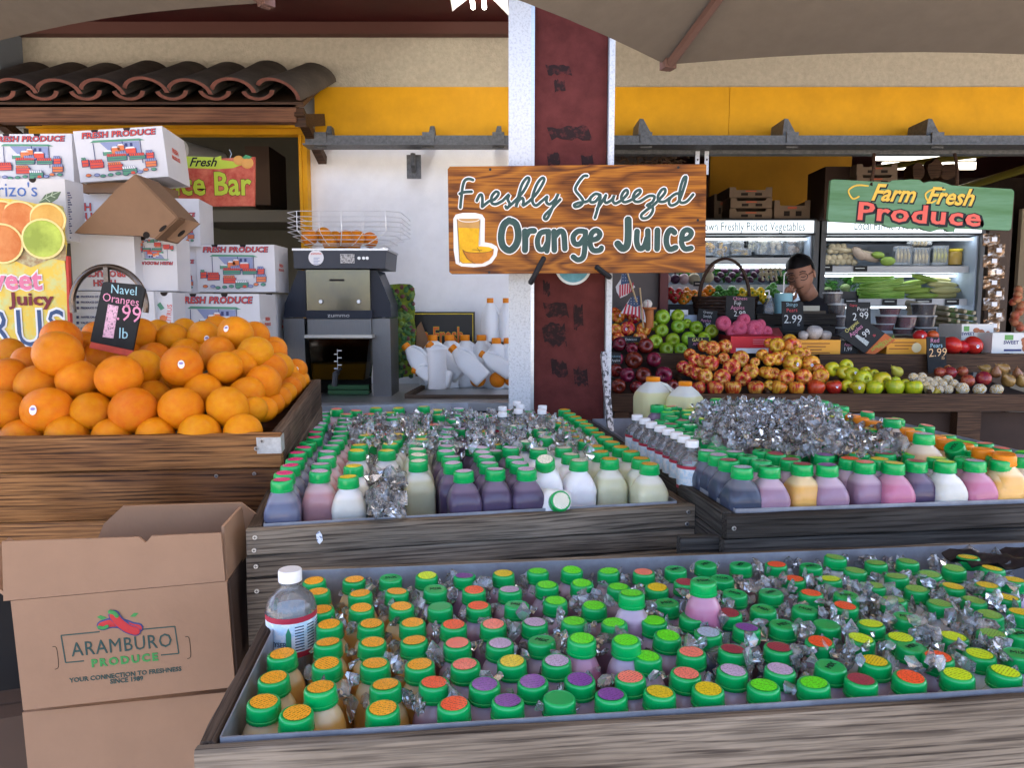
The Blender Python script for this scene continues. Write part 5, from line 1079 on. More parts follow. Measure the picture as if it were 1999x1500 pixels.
# ---------------------------------------------------------------- counter with jugs
t = thing('counter', 'steel edged counter carrying the juicer and a wooden jug tray', 'counter', (at(800, 790, 2.75).x, 2.75, 0))
ctz = at(700, 775, 2.86).z
b = MB(); xa_, xb_ = at(560, 775, 2.75).x, at(998, 775, 2.75).x; b.box(((xa_+xb_)/2-t.location.x, .32, ctz-.02), (xb_-xa_, .72, .03)); b.build('worktop', steel, t, smooth=False)
b = MB(); b.box(((xa_+xb_)/2-t.location.x, .35, (ctz-.04)/2), (xb_-xa_-.04, .62, ctz-.045)); b.build('cabinet', black, t, smooth=False)
wt = thing('wooden_tray', 'old wooden tray with raised rim under the empty jugs', 'tray', at(900, 779, 2.84)); k = px1(wt)
b = MB(); pbox(b, wt, 790, 772, 998, 783, 0, .02); b.build('front_rim', wood_side, wt, smooth=False); L_ = at(998, 780, 2.84).x-at(792, 780, 2.84).x
b = MB(); b.box((0, .27, -.003), (L_, .5, .006)); b.build('tray_floor', wood_fascia, wt, smooth=False)
b = MB(); b.box((-L_/2+.01, .27, .008), (.02, .5, .018), rot=(0, 0, R(-4))); b.build('side_rim', wood_side, wt, smooth=False)
hd = M('milky_plastic', (.88, .90, .92), .35, transl=.15); hdl = M('lemonade_plastic', (.80, .76, .42), .3, transl=.25, grad=(.62, .66, (.80, .80, .72)), sss=.2)
def jug_meshes():
    b = MB(); b.lathe([(.30, 0, 4), (.34, .02, 5), (.35, .06, 6), (.35, .50, 6), (.33, .60, 5), (.26, .74, 3.5), (.16, .86, 2.5), (.125, .90, 2), (.125, .95, 2)], 24)
    b.tube([(.10, -.05, .86), (.24, -.14, .80), (.36, -.22, .66), (.37, -.23, .50), (.30, -.2, .42)], .052, 8)
    o1 = b.build('jug_body', hd, ang=50); b = MB(); b.lathe([(.15, .90), (.155, .91), (.155, 1.0), (.14, 1.01)], 24, rib=.149); o2 = b.build('cap', capo, ang=50); r = (o1.data, o2.data)
    for o in (o1, o2): bpy.data.objects.remove(o)
    return r
JB, JC = jug_meshes(); JBL = JB.copy(); JBL.materials.clear(); JBL.materials.append(hdl)
def jug(label, P, s_, rot=(0, 0, 0), me=None, group='empty milky jugs on the wooden tray', f=.60):
    t = thing('jug', label, 'jug', P, rot, group); t.scale = (s_*f, s_*f, s_); link('jug_body', me or JB, t); link('cap', JC, t); return t
tz = at(900, 779, 2.84).z
def J(px, pyb, pyt, Y): a = at(px, pyb, Y); return a, at(px, pyt, Y).z-a.z
for i, (x, yb, yt, Y) in enumerate([(845, 735, 655, 3.22), (878, 735, 655, 3.26), (908, 735, 655, 3.28), (940, 735, 655, 3.28), (969, 735, 661, 3.22), (992, 735, 661, 3.24)]):
    a, h = J(x, yb, yt, Y); a.z = tz; h = at(x, yt, Y).z-tz; jug(f'upright orange capped jug on the wooden tray, {ORD[i]} from the left in the back row', a, h, (0, 0, .6))
a = at(955, 668, 3.30); b = MB(); b.box((a.x+.02, a.y+.06, a.z-.008), (.26, .14, .016)); tag(b.build('wall_shelf', wood_side, smooth=False), 'short wooden shelf on the white wall under the two tall jugs', 'shelf')
for i, x in enumerate((957, 988)): a, h = J(x, 668, 583, 3.34); jug(f'tall milky jug on the small wall shelf, {["left", "right"][i]} of the pair', a, h, (0, 0, .5), group='tall jugs on the wall shelf', f=.5)
def lying(px0, py0, px1_, py1_, Y, label, r_=.30):     # cap end (px0,py0) to base (px1_,py1_)
    c, e = at(px0, py0, Y), at(px1_, py1_, Y-.03); d = (c-e); L = d.length; qn = Vector((0, 0, 1)).rotation_difference(d.normalized()); jug(label, e, L, qn.to_euler())
lying(790, 674, 850, 740, 3.02, 'jug tipped against the painted shrub cut-out, cap up at the far left'); lying(806, 722, 880, 742, 2.98, 'jug lying flat with its cap pointing left, behind the white tub')
lying(881, 678, 945, 742, 3.0, 'jug leaning right with its cap just beside the white tub top'); lying(938, 690, 1000, 730, 3.0, 'jug leaning right, its cap nearest the two loose oranges'); lying(836, 672, 900, 735, 3.10, 'jug leaning right, cap hidden behind the white tub rim')
t = thing('plastic_tub', 'tall white plastic tub standing upright among the jugs', 'tub', at(854, 759, 2.93)); k = px1(t)
b = MB(); b.lathe([(.034, 0), (.036, .003), (.039, .155), (.039, .158), (.0375, .158), (.035, .01)], 28, capt=False); o = b.build('tub_body', M('tub_white', (.8, .8, .82), .35), t); b = MB(); b.lathe([(.0415, .150), (.0425, .152), (.0425, .161), (.040, .163), (.039, .158)], 28, capb=False, capt=False); b.build('rim', MATS['tub_white'], t)
for i, (x, y, r_) in enumerate([(933, 741, 15.5), (971, 742, 15.5), (998, 741, 14)]):
    P = at(x, y, 2.98); o = thing('orange', ['loose stickered orange on the wooden tray, left of three', 'loose orange on the wooden tray, middle of three', 'loose orange half hidden by the steel flange, right of three'][i], 'orange', P, group='loose oranges on the wooden tray'); link('peel', OM[i], o, None, (-1.3, i, 0)).scale = (r_*sc_at(x, y, 2.98),)*3
    if i == 0: link('fruit_sticker', SP, o, None, (-.6, 0, .1)).scale = (.034,)*3
# shrub cut-out and black Fresh board
t = thing('shrub_cutout', 'painted leafy cut-out board standing behind the juicer\'s right side', 'cut-out board', at(790, 660, 3.20)); random.seed(5)
edge = [(752, 740), (752, 560), (760, 556), (780, 554), (800, 555), (808, 562), (810, 575), (806, 590), (810, 605), (808, 625), (812, 645), (809, 670), (810, 700), (806, 735)]
b = MB(); pprism(b, t, edge, 0, .012); b.build('board', M('shrub_base', (.05, .10, .02), .7, var=.6, vs=30, col2=(.25, .32, .02)), t, smooth=False)
b = MB()
for i in range(170):
    x, y = random.uniform(756, 808), random.uniform(558, 735); p = pp(t, [(x, y)])[0]; b.m = random.choice((0, 0, 1, 2, 3)); b.ell((p[0], -.003, p[1]), (.011, .004, .009), 8, rot=(0, random.uniform(0, 3), 0))
tag(b.build('painted_leaves', [M('lf1', (.06, .16, .05), .6), M('lf2', (.16, .26, .07), .6), M('lf3', (.14, .05, .05), .6), M('lf4', (.03, .06, .03), .6)], t), kind='stuff')
t = thing('black_sign', 'black board with a yellow border and red lettering Farm Fresh behind the jugs', 'sign', at(868, 640, 3.36))
b = MB(); pprism(b, t, [(808, 609), (927, 609), (927, 680), (808, 680)], 0, .01); b.build('sign_board', M('sign_black_gloss', (.015, .015, .014), .35), t, smooth=False)
b = MB(); pbox(b, t, 808, 612, 924, 614, -.001, .001); pbox(b, t, 922, 614, 924, 680, -.001, .001); b.build('border', M('border_yellow', (.6, .45, .03), .5), t, smooth=False)
outlined(t, 'Farm Fresh', 843, 656, 32, M('fresh_red', (.65, .12, .03), .5), MATS['border_yellow'], 1.4, f=-.001, oo=.3, sx=.62)
b = MB(); c = at(826, 655, 3.30); t2 = thing('brown_scrap', 'torn brown card leaning on the black lettered board', 'cardboard', c); pprism(b, t2, [(813, 640), (822, 628), (828, 645), (834, 660), (836, 735), (811, 735)], 0, .004); b.build('card', cardb, t2, smooth=False)
# storeroom glimpses
tag(slab('storeroom_shelf', at(380, 420, 3.9).x, at(575, 420, 3.9).x, 3.9, 4.3, at(400, 418, 3.9).z-.04, at(400, 410, 3.9).z, M('shelf_olive', (.13, .11, .075), .7)), 'olive shelf deep in the doorway under the hanging juice bar sign', 'shelf')
tag(slab('storage_carton', at(478, 300, 4.1).x, at(525, 300, 4.1).x, 4.1, 4.4, at(500, 400, 4.1).z, at(500, 285, 4.1).z, M('dim_brown', (.12, .075, .05), .8)), 'tall brown carton on the storeroom shelf in the dark doorway', 'carton')
b = MB(); b.tube([at(355, 295, 3.7), at(400, 300, 3.7)+Vector((0, .2, 0))], .05, 12); tag(b.build('foil_roll', M('foil_white', (.5, .5, .48), .4, bump=.5)), 'pale roll lying above the juice bar sign by the cartons', 'roll')

# ---------------------------------------------------------------- chilli carton at lower left
chb = M('kraft_board', (.34, .20, .12), .85, var=.07, vs=14, bump=.12, bs=90)
A0 = at(45, 1388, 1.10); yw = R(9); t = thing('chilli_carton', 'open brown carton printed Aramburo Produce with red chillies, flaps up', 'carton', A0, (0, -R(2.2), yw))
Wd, Hd, D = .318, .178, .16
b = MB(); nn = 10; vs = []
b.box((Wd/2, .0025, Hd/2), (Wd, .005, Hd)); b.build('front_panel', chb, t, smooth=False)
b = MB(); b.box((.0025, D/2, Hd/2), (.005, D-.01, Hd)); b.box((Wd/2, D, Hd/2), (Wd, .005, Hd)); b.build('rear_panels', chb, t, smooth=False)
b = MB(); b.box((Wd+.001, D/2+.003, Hd/2), (.005, D-.01, Hd)); b.build('side_panel', M('shaded_side_kraft', (0.084, 0.054, 0.039), .85), t, smooth=False)  # same kraft coloured darker: the shade on this side is in the colour
b = MB(); b.prism([(-.010, .0), (Wd-.002, .0), (Wd-.004, .078), (Wd*.66, .082), (Wd*.63, .072), (Wd*.60, .082), (-.006, .092)], 0, .0045); b.build('front_flap', chb, t, (0, .0, Hd+.001), (R(-4), 0, 0), smooth=False)
b = MB(); b.prism([(.05, 0), (Wd+.0, 0), (Wd+.03, .06), (Wd, .09), (.12, .10), (.085, .07)], 0, .0045); b.build('rear_flap', chb, t, (0, D, Hd), (R(6), 0, 0), smooth=False)
b = MB(); q = [(-.003, .004, Hd), (-.003, D-.004, Hd), (-.062, D-.025, Hd+.060), (-.070, .03, Hd+.045)]; b.add([Vector(v) for v in q]+[Vector(v)+Vector((.003, 0, .004)) for v in q], [(0, 1, 2, 3), (7, 6, 5, 4), (0, 4, 5, 1), (1, 5, 6, 2), (2, 6, 7, 3), (3, 7, 4, 0)]); b.build('side_flap', chb, t, smooth=False)
b = MB(); b.prism([(0, 0), (D-.01, 0), (D-.02, .09), (.02, .09)], 0, .0045); b.build('side_flap', chb, t, (Wd, .004, Hd-.005), (R(-2), R(0), R(88)), smooth=False)
def fl(x, y): return ((x-45)/415*Wd*1.0 - .002, Hd-(y-1160+(x-25)*.125)/232*Hd)   # place on the front panel
ink1 = M('dark_green_ink', (.035, .075, .065), .7); ink2 = M('green_ink', (.06, .26, .07), .7); ink3 = M('red_ink', (.50, .04, .04), .7)
b = MB(); p = fl(248, 1243); b.text('ARAMBURO', .0325, p[0], p[1]-.0035, -.0006, off=0, sx=.80, space=1.10); b.build('name_lettering', ink1, t, smooth=False)
b = MB(); p = fl(250, 1272); b.text('PRODUCE', .0175, p[0], p[1]-.006, -.0006, off=.0008, space=1.35); b.build('produce_lettering', ink2, t, smooth=False)
b = MB(); p = fl(250, 1311); b.text('YOUR CONNECTION TO FRESHNESS', .0105, p[0], p[1], -.0006, off=.0002, sx=.95); b.text('SINCE 1989', .0105, p[0], p[1]-.009, -.0006, off=.0002, sx=.95)
def bar(a, c, w=.0009): a, c = fl(*a), fl(*c); d = Vector((c[0]-a[0], c[1]-a[1])); n = Vector((-d.y, d.x)).normalized()*w; b.prism([(a[0]-n.x, a[1]-n.y), (c[0]-n.x, c[1]-n.y), (c[0]+n.x, c[1]+n.y), (a[0]+n.x, a[1]+n.y)], -.0006, 0)
for a, c in (((134, 1228), (207, 1219)), ((285, 1213), (353, 1205)), ((134, 1228), (137, 1286)), ((353, 1205), (356, 1264)), ((137, 1286), (172, 1282)), ((321, 1268), (356, 1264))): bar(a, c)
tag(b.build('slogan_and_frame', ink1, t, smooth=False), kind='stuff')
b = MB(); k = Wd/415; fl0 = fl
def fl(x, y): p = fl0(x, y); return (p[0], p[1]+.005)
for pts, w_ in (([(213, 1212), (232, 1206), (254, 1208), (270, 1214), (282, 1216)], 17), ([(238, 1188), (246, 1202), (262, 1216), (278, 1222)], 17)): b.m = 1; b.stroke([fl(*p) for p in pts], (w_+5)*k, -.0004 if w_ and pts[0][0] < 220 else -.0016); b.m = 0; b.stroke([fl(*p) for p in pts], w_*k, -.001 if pts[0][0] < 220 else -.0024)
b.m = 2; b.stroke([fl(*p) for p in ((232, 1181), (240, 1184), (244, 1190))], 9*k, -.003); b.stroke([fl(*p) for p in ((208, 1214), (216, 1216), (224, 1212))], 7*k, -.003)
for q in (((205, 1194), (212, 1190), (224, 1195), (214, 1200)), ((268, 1192), (276, 1184), (285, 1184), (278, 1192))): b.prism([fl(*p) for p in q], -.0006, 0)
b.build('chilli_print', [ink3, P_navy, ink2], t, smooth=False)
fl = fl0
for x, y in ((120, 1275), (376, 1250)): b = MB(); p = fl(x, y); b.stroke([(p[0]-.003, p[1]+.018), (p[0]+.002, p[1]+.016), (p[0]+.003, p[1]), (p[0]+.002, p[1]-.016), (p[0]-.003, p[1]-.019)], .0009, -.0006); b.build('hand_slot_cut', MATS['hole_dark'], t)
for lb, x0, y0, x1, y1, Y, yaw in (('large plain brown carton under the chilli carton', 66, 1392, 470, 1620, 1.12, R(9)),):
    carton(lb, x0, y0, x1, y1, Y, .2, yaw, R(1.5), mat=chb, front=False, side=False, notch=False, name='brown_carton', group=None)
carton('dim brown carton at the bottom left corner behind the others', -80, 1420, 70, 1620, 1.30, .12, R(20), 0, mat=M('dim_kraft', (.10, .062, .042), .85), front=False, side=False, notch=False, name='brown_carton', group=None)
# ---------------------------------------------------------------- fruit stand at the right
random.seed(21)
FY = 3.05; st_ = thing('fruit_stand', 'long dark brown wooden fruit stand with stepped bins behind the right tray', 'stand', (at(1195, 770, FY).x, FY, at(1600, 770, FY).z))
def sp(name, x0, y0, x1, y1, f, d, mat): b = MB(); pbox(b, st_, x0, y0, x1, y1, f, d); o = b.build(name, mat, st_, smooth=False); return o
sp('front_board', 1195, 770, 2060, 804, 0, .03, wood_brown); sp('front_board', 1195, 806, 2060, 905, .05, .02, M('recess_panel', (.045, .026, .018), .8, var=.3)); sp('post', 1870, 805, 1906, 960, .0, .05, wood_brown); sp('post', 1200, 805, 1225, 960, .0, .05, wood_brown)
sp('step_board', 1600, 692, 2060, 727, .48, .02, wood_brown); sp('step_board', 1285, 690, 1340, 735, .45, .02, wood_brown)
z0 = st_.location.z; L_ = at(2060, 770, FY).x-st_.location.x
b = MB(); b.add([(0, .03, -.03), (L_, .03, -.03), (L_, .48, .02), (0, .48, .02)], [(0, 1, 2, 3)]); b.add([(0, .50, .10), (L_+.2, .50, .10), (L_+.2, 1.0, .14), (0, 1.0, .14)], [(0, 1, 2, 3)]); b.build('bin_floor', M('bin_floor_dark', (.035, .022, .016), .8), st_, smooth=False)
for px0, px1_ in ((1320, 1345), (1478, 1500), (1640, 1662), (1800, 1815)):
    b = MB(); q0, q1 = at(px0, 735, FY+.46)-st_.location, at(px1_, 768, FY+.04)-st_.location; b.tube([(q0.x, .46, .035), (q1.x, .04, -.002)], .012, 4); b.build('divider', wood_brown, st_, smooth=False)
def apple_mesh(k, tall=1.0):
    b = MB(); n = 20; prof = [(.0, -.70), (.10, -.74), (.24, -.84), (.42, -.86), (.66, -.66), (.86, -.30), (.97, .08), (.98, .34), (.88, .62), (.66, .80), (.42, .84), (.22, .74), (.10, .58), (0, .52)]; vs = []; fs = []
    for i, (r, z) in enumerate(prof):
        for j in range(n): t = 2*PI*j/n; rr = r*(1+.03*math.cos(5*t)*(1 if z < -.3 else .3)); vs.append((math.cos(t)*rr, math.sin(t)*rr, z*tall))
    for i in range(len(prof)-1):
        for j in range(n): fs.append((i*n+j, i*n+(j+1) % n, (i+1)*n+(j+1) % n, (i+1)*n+j))
    b.add(vs, fs); bm = bmesh.new(); o = b.build('a', orm, ang=180); bm.from_mesh(o.data); bmesh.ops.remove_doubles(bm, verts=bm.verts, dist=.001); bmesh.ops.recalc_face_normals(bm, faces=bm.faces); bm.to_mesh(o.data); bm.free(); o.data.shade_smooth(); me = o.data; bpy.data.objects.remove(o); return me
AM, AMT = apple_mesh(0), apple_mesh(0, 1.1)
b = MB(); b.tube([(0, 0, .55), (.02, 0, .8), (.06, .02, .98)], [.035, .03, .045], 6); b.m = 1; b.lathe([(.0, .50), (.17, .64), (.26, .79)], 12, capb=False, capt=False); o = b.build('stem', [M('stem_brown', (.08, .05, .02), .9), M('stem_hollow', (.20, .15, .05), .8)]); ASM = o.data; bpy.data.objects.remove(o)
def fruitm(n, c, c2, thr=(.42, .56), **k): return M(n, c, .25, var=.5, vs=1.9, col2=c2, thr=thr, coat=.35, rnd=.18, str_=(1.2, 1.2, .35), **k)
FM = dict(H=('red and yellow', fruitm('honey_apple_skin', (.52, .03, .012), (.80, .42, .07), thr=(.38, .52))), N=('green', fruitm('green_apple_skin', (.22, .38, .01), (.32, .46, .03))), D=('dark red', fruitm('dark_apple_skin', (.10, .006, .012), (.19, .012, .02))),
    G=('striped red', fruitm('striped_apple_skin', (.50, .03, .012), (.80, .44, .07), thr=(.38, .56))), U=('orange-red', fruitm('blush_apple_skin', (.56, .06, .012), (.85, .46, .04), thr=(.42, .62))), R=('bright red', fruitm('bright_apple_skin', (.48, .015, .015), (.58, .05, .02))),
    Y=('yellow-green', fruitm('yellow_apple_skin', (.58, .50, .015), (.42, .46, .02))))
AME = {}
for k_, (nm, mt) in FM.items():
    me = (AMT if k_ == 'D' else AM).copy(); me.materials.clear(); me.materials.append(mt); AME[k_] = me
def c5(p): return (1180+p[0]*.22, 560+p[1]*.22, p[2]*.22)
def c6(p): return (1580+p[0]*.2096, 560+p[1]*.2096, p[2]*.2096)
AP = []
for p in [(125,265,62,1),(265,270,65,1),(85,235,50),(215,240,50),(95,380,58),(207,375,68,1),(350,375,68),(120,465,60),(310,460,65)]: AP.append(('H', *c5(p), len(p) > 3, .62))
for p in [(508,272,72),(650,262,60),(505,390,62),(650,355,65),(810,360,62),(950,395,62),(450,488,65),(600,470,65),(740,460,65),(880,460,60),(545,560,65),(675,560,60),(730,330,45),(430,350,45)]: AP.append(('N', *c5(p), False, .60))
for p in [(125,515,65),(360,530,72),(260,650,80),(440,650,68),(195,780,68),(345,785,72),(530,780,78),(120,880,68),(285,900,62),(590,880,60),(90,740,62),(240,545,55),(110,640,60),(440,880,66)]: AP.append(('D', *c5(p), False, .0))
for p in [(955,550,70),(1060,530,65),(880,530,55),(755,600,55),(800,650,65),(868,665,62),(940,685,75),(1055,640,55),(1200,640,78),(1130,715,80),(690,715,60),(755,745,60),(820,770,62),(885,795,72),(1040,805,78),(1230,815,70),(1300,755,72),(835,900,65),(980,905,75),(1140,905,75),(1345,905,75),(1330,670,45)]: AP.append(('G', *c5(p), False, .0))
for p in [(1640,480,66),(1660,530,80),(1530,520,70),(1455,500,45),(1395,605,55),(1460,650,60),(1530,640,65,1),(1660,680,85,1),(1825,685,80,1),(1780,590,50),(1410,760,50),(1450,770,60),(1510,775,55),(1605,800,75),(1760,800,75),(1915,790,70),(1460,880,50),(1545,900,72),(1705,905,72),(1600,620,55),(1720,600,60)]: AP.append(('U', *c5(p), len(p) > 3, .0))
AP += [('R', *c5((1875,900,80)), False, 0), ('U', *c6((30,720,60)), False, 0), ('U', *c6((100,840,72)), False, 0), ('R', *c6((60,950,80)), False, 0), ('R', *c6((230,940,75)), True, 0), ('U', *c6((80,770,55)), False, 0)]
for p in [(205,765,70),(335,740,65),(310,800,65),(400,820,75,1),(490,860,85),(515,790,50),(600,820,50),(665,875,88),(345,920,60),(445,945,75,1),(600,950,78),(795,945,85),(800,885,50),(890,910,50),(970,950,85)]: AP.append(('Y', *c6(p), len(p) > 3, .0))
def adepth(y, back): return (FY+.10+max(0, 765-y)/165*.62) if not back else (FY+.62+max(0, 690-y)/80*.25)
stw = {}
for key in FM:
    lst = sorted([a for a in AP if a[0] == key], key=lambda a: -a[2]); rws = []
    for a in lst:
        if rws and rws[-1][0][2]-a[2] < 16: rws[-1].append(a)
        else: rws.append([a])
    for ri, row in enumerate(rws):
        row.sort(key=lambda a: a[1])
        for ci, (k_, x, y, r, s_, bk) in enumerate(row):
            Y = adepth(y, bk); P = at(x, y, Y); rr = r*sc_at(x, y, Y)
            t = thing('apple', f'{FM[k_][0]} apple, {ORD[ri]} layer from the bottom of its heap, {ORD[ci]} from the left', 'apple', P, (0, 0, 0), f'{FM[k_][0]} apples heaped on the fruit stand')
            rot = (random.uniform(1.15, 1.7) if y < 755 else random.uniform(-.4, .2), random.uniform(-.4, .4), random.uniform(-.4, .4)); link('skin', AME[k_], t, None, rot).scale = (rr,)*3; link('stem', ASM, t, None, rot).scale = (rr,)*3
            if s_: link('fruit_sticker', SP, t, None, (random.uniform(-.4, .3), 0, random.uniform(-.4, .5))).scale = (rr*1.0,)*3
def pear_mesh():
    b = MB(); b.lathe([(.02, -.98), (.35, -.98), (.75, -.75), (.95, -.35), (.95, 0), (.78, .40), (.52, .75), (.38, 1.05), (.30, 1.25), (.12, 1.38), (.02, 1.38)], 16); b.tube([(0, 0, 1.35), (.08, 0, 1.7)], .05, 5); o = b.build('pear', orm, ang=70); me = o.data; bpy.data.objects.remove(o); return me
PM_ = pear_mesh()
def pear(label, mat, p, c=c6, Y=None, rot=(0, 1.3, 0), name='pear', grp=None, cat='pear', wrap=False):
    x, y, r = c(p); Y = Y or adepth(y, 0); t = thing(name, label, cat, at(x, y, Y), (0, 0, 0), grp); me = PM_.copy(); me.materials.clear(); me.materials.append(mat); rr = r*sc_at(x, y, Y)*.8
    link('skin', me, t, None, rot).scale = (rr,)*3
    if wrap: b = MB(); b.lathe([(.55, -1.02), (1.02, -.55), (1.08, .1), (.98, .25)], 12, capb=True, capt=False); link('paper_wrap', b.build('w', M('wrap_paper', (.75, .72, .62), .8, var=.7, vs=5, col2=(.62, .36, .03), bump=1, bs=9, thr=(.46, .52))).data, t, None, rot).scale = (rr,)*3; bpy.data.objects.remove(bpy.data.objects['w'])
    return t
py_, pr_, pb_ = fruitm('yellow_pear_skin', (.70, .52, .06), (.62, .50, .08)), fruitm('red_pear_skin', (.26, .03, .02), (.36, .10, .04)), fruitm('brown_pear_skin', (.26, .13, .04), (.34, .18, .06))
pear('single yellow pear lying behind the yellow apples', py_, (815, 790, 68), Y=FY+.42, rot=(0, -.9, .3))
for i, (x, y, r, d) in enumerate([(1220, 795, 65, 'leftmost'), (1320, 800, 75, 'second from left'), (1430, 790, 65, 'top, third from left'), (1475, 880, 80, 'lower middle'), (1620, 860, 90, 'largest, at the right end'), (1290, 770, 50, 'rearmost')]): pear(f'dark red pear beside the Red Pears card, {d}', pr_, (x, y, r), rot=(0, 1.3+.2*i, .3*i), grp='dark red pears')
for i, (x, y, r, d) in enumerate([(1640, 765, 60, 'small, upper left'), (1800, 765, 75, 'stickered upper middle'), (1850, 870, 80, 'lower middle'), (1980, 880, 70, 'lower right'), (1940, 810, 60, 'right, upper'), (1740, 800, 60, 'left of centre')]): pear(f'brown pear at the right end of the stand, {d}', pb_, (x, y, r), rot=(0, -1.3+.2*i, .2*i), grp='brown pears')
n = 0
for r_, row in enumerate([[(965, 850), (1045, 845)], [(1030, 890), (1110, 885), (1190, 880), (1290, 870)], [(1075, 925), (1150, 920), (1240, 915), (1340, 910)], [(1120, 965), (1200, 965), (1290, 960), (1420, 955), (1590, 965), (1750, 970)]]):
    for c_, (x, y) in enumerate(row): pear(f'pear in printed paper wrap, {ORD[3-r_]} row from the front, {ORD[c_]} from left', (pr_ if x > 1500 else py_), (x, y, 52 if x < 1350 else 68), rot=(random.uniform(-.6, .6), 2.4, random.uniform(0, 3)), grp='paper wrapped pears', wrap=True)
# netted apples in a red box, melon boxes
t = thing('fruit_box', 'red fruit box holding apples in pink foam nets', 'box', at(1470, 695, FY+.55), (0, 0, 0))
b = MB(); pbox(b, t, 1427, 657, 1525, 690, 0, .01); b.build('front_panel', M('box_red', (.60, .02, .03), .5), t, smooth=False)
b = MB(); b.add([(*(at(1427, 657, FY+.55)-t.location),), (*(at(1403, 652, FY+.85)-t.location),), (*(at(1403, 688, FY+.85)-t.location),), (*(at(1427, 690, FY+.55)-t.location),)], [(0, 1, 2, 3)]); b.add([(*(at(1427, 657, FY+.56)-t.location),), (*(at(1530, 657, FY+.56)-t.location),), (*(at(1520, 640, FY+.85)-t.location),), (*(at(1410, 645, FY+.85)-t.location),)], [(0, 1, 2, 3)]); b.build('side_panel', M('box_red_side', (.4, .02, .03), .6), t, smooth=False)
b = MB(); pbox(b, t, 1437, 680, 1500, 690, -.001, .001); b.m = 1
for i in range(3): pbox(b, t, 1470, 663+i*4, 1505, 664+i*4, -.001, .001)
b.build('box_print', [P_wht, M('print_pinkish', (.7, .3, .3), .6)], t, smooth=False)
netm = M('pink_foam_net', (.42, .035, .08), .7, var=.5, vs=9, col2=(.55, .13, .22), bump=.8, bs=12)
for i, (x, y, r, d) in enumerate([(1050, 330, 70, 'leftmost'), (1190, 370, 75, 'second from left'), (1320, 380, 85, 'largest, in the middle'), (1430, 400, 55, 'rightmost'), (1230, 295, 60, 'rear middle'), (1130, 395, 60, 'low front left'), (1380, 335, 50, 'rear right')]):
    x, y, r = c5((x, y, r)); Y = FY+.66; t = thing('netted_apple', f'apple in a pink foam net in the red box, {d}', 'apple', at(x, y, Y), group='apples in pink nets'); me = AM.copy(); me.materials.clear(); me.materials.append(netm); link('foam_net', me, t, None, (1.2+i*.1, .2*i, 0)).scale = (r*sc_at(x, y, Y),)*3
def fbox(label, x0, y0, x1, y1, Y, mat, lines=0, extra=None, depth=.2):
    t = thing('fruit_box', label, 'box', at((x0+x1)/2, y1, Y)); b = MB(); pbox(b, t, x0, y0, x1, y1, 0, .006); b.build('front_panel', mat, t, smooth=False)
    b = MB(); a, c = at(x0, y0, Y)-t.location, at(x1, y0, Y)-t.location; b.box(((a.x+c.x)/2, depth/2+.004, a.z/2), (c.x-a.x-.002, depth, a.z-.004)); b.build('box_body', mat, t, smooth=False)
    if lines:
        b = MB()
        for i in range(lines): pbox(b, t, x0+(x1-x0)*.15*(i % 2+.3), y0+6+i*6, x0+(x1-x0)*(.75-.1*(i % 3)), y0+8+i*6, -.001, .001)
        b.build('box_print', M('print_brown', (.25, .08, .02), .6), t, smooth=False)
    return t
obx = M('box_orange', (.74, .33, .03), .5)
fbox('orange fruit box under white netted pears, left of the slanted chalk card', 1560, 664, 1640, 692, FY+.55, obx, 4)
t = fbox('orange fruit box with a white blossom print, right of the slanted chalk card', 1732, 662, 1808, 692, FY+.56, obx, 3); b = MB(); p = pp(t, [(1789, 679)])[0]; b.disc(p, .024, 14, y=-.001); b.build('blossom_print', M('blossom_white', (.8, .68, .4), .6), t, smooth=False)
for i, (x, y, r, d) in enumerate([(1590, 650, 15, 'tallest'), (1568, 656, 10, 'left'), (1612, 656, 11, 'right')]):
    t = thing('netted_pear', f'white foam netted pear on the orange box, {d} of three', 'pear', at(x, y, FY+.66), group='white netted pears'); me = AM.copy(); me.materials.clear(); me.materials.append(M('white_foam_net', (.72, .66, .60), .7, var=.4, vs=8, bump=.8, bs=12)); link('foam_net', me, t, None, (.3, 0, 0)).scale = (r*sc_at(x, y, FY+.66),)*3
for i, (x, y, r, m_, d) in enumerate([(1030,455,60,'R','leftmost, stickered'),(1150,450,50,'R','second from left'),(1330,545,88,'R','large and bright, right of the Red Pears card'),(1525,545,88,'R','largest, far right'),(1430,560,60,'R','between the two large ones')]):
    x, y, r = c6((x, y, r)); Y = FY+.62; t = thing('mango', f'red mango behind the step board, {d}', 'mango', at(x, y, Y), group='red mangoes'); b = MB(); rr = r*sc_at(x, y, Y); b.ell((0, 0, 0), (rr*1.05, rr, rr*.9), 16, rot=(0, .3*i, 0)); b.build('skin', FM[m_][1], t, ang=180)
    if i in (0, 3): link('fruit_sticker', SP, t, None, (.1, 0, -.1)).scale = (rr,)*3
tb = M('tangerine_box', (.72, .70, .64), .6)
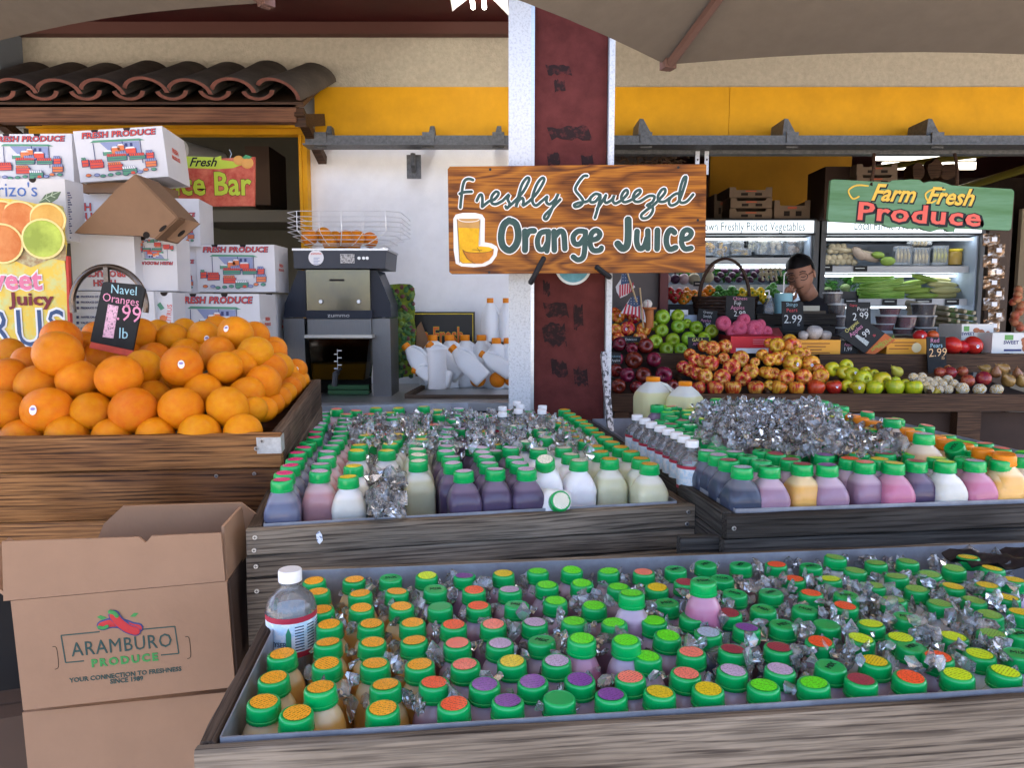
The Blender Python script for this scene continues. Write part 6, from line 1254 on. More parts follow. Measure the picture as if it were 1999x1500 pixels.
for lb, q in (('white tangerine box printed Sweet with orange drawings, behind the mangoes', (1878, 633, 1938, 668)), ('white tangerine box lettered Sweet at the right edge of the stand', (1938, 650, 2010, 690))):
    t = fbox(lb, *q, FY+.70 if q[0] < 1900 else FY+.58, tb); b = MB(); x0, y0, x1, y1 = q; b.m = 1; pbox(b, t, x0+4 if q[0] < 1900 else x0+24, y0+4, x0+14 if q[0] < 1900 else x0+40, y0+14, -.001, .001); b.m = 0; ptext(b, t, 'SWEET', x0+12 if q[0] < 1900 else x0+36, y0+19, 6 if q[0] < 1900 else 7, -.001, off=.2); pbox(b, t, x0+22 if q[0] < 1900 else x0+22, y1-8, x0+24 if q[0] < 1900 else x0+56, y1-4, -.001, .001); b.build('box_print', [P_navy, M('pg2', (.15, .35, .10), .6)], t, smooth=False)
    b = MB()
    for k in range(3): p = pp(t, [(x0+28+k*11, y0+12+k*4) if q[0] < 1900 else (x0+62, y0+14+k*8)])[0]; b.ell((p[0], -.001, p[1]), (.018, .0012, .013), 10, rot=(0, k*.8, 0))
    b.build('fruit_drawing', M('drawn_fruit', (.50, .18, .08), .6, var=.4, vs=20), t)
# chalk cards on the stand
chalk('chalk card reading Chinese Fuji Apples 2.99 behind the pink netted apples', [(1418, 577), (1474, 581), (1473, 625), (1416, 622)], 3.95, [('Chinese', 1445, 583, 7, 'p', 0), ('Fuji', 1440, 592, 8, 'w', 0), ('Apples', 1440, 601, 8, 'p', 0), ('2.99', 1444, 613, 11, 'w', 0)])
chalk('chalk card reading Granny Smith Apples tilted behind the green apples', [(1364, 602), (1401, 608), (1395, 640), (1360, 634)], 3.95, [('Granny', 1382, 610, 5, 'w', -.1), ('Smith', 1381, 618, 6, 'w', -.1), ('Apples', 1378, 626, 6, 'p', -.1), ('.99', 1381, 635, 8, 'w', 0)])
chalk('chalk card reading Gala Apples between the green and striped heaps', [(1343, 658), (1384, 659), (1384, 684), (1344, 682)], 3.50, [('GALA', 1362, 664, 7, 'y', 0), ('APPLES', 1364, 672, 6, 'p', 0)])
chalk('small blank dark card over the dark red apples', [(1213, 657), (1251, 658), (1250, 669), (1213, 668)], 3.50, [('Delicious', 1232, 663, 5, 'w', 0)])
chalk('dark card at the steel flange among the dark red apples', [(1190, 688), (1212, 689), (1211, 715), (1190, 714)], 3.32, [('Delicious', 1202, 696, 4, 'b', 0), ('Apples', 1202, 704, 5, 'w', 0)])
chalk('chalk card reading Shingo Pears 2.99 on the grey crate', [(1526, 588), (1568, 590), (1569, 647), (1527, 645)], 3.92, [('Shingo', 1546, 595, 7, 'b', 0), ('Pears', 1546, 606, 8, 'r', .05), ('2.99', 1548, 624, 17, 'w', 0), ('lb', 1559, 634, 6, 'w', 0)])
chalk('chalk card reading Gypsy Pears 2.99 before the clear tubs', [(1653, 590), (1699, 590), (1700, 640), (1651, 640)], 3.86, [('Gypsy', 1666, 596, 5, 'r', 0), ('Pears', 1684, 604, 8, 'w', 0), ('2.99', 1680, 618, 15, 'w', .1)])
c_ = chalk('slanted chalk card reading Organic Apples 1.99 with a red and green footer', [(1638, 655), (1680, 618), (1728, 651), (1688, 690)], 3.60, [('Organic', 1663, 638, 8, 'y', .72), ('Apples', 1671, 646, 9, 'p', .72), ('.99', 1690, 652, 13, 'w', .72), ('lb', 1707, 655, 6, 'r', .72)])
b = MB(); pprism(b, c_, [(1728, 651), (1748, 664), (1708, 692), (1690, 690)], -.001, .006); b.m = 1; ptext(b, c_, 'GRANNY', 1733, 668, 6, -.0016, rot=.72); ptext(b, c_, 'SMITH', 1722, 672, 6, -.0016, rot=.72); ptext(b, c_, 'APPLES', 1711, 677, 6, -.0016, rot=.72); b.build('footer_strip', [M('footer_red', (.50, .12, .03), .6), M('footer_green', (.25, .45, .06), .6)], c_, smooth=False)
b = MB(); pprism(b, c_, [(1669, 657), (1673, 653), (1697, 668), (1692, 676)], -.001, .0008); b.build('chalk_block', M('cb2', (.6, .65, .62), .9, var=.5, vs=200), c_, smooth=False)
chalk('chalk card reading Delicious Apples 1.99 half behind the slanted card', [(1640, 655), (1672, 660), (1674, 690), (1633, 690)], 3.63, [('DELICI', 1650, 663, 5, 'w', 0), ('Apples', 1658, 673, 6, 'p', 0), ('1.99', 1655, 682, 8, 'w', 0)])
chalk('chalk card reading Red Pears 2.99 lb hanging over the step board', [(1809, 658), (1846, 658), (1848, 718), (1812, 731)], 3.50, [('Red', 1825, 665, 9, 'p', .05), ('Pears', 1828, 675, 9, 'b', .05), ('2.99', 1831, 689, 17, 'o', .05), ('lb', 1841, 699, 7, 'o', 0)])
# lemonade jugs on the corner of the right tray
for i, (x0, x1, y0, y1) in enumerate([(1243, 1304, 736, 806), (1303, 1369, 745, 812)]):
    Y = 2.36-i*.06; a = at((x0+x1)/2, y1+8, Y); h = at(0, y0, Y).z-a.z; s_ = h/1.01
    jug(['pale yellow lemonade jug with orange cap, left of the pair by the water bottles', 'pale yellow lemonade jug with a handle seam facing out, right of the pair'][i], a, s_, (0, 0, .3 if i == 0 else 2.4), JBL, 'lemonade jugs', f=1.15)
    if i: b = MB(); b.box((0, -.36, .3), (.07, .03, .58)); 
# flags, baseball
for i, (pole, cloth, lb) in enumerate([([(1223, 528), (1243, 590)], [(1214, 532), (1228, 532), (1232, 552), (1240, 560), (1224, 576), (1211, 582), (1204, 570), (1202, 560), (1212, 545)], 'small American flag hanging higher on its wooden stick, right of the flange'), ([(1249, 562), (1256, 640)], [(1232, 580), (1252, 577), (1254, 592), (1260, 618), (1262, 632), (1240, 614), (1212, 612), (1222, 595)], 'small American flag hanging lower over the red apples')]):
    t = thing('small_flag', lb, 'flag', at(1230, 560, 3.75+i*.02), group='small flags'); b = MB(); p = [at(*q, 3.74+i*.02)-t.location for q in pole]; b.tube(p, .0045, 6); b.build('stick', M('stick_wood', (.45, .32, .18), .7), t)
    m1 = M('flag_red', (.45, .04, .06), .8); m2 = M('flag_white', (.6, .58, .58), .8); m3 = M('flag_blue', (.06, .09, .16), .8)
    base = pp(t, cloth); b = MB(); b.prism(base, 0, .002); b.build('white_stripes', m2, t, smooth=False)
    for k in range(6):
        if i == 0: q = [(1228+k*2.2-13, 548+k*2.4), (1231+k*2-13, 548+k*2.4), (1212+k*3.2-8, 568+k*2.6), (1209+k*3.2-8, 567+k*2.6)]; q = [(1209+k*5, 557-k*.8), (1212+k*5, 555-k*.8), (1212+k*4.6, 580-k*2), (1209+k*4.6, 580-k*2)]
        else: q = [(1222+k*6, 594+k*1), (1225+k*6, 593+k*1), (1220+k*7.5, 614+k*2), (1216+k*7.5, 613+k*2)]
        b = MB(); pprism(b, t, q, -.0012, .0008); b.build('red_stripe', m1, t, smooth=False)
    b = MB(); pprism(b, t, [(1214, 532), (1228, 532), (1232, 552), (1212, 556)] if i == 0 else [(1232, 580), (1252, 577), (1254, 594), (1240, 600), (1225, 594)], -.002, .0016); b.m = 1
    for k in range(9): p = pp(t, [((1216+k % 3*5, 536+k//3*6) if i == 0 else (1232+k % 3*6, 583+k//3*5))])[0]; b.disc(p, .0022, 5, y=-.0026)
    b.build('star_field', [m3, m2], t, smooth=False)
t = thing('baseball', 'white baseball sitting on a small orange cup behind the flags', 'ball', at(1264, 594, 3.78)); b = MB(); r_ = 9.5*px1(t); b.ell((0, 0, 0), r_, 16); b.build('ball_cover', M('ball_white', (.62, .58, .52), .6), t, ang=180); b = MB(); b.tube([(-.006+.004*math.cos(a), -r_*math.cos(a*.9)-.0005, r_*math.sin(a*.9)) for a in [-.9+.3*i for i in range(7)]], .0012, 5); b.build('stitching', m1, t)
t = thing('orange_cup', 'small orange cup under the baseball', 'cup', at(1267, 640, 3.78)); b = MB(); b.lathe([(.022, 0), (.022, .09), (.036, .095), (.036, .103)], 16); b.build('cup_body', M('cup_orange', (.38, .12, .03), .5), t)
for i, (x0, y0, x1, y1) in enumerate([(1308, 605, 1343, 617), (1336, 615, 1360, 630)]): t = thing('paper_card', ['white paper card above the green apples', 'pale blue printed paper card behind the green apples'][i], 'card', at(x0, y0, 4.0)); b = MB(); pbox(b, t, x0, y0, x1, y1, 0, .002); b.build('paper', [P_wht, M('paper_blue', (.5, .6, .75), .7)][i], t, smooth=False)
# ---------------------------------------------------------------- room with the coolers
random.seed(33)
part('ochre_wall', at(1385, 380, 6.05).x, at(1660, 380, 6.05).x, 6.05, 6.1, .5, 2.86, yellow2)
slab('ceiling_beam', at(1190, 320, 5.0).x, 6.2, 4.2, 4.5, 2.50, 2.60, M('beam_brown', (.06, .04, .03), .8)); tag(bpy.data.objects['ceiling_beam'], 'dark beam across the market hall behind the rail', 'beam')
for i, (a, c, w) in enumerate([((1800, 392), (1999, 330), .03), ((1700, 330), (1999, 300), .025)]):
    b = MB(); b.tube([at(a[0], a[1], 6.2), at(c[0]+60, c[1]-19, 5.2)], w, 8); tag(b.build('roof_pipe', M('pipe_olive', (.22, .18, .03), .5), None), ['olive pipe sloping up to the right behind the green sign', 'thin pipe near the ceiling right of the lit panel'][i], 'pipe')
coolw = M('cooler_white', (0.375, 0.45, 0.555), .5, bump=.05); coolg = M('cooler_grey', (0.096, 0.102, 0.108), .4); coolk = M('cooler_black', (.02, .02, .022), .5); glow = M('cooler_header_glow', (.82, .92, 1), .5, emis=.15); led = M('cooler_led', (.85, .93, 1), .5, emis=1.0)
CYC = 5.2
def cooler(label, x0, x1, shelves, text, tx, ty, name='open_cooler'):
    t = thing(name, label, 'refrigerator', (at((x0+x1)/2, 640, CYC).x, CYC, 0)); z = lambda y: at(1600, y, CYC).z; a = at(x0, 500, CYC).x-t.location.x; c = at(x1, 500, CYC).x-t.location.x; D = .75
    def bx(nm, xa, xb, ya, yb, za, zb, m): b = MB(); b.box(((xa+xb)/2, (ya+yb)/2, (za+zb)/2), (xb-xa, yb-ya, zb-za)); return b.build(nm, m, t, smooth=False)
    bx('back_panel', a, c, D, D+.04, .3, z(458), coolw); bx('side_panel', a-.05, a, 0, D+.04, .1, z(428), coolg); bx('side_panel', c, c+.05, 0, D+.04, .1, z(428), coolg); bx('side_liner', c-.012, c-.001, .03, D-.001, .3, z(460), coolw); bx('side_liner', a+.001, a+.012, .03, D-.001, .3, z(460), coolw)
    bx('top_panel', a, c, .02, D+.04, z(458)+.002, z(430), coolg); h = bx('header_light', a+.01, c-.01, -.012, .018, z(455), z(431), glow); bx('header_trim', a, c, -.02, .02, z(459), z(455)-.001, coolk); bx('trim_strip', a, c, -.02, .02, z(431)+.001, z(427), coolk)
    b = MB(); q = pp(t, [(tx, ty)], -.014)[0]; b.text(text, 19*px1(t)*1.25, q[0], q[1], -.0145, sx=.66, align='LEFT'); b.build('header_lettering', M('header_ink', (.04, .09, .09), .6), h, smooth=False)
    for i, (y, f) in enumerate([(462, .05)]+[(s+13, .22) for s in shelves]): b = MB(); b.box(((a+c)/2, f+.02, z(y)-.012), (c-a-.06, .03, .012)); b.build('led_strip', led, t, smooth=False)
    for s in shelves: bx('shelf', a+.013, c-.013, .12, D-.002, z(s+11), z(s), M('shelf_white', (0.45, 0.465, 0.48), .4)); bx('price_rail', a+.013, c-.013, .10, .118, z(s+12), z(s-1), M('rail_white', (0.465, 0.48, 0.495), .4))
    bx('bottom_deck', a, c, .05, D, .3, z(660), coolg)
    for k in range(14): b = MB(); xx = a+.05+(c-a-.1)*k/13; b.box((xx, D-.004, z(480)), (.03, .004, .02)); b.build('vent_slot', M('slot_grey', (.3, .33, .38), .6), t, smooth=False)
    return t
cooler('open vegetable cooler behind the man, header reads Grown Freshly Picked Vegetables', 1296, 1588, [502, 556], 'Grown Freshly Picked Vegetables', 1356, 443)
cooler('open vegetable cooler under the green sign, header reads Local Farmers', 1612, 1914, [519, 584], 'Local Farmers Produce Display', 1667, 441)
def tagcard(x0, y0, x1, y1, i, Y=CYC+.09):
    t = thing('shelf_tag', f'black price tag on the cooler shelf rail, {i}', 'price tag', at(x0, y0, Y), group='black cooler shelf tags'); b = MB(); pbox(b, t, x0, y0, x1, y1, 0, .004); b.build('tag_card', slate, t, smooth=False); b = MB(); pbox(b, t, x0+3, y0+4, x1-5, y0+5.5, -.001, .001); b.build('chalk_writing', chs['w'], t, smooth=False)
for q in [(1602, 517, 1625, 530, 'far left of the corn trays'), (1667, 519, 1693, 530, 'under the parsnips'), (1649, 583, 1675, 596, 'left of the celery'), (1724, 584, 1751, 596, 'below the celery'), (1788, 584, 1819, 596, 'below the husked corn'), (1846, 584, 1872, 596, 'rightmost'), (1354, 549, 1372, 559, 'behind the basket handle')]: tagcard(*q)
def veg(name, label, cat, x, y, Y, fn, mats, group=None, rot=(0, 0, 0), kind=None):
    t = thing(name, label, cat, at(x, y, Y), rot, group)
    b = MB(); fn(b, sc_at(x, y, Y)); b.build(name+'_body', mats, t, ang=180); return t
VY = CYC+.35
corn = M('corn_husk', (.22, .33, .06), .5, var=.35, vs=14, str_=(.3, 1, 1)); cornl = M('pale_husk', (.46, .45, .20), .5, var=.3, vs=14, str_=(.3, 1, 1)); cel = M('celery_green', (.13, .30, .03), .4, var=.4, vs=22, str_=(.15, 1, 1), col2=(.30, .45, .12)); leaf = M('leaf_green', (.05, .17, .03), .6, var=.6, vs=20, bump=1, bs=30); root = M('pale_root', (.50, .43, .29), .6, var=.35, vs=14); par = M('grey_root', (.38, .30, .24), .7, var=.3); egg = M('aubergine', (.055, .018, .045), .3, var=.4); turn = M('turnip', (.62, .55, .50), .5, var=.6, vs=6, col2=(.20, .03, .10)); fil = clear('tray_film', (.97, .98, .98), .0, 1.1, .08, 1.4)
for i, (x, y, l, w, a, m_, d) in enumerate([(1787, 552, 62, 9, -.1, corn, 'upper left, green'), (1805, 543, 55, 9, .2, corn, 'top, dark tipped'), (1770, 562, 60, 10, -.12, corn, 'left below the top one'), (1828, 546, 60, 10, .05, cornl, 'topmost pale'), (1840, 556, 62, 11, .04, cornl, 'second pale'), (1846, 567, 64, 11, .0, cornl, 'third pale'), (1845, 577, 66, 11, -.03, cornl, 'lowest pale'), (1795, 568, 62, 10, -.1, corn, 'middle green'), (1800, 578, 66, 10, -.04, corn, 'lowest green')]):
    veg('corn_cob', f'corn cob in its husk on the cooler shelf, {d}', 'corn', x, y, VY-.1-(i % 3)*.03, lambda b, s: b.ell((0, 0, 0), (l/2*s, w*.62*s, w*.62*s), 14, rot=(0, a, 0)), m_, 'corn cobs in husks')
for i, (x, y, l, a, d) in enumerate([(1705, 546, 80, .02, 'top, pale'), (1722, 556, 84, -.12, 'second'), (1718, 568, 88, -.04, 'third'), (1722, 578, 86, .0, 'bottom')]):
    def f(b, s):
        for j in range(7): o_ = (j-3)*2.6*s; b.tube([(-l/2*s, .01*(j % 3), o_*.6), (0, 0, o_*.7), (l/2*s, .01*(j % 2), o_)], [2.6*s, 2.2*s, 2.0*s], 6)
    t = veg('celery_bunch', f'celery bunch on the cooler shelf, {d} of the stack', 'celery', x, y, VY-.12-i*.02, f, cel, 'celery bunches', rot=(0, a, 0))
def leafball(n, rx, rz, seed):
    def f(b, s):
        r = random.Random(seed)
        for _ in range(n):
            c = Vector((r.gauss(0, rx*.4), r.uniform(-6, 6), r.gauss(0, rz*.4)))*s; u = Vector((r.gauss(0, 1), r.gauss(0, 1), r.gauss(0, 1))).normalized()*5*s; v = u.orthogonal().normalized()*3*s; b.add([c-u, c+v, c+u, c-v*.8], [(0, 1, 2, 3)])
    return f
for i, (x, y, rx, rz, lb) in enumerate([(1660, 548, 22, 20, 'bushy parsley bunch left of the celery'), (1622, 560, 22, 14, 'leafy greens over the black basket at the cooler left'), (1335, 535, 10, 10, 'green tops left of the basket handle behind the sign'), (1405, 527, 16, 12, 'green tops beside the turnip'), (1452, 540, 34, 10, 'dark green tops over the aubergines'), (1525, 545, 26, 16, 'green herb bunch behind the man\'s hand'), (1425, 540, 24, 12, 'leaf tops in the middle of the purple row')]):
    tg = veg('greens', lb, 'greens', x, y, VY, leafball(150, rx, rz, i), leaf); tg.children[0]['kind'] = 'stuff'
for i, (x, y) in enumerate([(1615, 568), (1650, 562)]): veg('artichoke', ['artichoke in the black basket', 'artichoke next to the parsley'][i], 'artichoke', x, y, VY-.08, lambda b, s: b.ell((0, 0, 0), (10*s, 9*s, 8*s), 12), M('artichoke_green', (.22, .30, .12), .6, var=.5, vs=20, bump=1, bs=15))
t = thing('black_basket', 'black slotted plastic basket on the cooler shelf', 'basket', at(1655, 584, VY-.15)); b = MB(); pbox(b, t, 1638, 569, 1676, 584, 0, .01)
for k in range(6): pbox(b, t, 1606+k*6, 566, 1608+k*6, 584, 0, .01)
pbox(b, t, 1606, 566, 1640, 569, 0, .01); tag(b.build('basket_wall', black, t, smooth=False), kind='stuff')
r = random.Random(4); n = 0
for row in range(4):
    for c_ in range(6-row):
        x, y = 1612+c_*11+row*4, 513-row*11; n += 1
        veg('leek_root', f'round white root bulb at the cooler\'s upper left, {ORD[row]} layer up, {ORD[c_]} across', 'root vegetable', x, y+r.uniform(-2, 2), VY-.1, lambda b, s: (b.lathe([(2*s, -.02), (6*s, -.01), (6.5*s, .0), (4*s, .03), (3*s, .08)], 10, T=Matrix.Rotation(-1.5, 4, 'X'))), root, 'white root bulbs')
for i, (x, y, l, w, a, m_, d) in enumerate([(1665, 490, 96, 4.5, .12, root, 'long thin pale root lying across the top'), (1690, 500, 60, 8, .35, par, 'thick grey root slanting right'), (1676, 495, 34, 9, .8, par, 'grey root leaning on the bulbs'), (1714, 498, 26, 7, .1, corn, 'small green squash upper'), (1733, 510, 30, 9, .0, corn, 'small green squash lower')]): veg('root_vegetable', f'{d} in the cooler', 'vegetable', x, y, VY-.12-i*.015, lambda b, s: b.ell((0, 0, 0), (l/2*s, w*s, w*s), 14, rot=(0, a, 0)), m_)
def tray_pack(b, s):
    for j in range(4): b.tube([((j-1.5)*7*s, 0, -13*s), ((j-1.5)*7.2*s, -.006, 0), ((j-1.5)*6*s, 0, 14*s)], [3.4*s, 3.8*s, 2*s], 7)
for i, (x, y, w, h, m_, d) in enumerate([(1762, 499, 34, 36, root, 'left of three'), (1797, 501, 32, 34, root, 'middle of three'), (1834, 499, 30, 38, cornl, 'right of three, with a label'), (1795, 474, 44, 18, root, 'lying on top of the others')]):
    t = veg('film_tray', f'film wrapped tray of peeled pale vegetables, {d}', 'food tray', x, y, VY-.16, tray_pack, m_, 'film wrapped trays'); s = px1(t)
    b = MB(); b.box((0, 0, 0), (w*s, .03, h*s)); b.build('film', fil, t, smooth=False)
    if i == 3: t.rotation_euler = (0, 0, 0); t.scale = (1, 1, .5)
t = thing('pickle_jar', 'glass jar with a yellow lid at the end of the upper cooler shelf', 'jar', at(1862, 517, VY-.15)); s = px1(t); b = MB(); b.lathe([(13*s, 0), (13.5*s, .01), (13.5*s, 22*s), (12*s, 25*s)], 16); b.build('jar_body', M('jar_amber', (.30, .20, .05), .2), t); b = MB(); b.lathe([(13.5*s, 25*s), (14*s, 26*s), (14*s, 30*s)], 16); b.build('lid', M('lid_yellow', (.65, .5, .04), .4), t)
# cooler 1, top shelf: packs; middle shelf: roots; lowest: peppers
for i, (x, y, w, h, c, d) in enumerate([(1385, 486, 24, 26, (.80, .42, .02), 'orange, partly behind the wooden sign'), (1410, 486, 24, 30, (.80, .45, .02), 'bright orange with a pocket'), (1405, 494, 20, 16, (.78, .50, .10), 'low front orange'), (1437, 482, 26, 22, (.25, .22, .12), 'dark green mixed'), (1445, 492, 38, 14, (.60, .42, .15), 'flat yellow and red mix'), (1468, 478, 20, 28, (.55, .52, .36), 'green and white'), (1488, 480, 24, 34, (.60, .58, .46), 'sprouts with a label'), (1514, 480, 28, 36, (.58, .50, .38), 'large mushrooms left'), (1548, 480, 34, 36, (.46, .36, .30), 'dark mushrooms by the man\'s head')]):
    t = veg('bagged_vegetables', f'clear pack on the upper cooler shelf, {d}', 'packet', x, y, VY-.18+(.03 if i % 2 else 0), lambda b, s: [b.ell((random.uniform(-w*.3, w*.3)*s, random.uniform(-.01, .01), random.uniform(-h*.33, h*.33)*s), (w*.2*s, w*.2*s, h*.17*s), 8) for _ in range(10)], M('pack_%d' % i, c, .4, var=.4, vs=25), 'packs on the upper shelf'); s = px1(t); b = MB(); b.box((0, -.005, 0), (w*s, .05, h*s)); b.build('film', fil, t, smooth=False)
for i, (x, y, r_, m_) in enumerate([(1385, 522, 11, turn), (1382, 541, 12, root), (1355, 545, 12, root), (1335, 545, 11, turn), (1318, 545, 10, egg), (1300, 545, 10, turn)]): veg('turnip', f'turnip on the middle cooler shelf under the wooden sign, {ORD[i]} counted from the right', 'turnip', x, y, VY-.15, lambda b, s: (b.ell((0, 0, 0), r_*s, 12), b.tube([(0, 0, r_*s*.8), (0, 0, r_*s*1.5)], 2*s, 5)), m_, 'turnips')
for i in range(16): x = 1400+i*7.2; y = 546-(i % 3)*9; veg('aubergine', f'small dark aubergine, {ORD[i]} from the left on the middle shelf', 'aubergine', x, y, VY-.15+(i % 3)*.03, lambda b, s: b.ell((0, 0, 0), (8*s, 6*s, 6*s), 10, rot=(0, random.uniform(-1.2, 1.2), 0)), egg, 'small aubergines')
for i in range(9): x = 1486+(i % 5)*9; y = 530+(i//5)*9; veg('garlic_stem', f'white mushroom topped stem, {ORD[i]} of the pile left of the man', 'mushroom', x, y, VY-.18, lambda b, s: (b.ell((0, 0, 4*s), (5*s, 5*s, 4*s), 10), b.tube([(0, 0, 3*s), (4*s, 0, -9*s)], 2.2*s, 6)), root, 'white stems')
pepm = {'red': M('pepper_red', (.50, .02, .02), .2, coat=.5), 'orange': M('pepper_orange', (.80, .25, .01), .2, coat=.5), 'green': M('pepper_green', (.06, .25, .03), .2, coat=.5), 'yellow': M('pepper_yellow', (.80, .55, .01), .2, coat=.5)}
stemg = M('pepper_stem', (.12, .30, .05), .6)
pep = [(1308,571,10,'red'),(1325,573,10,'red'),(1317,582,10,'red'),(1340,570,9,'orange'),(1340,580,11,'orange'),(1355,575,9,'orange'),(1366,573,8,'orange'),(1384,568,11,'orange'),(1373,581,9,'orange'),(1360,585,9,'orange'),(1402,566,9,'green'),(1398,580,10,'green'),(1413,575,9,'green'),(1428,572,13,'green'),(1447,571,9,'yellow'),(1456,579,10,'yellow'),(1466,572,10,'yellow'),(1478,578,9,'yellow'),(1443,582,8,'yellow'),(1484,570,9,'yellow'),(1492,585,9,'yellow'),(1500,568,9,'green'),(1512,572,9,'green'),(1508,560,8,'green'),(1296,582,9,'red'),(1333,588,9,'orange'),(1388,590,9,'orange')]
cnt = {}
for x, y, r_, c in sorted(pep):
    cnt[c] = cnt.get(c, 0)+1
    t = veg('bell_pepper', f'{c} bell pepper in the cooler\'s lowest row, {ORD[cnt[c]-1]} {c} one from the left', 'pepper', x, y, CYC-.02-(y-570)*.004, lambda b, s: [b.ell((.45*r_*s*math.cos(k*1.57), -.1*r_*s, .45*r_*s*math.sin(k*1.57)), (r_*.68*s, r_*.9*s, r_*.68*s), 10) for k in range(4)], pepm[c], 'bell peppers'); s = px1(t); b = MB(); b.ell((0, -r_*.75*s, 0), (r_*.3*s, r_*.3*s, r_*.3*s), 8); b.build('stem', stemg, t, ang=180)
# pepper crate beneath and shelf edge
tag(slab('pepper_bench', at(1295, 600, CYC-.1).x, at(1590, 600, CYC-.1).x, CYC-.12, CYC+.05, .1, at(1400, 594, CYC-.1).z, coolk), 'black slatted bench front under the bell peppers', 'bench')
# willow basket with tall handle
t = thing('willow_basket', 'brown willow basket with a tall hoop handle between the peppers and the chalk cards', 'basket', at(1415, 612, 4.35)); s = px1(t); wil = M('willow', (0.0525, 0.0245, 0.014), .6, var=.5, vs=40)
for k in range(6): b = MB(); b.tube([((63-k*1.2)*s*math.cos(a), 22*s*math.sin(a), (30-k*6)*s+.8*s*math.sin(a*14+k*PI)) for a in [2*PI*i/48 for i in range(48)]], 3.4*s, 6, closed=True); b.build('woven_band', wil, t)
for q in (0, 1): b = MB(); b.tube([((-52+q*3+(52+45)*.5*(1-math.cos(a)))*s, (q-.5)*3*s, (28+78*math.sin(a))*s) for a in [PI*i/24 for i in range(25)]], 2.6*s, 6); b.build('hoop_handle', wil, t)
# man
skin = M('skin', (.40, .20, .13), .5, sss=.1); hair = M('black_hair', (.012, .010, .010), .4, bump=.5, bs=60); shirt = M('charcoal_shirt', (.018, .018, .022), .85, var=.2)
MY = 4.62; m = thing('person', 'man in glasses and dark shirt bending over, hand held near his chin', 'person', at(1572, 640, MY)); s = px1(m)
def skinned(name, nodes, edges, mat, lv=2, parent=None):
    me = bpy.data.meshes.new(name); me.from_pydata([n_[0] for n_ in nodes], edges, []); o = bpy.data.objects.new(name, me); COL.objects.link(o); sk = o.modifiers.new('s', 'SKIN'); su = o.modifiers.new('u', 'SUBSURF'); su.levels = su.render_levels = lv; sk.use_smooth_shade = True
    for v_, n_ in zip(me.skin_vertices[0].data, nodes): r_ = n_[1]; v_.radius = r_ if isinstance(r_, tuple) else (r_, r_)
    me.skin_vertices[0].data[0].use_root = True
    dg = bpy.context.evaluated_depsgraph_get(); m2 = bpy.data.meshes.new_from_object(o.evaluated_get(dg)); bpy.data.objects.remove(o); m2.materials.clear(); m2.materials.append(mat); m2.shade_smooth(); o = link(name, m2, parent or m); return o
def mp_(x, y, f=0): v = at(x, y, MY+f)-m.location; return (v.x, v.y, v.z)
skinned('body', [(mp_(1585, 700, .12), .16), (mp_(1582, 640, .10), (.19, .13)), (mp_(1592, 598, .07), (.19, .11)), (mp_(1584, 584, .05), .058), (mp_(1583, 578, .05), .050), (mp_(1545, 612, .04), .070), (mp_(1520, 650, -.02), .05), (mp_(1532, 600, -.14), .032), (mp_(1628, 618, .06), .075), (mp_(1632, 660, .02), .05)], [(0, 1), (1, 2), (2, 3), (3, 4), (2, 5), (5, 6), (6, 7), (2, 8), (8, 9)], shirt)
b = MB(); n = 24; mm_ = 20; hr = Euler((R(14), R(-8), R(-34))).to_matrix(); hc = Vector(mp_(1563, 538, -.02))
vs = []; fs = []
for i in range(mm_+1):
    f = -1+2*i/mm_; a = math.asin(max(-1, min(1, f)))
    for k in range(n):
        t_a = 2*PI*k/n; cx, sy = math.cos(t_a), math.sin(t_a); rx = .076*math.cos(a)**.85 if abs(f) < 1 else 0; ry = .095*math.cos(a)**.85 if abs(f) < 1 else 0; z = f*.118
        if f < 0: rx *= 1-.30*(-f)**1.3; ry *= 1-.16*(-f)
        x, y = cx*rx, sy*ry+(.0 if f > -.2 else -.008)
        fr_ = max(0, -sy)**3                                          # front of the face
        if fr_ > 0:
            y -= .020*math.exp(-((f+.18)/.16)**2)*math.exp(-(cx/.16)**2)       # nose
            y += .008*math.exp(-((f-.04)/.10)**2)*math.exp(-((abs(cx)-.42)/.2)**2)  # eye sockets
            y -= .007*math.exp(-((f+.50)/.07)**2)*math.exp(-(cx/.35)**2)        # lips
            y -= .006*math.exp(-((f+.85)/.12)**2)*math.exp(-(cx/.35)**2)        # chin
        vs.append(hr @ Vector((x, y, z))+hc)
for i in range(mm_):
    for k in range(n): fs.append((i*n+k, i*n+(k+1) % n, (i+1)*n+(k+1) % n, (i+1)*n+k))
b.add(vs, fs)
for q in (-1, 1): b.ell(hr @ Vector((q*.079, .008, .0))+hc, (.008, .020, .031), 10, rot=(R(14), R(-8), R(-34)))
b.tube([hr @ Vector((0, .02, -.06))+hc, Vector(mp_(1580, 580, .03))], [.05, .056], 14); hd_ = b.build('head', skin, m, ang=180)
def hp(x, y, z): return hr @ Vector((x, y, z))+hc
b = MB(); vs = []; fs = []; N_ = 24; rr = random.Random(2)
for i in range(11):
    a = PI/2-(PI/2)*i/10*1.12
    for k in range(N_):
        t_a = 2*PI*k/N_; low = 1.0 if math.sin(t_a) > -.25 else .70
        aa = PI/2-(PI/2-a)*low; j_ = 1+rr.uniform(-.02, .03); vs.append(hp(math.cos(aa)*math.cos(t_a)*.088*j_, math.cos(aa)*math.sin(t_a)*.107*j_+.004, math.sin(aa)*.108*j_+.026))
for i in range(10):
    for k in range(N_): fs.append((i*N_+k, i*N_+(k+1) % N_, (i+1)*N_+(k+1) % N_, (i+1)*N_+k))
b.add(vs, fs); b.build('hair', hair, m, ang=180)
b = MB()
